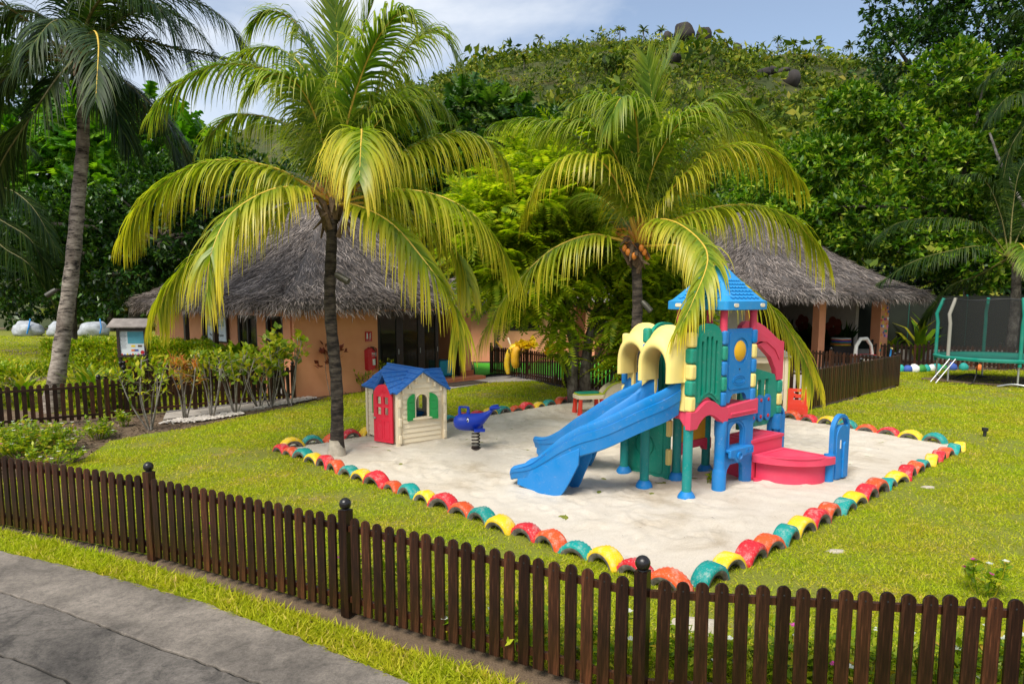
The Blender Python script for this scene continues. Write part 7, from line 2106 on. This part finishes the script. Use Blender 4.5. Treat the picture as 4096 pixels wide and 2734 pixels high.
# ------------------------------------------------------------------ trampoline
TX, TY, TR = 16.15, 22.6, 1.72
tr_ = thing('trampoline', 'round trampoline with green padding and black safety net', 'trampoline', (TX, TY, 0.03))
angs = [184.6, 252.7, 150.7, 69, 320, 15]
MB().lathe([(TR - 0.05, 0.80), (0.01, 0.80), (0.01, 0.79), (TR - 0.05, 0.79)], (0, 0, 0), 48).build('jumping_mat', 'black', tr_)
MB().lathe([(TR - 0.22, 0.81), (TR + 0.10, 0.835), (TR + 0.14, 0.80), (TR + 0.13, 0.73), (TR + 0.09, 0.72), (TR + 0.05, 0.79), (TR - 0.22, 0.80)], (0, 0, 0), 48).build('pad', 'trampoline', tr_, smooth=50)
MB().tube([(TR * math.cos(R(a)), TR * math.sin(R(a)), 0.74) for a in range(0, 361, 8)], 0.03, 8, cap=False).build('frame_ring', 'steel', tr_, smooth=60)
for i, a in enumerate(angs):
    c, s = math.cos(R(a)), math.sin(R(a))
    MB().tube([(TR * c, TR * s, -0.05), (TR * c, TR * s, 0.74)], 0.03, 8).build('leg', 'steel', tr_, smooth=60)
    MB().tube([((TR + .05) * c, (TR + .05) * s, 0.6), ((TR + .05) * c, (TR + .05) * s, 1.9), ((TR + .10) * c, (TR + .10) * s, 2.2), ((TR - .08) * c, (TR - .08) * s, 2.72)], 0.055, 9).build('net_pole', 'grey' if i == 0 else 'trampoline', tr_, smooth=60)
mb = MB()
secs = [[((TR - 0.06) * math.cos(2 * math.pi * k / 40), (TR - 0.06) * math.sin(2 * math.pi * k / 40), z + (0.03 * math.cos(6 * math.pi * k / 20) if z > 2 else 0)) for k in range(40)] for z in (0.82, 1.6, 2.66)]
mb.sweep(secs, cap=False).build('safety_net', 'net', tr_, smooth=60)
MB().tube([((TR - .07) * math.cos(R(a)), (TR - .07) * math.sin(R(a)), 2.67 + 0.03 * math.cos(R(a * 6))) for a in range(0, 361, 6)], 0.014, 6, cap=False).build('net_rim', 'black', tr_)
ld = thing('ladder', 'small steel ladder leaning on the trampoline', 'ladder', (TX, TY, 0.03))
for o_ in (-0.14, 0.14):
    MB().tube([(-2.45, -0.55 + o_, 0.0), (-1.80, -0.45 + o_, 0.76)], 0.02, 8).build('rail', 'steel', ld)
for f in (0.3, 0.6):
    MB().tube([(-2.45 + .65 * f, -0.69 + .1 * f, 0.76 * f), (-2.45 + .65 * f, -0.41 + .1 * f, 0.76 * f)], 0.016, 6).build('rung', 'steel', ld)
o = MB().tube(bez([(14.0, 21.7, 0.02), (14.6, 21.6, 0.02), (14.9, 21.8, 0.25), (15.0, 21.9, 0.7)], 12), 0.018, 6).build('strap', 'black', None, smooth=60)
tag(o, 'black strap trailing from the trampoline onto the grass', 'strap')
o = MB().tube(bez([(15.0, 20.95, 0.04), (15.5, 20.95, 0.10), (15.9, 20.7, 0.04)], 8), 0.03, 8).build('pipe', 'steel', None, smooth=60)
tag(o, 'loose steel pipe lying in front of the trampoline', 'pipe')
o = MB().tube(bez([(14.9, 22.9, 0.03), (15.6, 23.2, 0.16), (16.3, 23.3, 0.05)], 8), 0.04, 8).build('pipe', 'black', None, smooth=60)
tag(o, 'bent black pipe lying under the trampoline', 'pipe')
# painted stones in a row
for i, (x, y, c, s) in enumerate(((14.35, 25.8, 0, .17), (14.62, 25.6, 8, .17), (14.86, 25.5, 3, .16), (15.12, 25.5, 6, .18), (15.38, 25.5, 2, .17), (15.62, 25.6, 8, .16), (15.92, 25.8, 6, .16), (16.2, 25.9, 8, .17), (16.5, 26.0, 2, .15), (16.9, 26.1, 3, .18), (17.35, 26.1, 8, .18), (17.9, 26.0, 5, .14))):
    bm = bmesh.new()
    bmesh.ops.create_icosphere(bm, subdivisions=2, radius=1)
    for v_ in bm.verts:
        v_.co = v_.co * (1 + 0.14 * math.sin(v_.co.x * 3 + i) * math.cos(v_.co.y * 3 + 2 * i) + random.uniform(-.04, .04))
    me = bpy.data.meshes.new('painted_stone')
    bm.to_mesh(me)
    bm.free()
    me.materials.append(MATS['paint%d' % c])
    for q in me.polygons:
        q.use_smooth = True
    o = link('painted_stone', me)
    o.location = (x, y, s * 0.6)
    o.scale = (s, s * .9, s * 1.05)
    tag(o, 'painted %s stone, %s from the left in the row by the trampoline' % (['yellow', 'red', 'green', 'blue', 'purple', 'orange', 'white', 'pink', 'turquoise'][c], ORD[i]), 'stone', 'painted stones in a row')
cs = thing('chalk_board', 'low black framed board beside the row of painted stones', 'board', (13.6, 26.0, 0.05), R(-15))
MB().prism([[(-0.55, 0)] + [(-0.55 + 1.1 * i / 8, 0.45 + 0.12 * math.sin(math.pi * i / 8)) for i in range(9)] + [(0.55, 0)], rrect(-0.35, 0.12, 0.35, 0.42, 0.06)], -0.04, 0.04, 'XZ').build('frame', 'black', cs, bevel=0.015)
MB().box((0, 0, 0.27), (0.74, 0.03, 0.34)).build('panel', 'grey', cs)
# shade cloth fence at the back
sf = thing('shade_fence', 'dark green shade cloth fence behind the trampoline', 'fence', (15.6, 31.5, 0))
for i in range(7):
    MB().tube([(i * 2.4, -i * 0.35, 0), (i * 2.4, -i * 0.35, 2.9)], 0.04, 8).build('post', 'trampoline', sf)
for i in range(6):
    mb = MB()
    secs = [[(i * 2.4 + 2.4 * k / 8, -i * 0.35 - 0.35 * k / 8 + 0.06 * math.sin(k * 1.3 + i), z) for k in range(9)] for z in (0.35, 1.5, 2.85)]
    mb.sweep(secs, closed=False, cap=False).build('cloth_panel', 'shade', sf, smooth=60)
MB().box((7.2, -1.2, 0.18), (15, 0.3, 0.5), rz=-0.145).build('kerb', 'paver', sf)

# ------------------------------------------------------------------ noticeboard, sacks, floats and small things
nb = thing('noticeboard', 'brown noticeboard with little pitched roof and posters', 'noticeboard', (-10.78, 19.4, 0), R(6))
for x in (-0.36, 0.36):
    MB().box((x, 0, 0.98), (0.075, 0.075, 1.96)).build('post', 'frame', nb)
fr_ = MB()
for (x, z, w_, h_) in ((0, 1.86, 0.80, 0.07), (0, 1.12, 0.80, 0.07), (-0.365, 1.49, 0.07, 0.67), (0.365, 1.49, 0.07, 0.67)):
    fr_.box((x, -0.05, z), (w_, 0.07, h_))
fr_.build('frame', 'frame', nb)
bd = MB().box((0, -0.03, 1.49), (0.68, 0.03, 0.69)).build('board', 'paper', nb)
MB().box((0.10, -0.048, 1.64), (0.44, 0.004, 0.34)).build('poster', 'poster', bd)
mb = MB()
for k in range(14):
    mb.box((-0.23, -0.048, 1.79 - 0.035 * k), (0.16 - 0.03 * (k % 3), 0.003, 0.007))
mb.build('printed_lines', 'inkdark', bd)
for (x, z, c) in ((0.02, 1.40, 0), (0.02, 1.28, 5), (0.20, 1.40, 'husk'), (0.10, 1.28, 3)):
    MB().box((x, -0.048, z), (0.11, 0.004, 0.055)).build('photo_print', c if isinstance(c, str) else 'paint%d' % c, bd)
for k in range(9):
    MB().prism([[(-0.33 + 0.073 * k, 1.15), (-0.33 + 0.073 * (k + 1), 1.15), (-0.33 + 0.073 * (k + .5), 1.15 + (0.03 if k % 2 else 0.055))]], -0.05, -0.046, 'XZ').build('bunting', 'paint%d' % [1, 3, 0, 4, 5, 2, 7, 0, 4][k], bd)
MB().prism([arc(0.26, 1.22, 0.055, 0, 320, 8)], -0.05, -0.046, 'XZ').build('flower_print', 'red', bd)
for sg in (1, -1):
    MB().add([(-0.56, sg * 0.30, 1.96), (0.56, sg * 0.30, 1.96), (0.50, 0, 2.18), (-0.50, 0, 2.18), (-0.56, sg * 0.30, 1.93), (0.56, sg * 0.30, 1.93), (0.50, 0, 2.15), (-0.50, 0, 2.15)], [(0, 1, 2, 3), (7, 6, 5, 4), (0, 4, 5, 1), (1, 5, 6, 2), (2, 6, 7, 3), (3, 7, 4, 0)]).build('roof_slope', 'plinth' if False else 'shingle', nb)
for i, (x, s) in enumerate(((-35.4, 1.25), (-32.9, 1.15), (-30.6, 1.2))):
    bm = bmesh.new()
    bmesh.ops.create_icosphere(bm, subdivisions=3, radius=1)
    for v_ in bm.verts:
        q = v_.co
        v_.co = Vector((q.x, q.y, max(q.z, -0.6))) * (1 + 0.1 * math.sin(q.x * 4 + i) * math.sin(q.z * 5) + 0.05 * math.sin(q.x * 11 + q.z * 7 + i))
    me = bpy.data.meshes.new('sack')
    bm.to_mesh(me)
    bm.free()
    me.materials.append(MATS['sack'])
    for q in me.polygons:
        q.use_smooth = True
    t = thing('bulk_sack', ['leftmost', 'middle', 'rightmost'][i] + ' of the three white bulk sacks under the far left trees', 'sack', (x, 50, 0.0), 0.2 * i, 'white bulk sacks')
    o = link('bag', me, t)
    o.scale = (s * .85, 0.8, 0.7)
    o.location = (0, 0, 0.4)
    MB().tube([(0.5, -0.85, 0.2), (0.6, -0.8, 0.6), (0.5, -0.4, 1.25)], 0.05, 6).build('strap', 'blue', t)
# inflatables slung over the fence
fl = thing('swim_float', 'yellow inflatable tube slung over the dark fence', 'inflatable', (0.02, 23.35, 0), R(-50))
MB().tube(bez([(0.0, -0.20, 0.18), (-0.02, -0.24, 0.55), (0.06, -0.20, 0.92), (0.22, -0.10, 1.10), (0.34, -0.02, 1.08)], 16), [0.06, 0.085, 0.095, 0.10, 0.10, 0.10, 0.10, 0.10, 0.10, 0.10, 0.10, 0.10, 0.10, 0.09, 0.08, 0.06], 12).build('tube', 'tyellow', fl, smooth=60)
MB().box((0.14, -0.28, 0.98), (0.05, 0.02, 0.13)).build('handle_patch', 'black', fl)
fl2 = thing('swim_float', 'flat yellow inflatable hanging beside the yellow tube', 'inflatable', (0.30, 22.98, 0), R(-55))
MB().tube(bez([(0.0, -0.20, 0.42), (0.0, -0.25, 0.7), (0.02, -0.22, 0.98), (0.08, -0.10, 1.08)], 12), [0.08, 0.12, 0.14, 0.14, 0.14, 0.14, 0.14, 0.13, 0.13, 0.12, 0.10, 0.07], 12).build('bladder', 'yellow2', fl2, smooth=60)
for i, (x, y, c, l) in enumerate(((-0.35, 24.1, 'yellow2', 'yellow foam noodle lying on the left end of the dark fence'), (0.0, 23.65, 'cream', 'pale pink foam noodle leaning on the dark fence'))):
    o = MB().tube([(0, 0, 1.0), (-0.22 if i == 0 else -0.14, 0.1, 1.22 if i == 0 else 1.38)], 0.035, 10).build('foam_noodle', c, None, smooth=60)
    o.location = (x, y, 0)
    tag(o, l, 'pool noodle')
o = MB().lathe([(0.03, 0), (0.03, 0.10), (0.055, 0.11), (0.06, 0.17), (0.01, 0.18)], (0, 0, 0), 12).build('garden_light', 'black', None, smooth=40)
o.location = (9.48, 13.47, 0)
tag(o, 'small black garden light stake on the right lawn', 'garden light')
def stone(label, p, s, i):
    bm = bmesh.new()
    bmesh.ops.create_icosphere(bm, subdivisions=2, radius=1)
    for v_ in bm.verts:
        v_.co = v_.co * (1 + 0.2 * math.sin(v_.co.x * 3 + i) * math.cos(v_.co.y * 4 + i) + random.uniform(-.05, .05))
    me = bpy.data.meshes.new('stone')
    bm.to_mesh(me)
    bm.free()
    me.materials.append(MATS['stone'])
    o = link('stone', me)
    o.location = p
    o.scale = s
    tag(o, label, 'stone')
stone('white flat rock behind the front picket fence', (1.55, 5.4, 0.03), (0.22, 0.16, 0.07), 1)
stone('pale flat stone sunk in the grass outside the lower right tyres', (3.55, 7.2, -0.005), (0.10, 0.06, 0.03), 2)
stone('pale sandy stone half way up the right tyre row', (6.1, 9.75, -0.005), (0.10, 0.07, 0.03), 5)
stone('pale mound on the far left clearing', (-25.4, 38.5, -0.05), (0.9, 0.7, 0.16), 6)

# ------------------------------------------------------------------ shrubs, hedges and flowers
UPV = np.array([0, 0, 1.0])
def hedge(label, a, b, w_, h_, n, mat='hedge', size=(0.07, 0.13), flowers=None, group='clipped yellow green hedges'):
    t = thing('hedge', label, 'hedge', (*a, 0), math.atan2(b[1] - a[1], b[0] - a[0]), group)
    L = math.dist(a, b)
    mb = MB()
    for k in range(int(L * 5)):
        x = L * (k + 0.5) / int(L * 5)
        mb.tube([(x, random.uniform(-.1, .1) * w_, 0), (x + random.uniform(-.15, .15), random.uniform(-.35, .35) * w_, h_ * .85)], [0.014, 0.006], 4)
    mb.build('stems', 'greybark', t)
    p = np.stack([rng.random(n) * L, (rng.random(n) - .5) * w_, h_ * (0.12 + 0.88 * rng.random(n) ** 0.55)], -1)
    top = h_ * (0.9 + 0.18 * (vnoise(p[:, 0], p[:, 1], 1.3, 71) - 0.5)) + 0.06 * rng.normal(size=n)
    ontop = rng.random(n) < 0.45
    p[ontop, 2] = top[ontop]
    p[~ontop, 1] = np.where(rng.random((~ontop).sum()) < 0.7, -1, 1) * w_ * (0.42 + 0.12 * rng.random((~ontop).sum()))
    d = np.stack([rng.normal(size=n) * .3, np.sign(p[:, 1]) * 0.7, np.full(n, 0.8)], -1)
    P, D, U, S = rosettes(p, unit(d), 6, 0.7, size, 0.3)
    scatter('foliage', LEAF[0], LEAF[1], P, D, U, S, mat, t)
    if flowers:
        for k in range(flowers[1]):
            MB().ball((rng.random() * L, -w_ * .5, h_ * (.4 + .5 * rng.random())), 0.045, 8, 6).build('blossom', flowers[0], t)
    return t
hedge('hedge row behind the noticeboard', (-15.5, 23.6), (-9.0, 21.6), 1.6, 1.35, 5200, flowers=('red', 5))
hedge('hedge beside the cottage windows', (-9.2, 20.7), (-7.3, 20.2), 1.0, 1.25, 1600, flowers=('red', 2))
hedge('low hedge behind the far left fence', (-17.5, 18.4), (-12.6, 17.6), 1.3, 1.0, 2600)
hedge('loose low hedge between the leaning palm and the path fence', (-10.6, 16.3), (-9.5, 16.6), 0.6, 0.65, 500)
def strapplant(label, p, n, l, mat='lily', group='strap leaved lilies'):
    t = thing('strap_plant', label, 'plant', (*p, 0), 0, group)
    a = rng.random(n) * 2 * np.pi
    el = 0.7 + 0.75 * rng.random(n)
    D = np.stack([np.cos(a) * np.cos(el), np.sin(a) * np.cos(el), np.sin(el)], -1)
    scatter('leaves', STRAP[0], STRAP[1], rng.normal(size=(n, 3)) * [.05, .05, 0] + [0, 0, .01], D, np.tile(UPV, (n, 1)) + D * [1, 1, 0] * .4, l * (0.6 + 0.5 * rng.random(n)), mat, t)
    MB().tube([(0, 0, -0.02), (0, 0, 0.10)], [0.05, 0.03], 8).build('base', 'greybark', t)
for i, (x, y, n, l, lab) in enumerate(((-10.35, 16.55, 46, 1.05, 'big strap leaved clump right of the leaning palm foot'), (-9.75, 16.7, 34, 0.95, 'strap leaved clump between the palm and the fence corner'), (-12.2, 16.9, 36, 0.95, 'strap leaved clump left of the leaning palm foot'), (-13.1, 16.4, 34, 0.9, 'strap leaved clump behind the far left fence'), (-14.2, 16.2, 30, 0.85, 'strap leaved clump at the left edge of the picture'), (-11.6, 18.6, 34, 1.0, 'strap leaved clump below the noticeboard'))):
    strapplant(lab, (x, y), n, l)
vp = thing('strap_plant', 'broad striped strap plant in front of the club sign', 'plant', (-8.15, 19.9, 0))
n = 16
a = rng.random(n) * 2 * np.pi
el = 0.75 + 0.7 * rng.random(n)
D = np.stack([np.cos(a) * np.cos(el), np.sin(a) * np.cos(el), np.sin(el)], -1)
tv = [(x, y * 2.0, z) for x, y, z in STRAP[0]]
scatter('leaves', tv, STRAP[1], np.tile([0, 0, 0.35], (n, 1)), D, np.tile(UPV, (n, 1)) + D * [1, 1, 0] * .4, 1.0 + 0.5 * rng.random(n), 'lily', vp)
MB().tube([(0, 0, 0), (0, 0, 0.4)], [0.09, 0.06], 8).build('stem', 'greybark', vp)
strapplant('spiky green plant beside the star covered pillar', (15.9, 28.6), 26, 1.3, group='strap leaved plants by the pavilion')
strapplant('spiky plant in front of the shade cloth fence', (18.1, 30.3), 22, 2.0, group='strap leaved plants by the pavilion')
# bare stemmed shrubs in the mulch bed
def stemshrub(label, p, h_, ns, spread, mat='shrub', tmpl=LEAF, size=(0.10, 0.19), k=6, bark_='greybark', group='bare stemmed shrubs in the bed', name='shrub', bare=0.55, r0=0.014):
    t = thing(name, label, 'shrub', (*p, 0), random.uniform(0, 3), group)
    mb = MB()
    tips, dirs = [], []
    for i in range(ns):
        a = 2 * math.pi * i / ns + random.uniform(-.4, .4)
        top = Vector((math.cos(a) * spread * random.uniform(.5, 1), math.sin(a) * spread * random.uniform(.5, 1), h_ * random.uniform(0.78, 1.0)))
        b0 = Vector((math.cos(a) * .03, math.sin(a) * .03, -0.03))
        mid = b0.lerp(top, 0.5) + Vector((random.uniform(-.1, .1), random.uniform(-.1, .1), 0.02))
        mb.tube(bez([b0, mid, top], 8), [r0 * 1.3 - r0 * .09 * j for j in range(8)], 6)
        for j in range(4):
            f = random.uniform(bare, 1.0)
            q = b0.lerp(mid, f * 2) if f < .5 else mid.lerp(top, f * 2 - 1)
            e = q + Vector((random.uniform(-.2, .2), random.uniform(-.2, .2), random.uniform(.02, .2))) * h_ * .8
            mb.tube([q, e], [r0 * .5, r0 * .3], 5)
            tips.append(e)
            dirs.append((e - q).normalized())
        tips.append(top)
        dirs.append((top - mid).normalized())
    mb.build('stems', bark_, t, smooth=60)
    P, D, U, S = rosettes(np.array(tips), np.array(dirs), k, 0.75, size, 0.25, 0.04)
    scatter('leaves', tmpl[0], tmpl[1], P, D, U, S, mat, t)
    return t
WIDE = ([(x, y * 1.5, z) for x, y, z in LEAF[0]], LEAF[1])
for lab, p, h_, ns, sp, kw in (
    ('bare stemmed shrub nearest the camera in the mulch bed', (-7.62, 14.15), 1.45, 7, 0.62, {}),
    ('shrub with reddish spiky tufts in the mulch bed', (-7.45, 15.35), 1.35, 6, 0.45, dict(mat='bromel', tmpl=STRAP, size=(0.16, 0.26), k=9)),
    ('slender shrub between the reddish tufts and the round leaved shrub', (-6.95, 15.6), 1.45, 6, 0.55, {}),
    ('round leaved shrub in the middle of the mulch bed row', (-6.62, 16.15), 1.5, 7, 0.6, dict(tmpl=WIDE)),
    ('leafy shrub one before last towards the cottage corner', (-6.35, 16.95), 1.35, 6, 0.5, dict(tmpl=WIDE, size=(0.13, 0.22))),
    ('tall straight shrub near the end of the fence', (-6.12, 17.15), 1.65, 5, 0.45, dict(tmpl=WIDE, size=(0.12, 0.22))),
    ('last shrub of the row against the end of the fence', (-5.75, 17.5), 1.75, 6, 0.5, dict(tmpl=WIDE, size=(0.12, 0.24)))):
    stemshrub(lab, p, h_, ns, sp, **kw)
stemshrub('thin shrub with withered dark red leaves against the cottage wall', (-5.05, 18.9), 1.45, 3, 0.3, mat='redleaf', size=(0.12, 0.2), k=5, tmpl=WIDE, r0=0.008)
stemshrub('low weed at the foot of the cottage wall', (-4.4, 20.0), 0.6, 5, 0.3, mat='shrub', size=(0.08, 0.14), k=6, bare=0.2, r0=0.006, group='weeds by the cottage wall')
stemshrub('taller weed at the cottage wall behind the playhouse', (-3.8, 20.5), 0.85, 4, 0.3, mat='shrub', size=(0.08, 0.14), k=6, bare=0.2, r0=0.006, group='weeds by the cottage wall')
stemshrub('yellow croton by the floats on the dark fence', (0.46, 22.9), 1.25, 2, 0.22, mat='croton', size=(0.2, 0.36), k=9, tmpl=WIDE, bark_='bark', group='yellow crotons', name='croton', bare=0.85)
stemshrub('yellow croton next to the feathery tree', (1.35, 21.4), 1.3, 2, 0.22, mat='croton', size=(0.2, 0.36), k=9, tmpl=WIDE, bark_='bark', group='yellow crotons', name='croton', bare=0.8)
def lowplant(label, p, r_, h_, n, flowers=(), group='periwinkles', mat='hedge', fs=0.035):
    t = thing('flower_plant', label, 'plant', (*p, 0), 0, group)
    mb = MB()
    k0 = max(4, int(n / 14))
    tips = []
    for k in range(k0):
        a, q = random.uniform(0, 6.3), r_ * math.sqrt(random.random())
        e = (math.cos(a) * q, math.sin(a) * q, h_ * random.uniform(.5, 1.0) * (1 - .4 * (q / r_) ** 2))
        mb.tube([(e[0] * .5, e[1] * .5, -0.02), (e[0] * .9, e[1] * .9, e[2] * .6), e], [0.006, 0.005, 0.003], 4)
        tips.append(e)
    mb.build('stems', 'lily', t)
    i = rng.integers(0, k0, n)
    f = 0.35 + 0.65 * rng.random((n, 1))
    P = np.array(tips)[i] * np.concatenate([.5 + .5 * f, .5 + .5 * f, f], 1) + rng.normal(size=(n, 3)) * 0.02
    D = randdir(n) * [1, 1, .4] + [0, 0, .35]
    scatter('leaves', LEAF[0], LEAF[1], P, D, np.tile(UPV, (n, 1)) + rng.normal(size=(n, 3)) * .3, 0.06 + 0.06 * rng.random(n), mat, t)
    pet = []
    for (m_, c) in flowers:
        pos = np.array([tips[j % k0] for j in rng.integers(0, k0, c)]) + [0, 0, .02]
        pos = np.repeat(pos, 5, 0)
        an = np.tile(np.arange(5) * 2 * np.pi / 5, c)
        D = np.stack([np.cos(an), np.sin(an) - .2, np.full(len(an), .25)], -1)
        scatter('petals', [(0, 0, 0), (.6, .42, .05), (1, 0, 0), (.6, -.42, .05)], [(0, 1, 2, 3)], pos, D, np.tile(UPV, (len(pos), 1)), fs, m_, t, 'stuff')
for lab, p, r_, h_, n, fl_ in (
    ('large white flowering clump behind the front fence at far left', (-8.75, 12.0), 0.95, 0.62, 2200, [('petalw', 46), ('petalp', 6)]),
    ('white flowering clump at the left edge by the front fence', (-9.6, 11.2), 0.8, 0.55, 1300, [('petalw', 26), ('petalp', 5)]),
    ('small leafy plant on the mulch right of the white flowers', (-8.2, 13.3), 0.4, 0.5, 420, [('petalw', 4)]),
    ('sprawling seedling at the mulch edge of the lawn', (-7.7, 11.2), 0.5, 0.4, 420, [('petalw', 8)]),
    ('little green weed beside the post below the shrubs', (-8.4, 14.6), 0.22, 0.45, 160, [('petalw', 2)]),
    ('pink flowered sprig behind the first fence post from the left', (-3.45, 7.25), 0.16, 0.55, 90, [('petalp', 2)]),
    ('pink flowered sprigs behind the second fence post', (-1.45, 6.05), 0.22, 0.75, 190, [('petalp', 5)]),
    ('pink flowered sprig just right of the second fence post', (-1.05, 6.0), 0.18, 0.70, 150, [('petalp', 3)]),
    ('pink and white flowered plant at the right edge behind the fence', (4.42, 6.1), 0.2, 0.42, 110, [('petalp', 4), ('petalw', 5)]),
    ('weedy clump at the lower right edge of the picture', (4.85, 5.7), 0.35, 0.4, 420, [('petalw', 5)]),
    ('seedlings behind the front fence left of the corner post', (0.1, 5.1), 0.35, 0.4, 320, [('petalw', 3), ('petalp', 1)]),
    ('seedlings behind the front fence under the corner post', (0.75, 4.85), 0.35, 0.42, 360, [('petalw', 3)]),
    ('leafy seedlings behind the right fence near the white rock', (1.35, 4.75), 0.3, 0.4, 360, [('petalw', 2)]),
    ('leafy seedlings right of the white rock behind the fence', (1.95, 4.65), 0.35, 0.42, 420, [('petalw', 4), ('petalp', 2)]),
    ('leafy seedlings in the middle of the right fence section', (2.5, 4.6), 0.35, 0.45, 420, [('petalw', 3)]),
    ('leafy seedlings near the right end of the fence', (3.0, 4.5), 0.35, 0.45, 420, [('petalw', 4)]),
    ('leafy seedlings in the lower right corner', (3.5, 4.6), 0.35, 0.45, 420, [('petalw', 4)]),
    ('seedlings half way along the front fence', (-0.5, 5.4), 0.25, 0.35, 200, [('petalw', 2)]),
    ('green sprig sprouting beside the blue play counter', (2.95, 9.95), 0.07, 0.22, 26, [])):
    lowplant(lab, p, r_, h_, n, fl_)
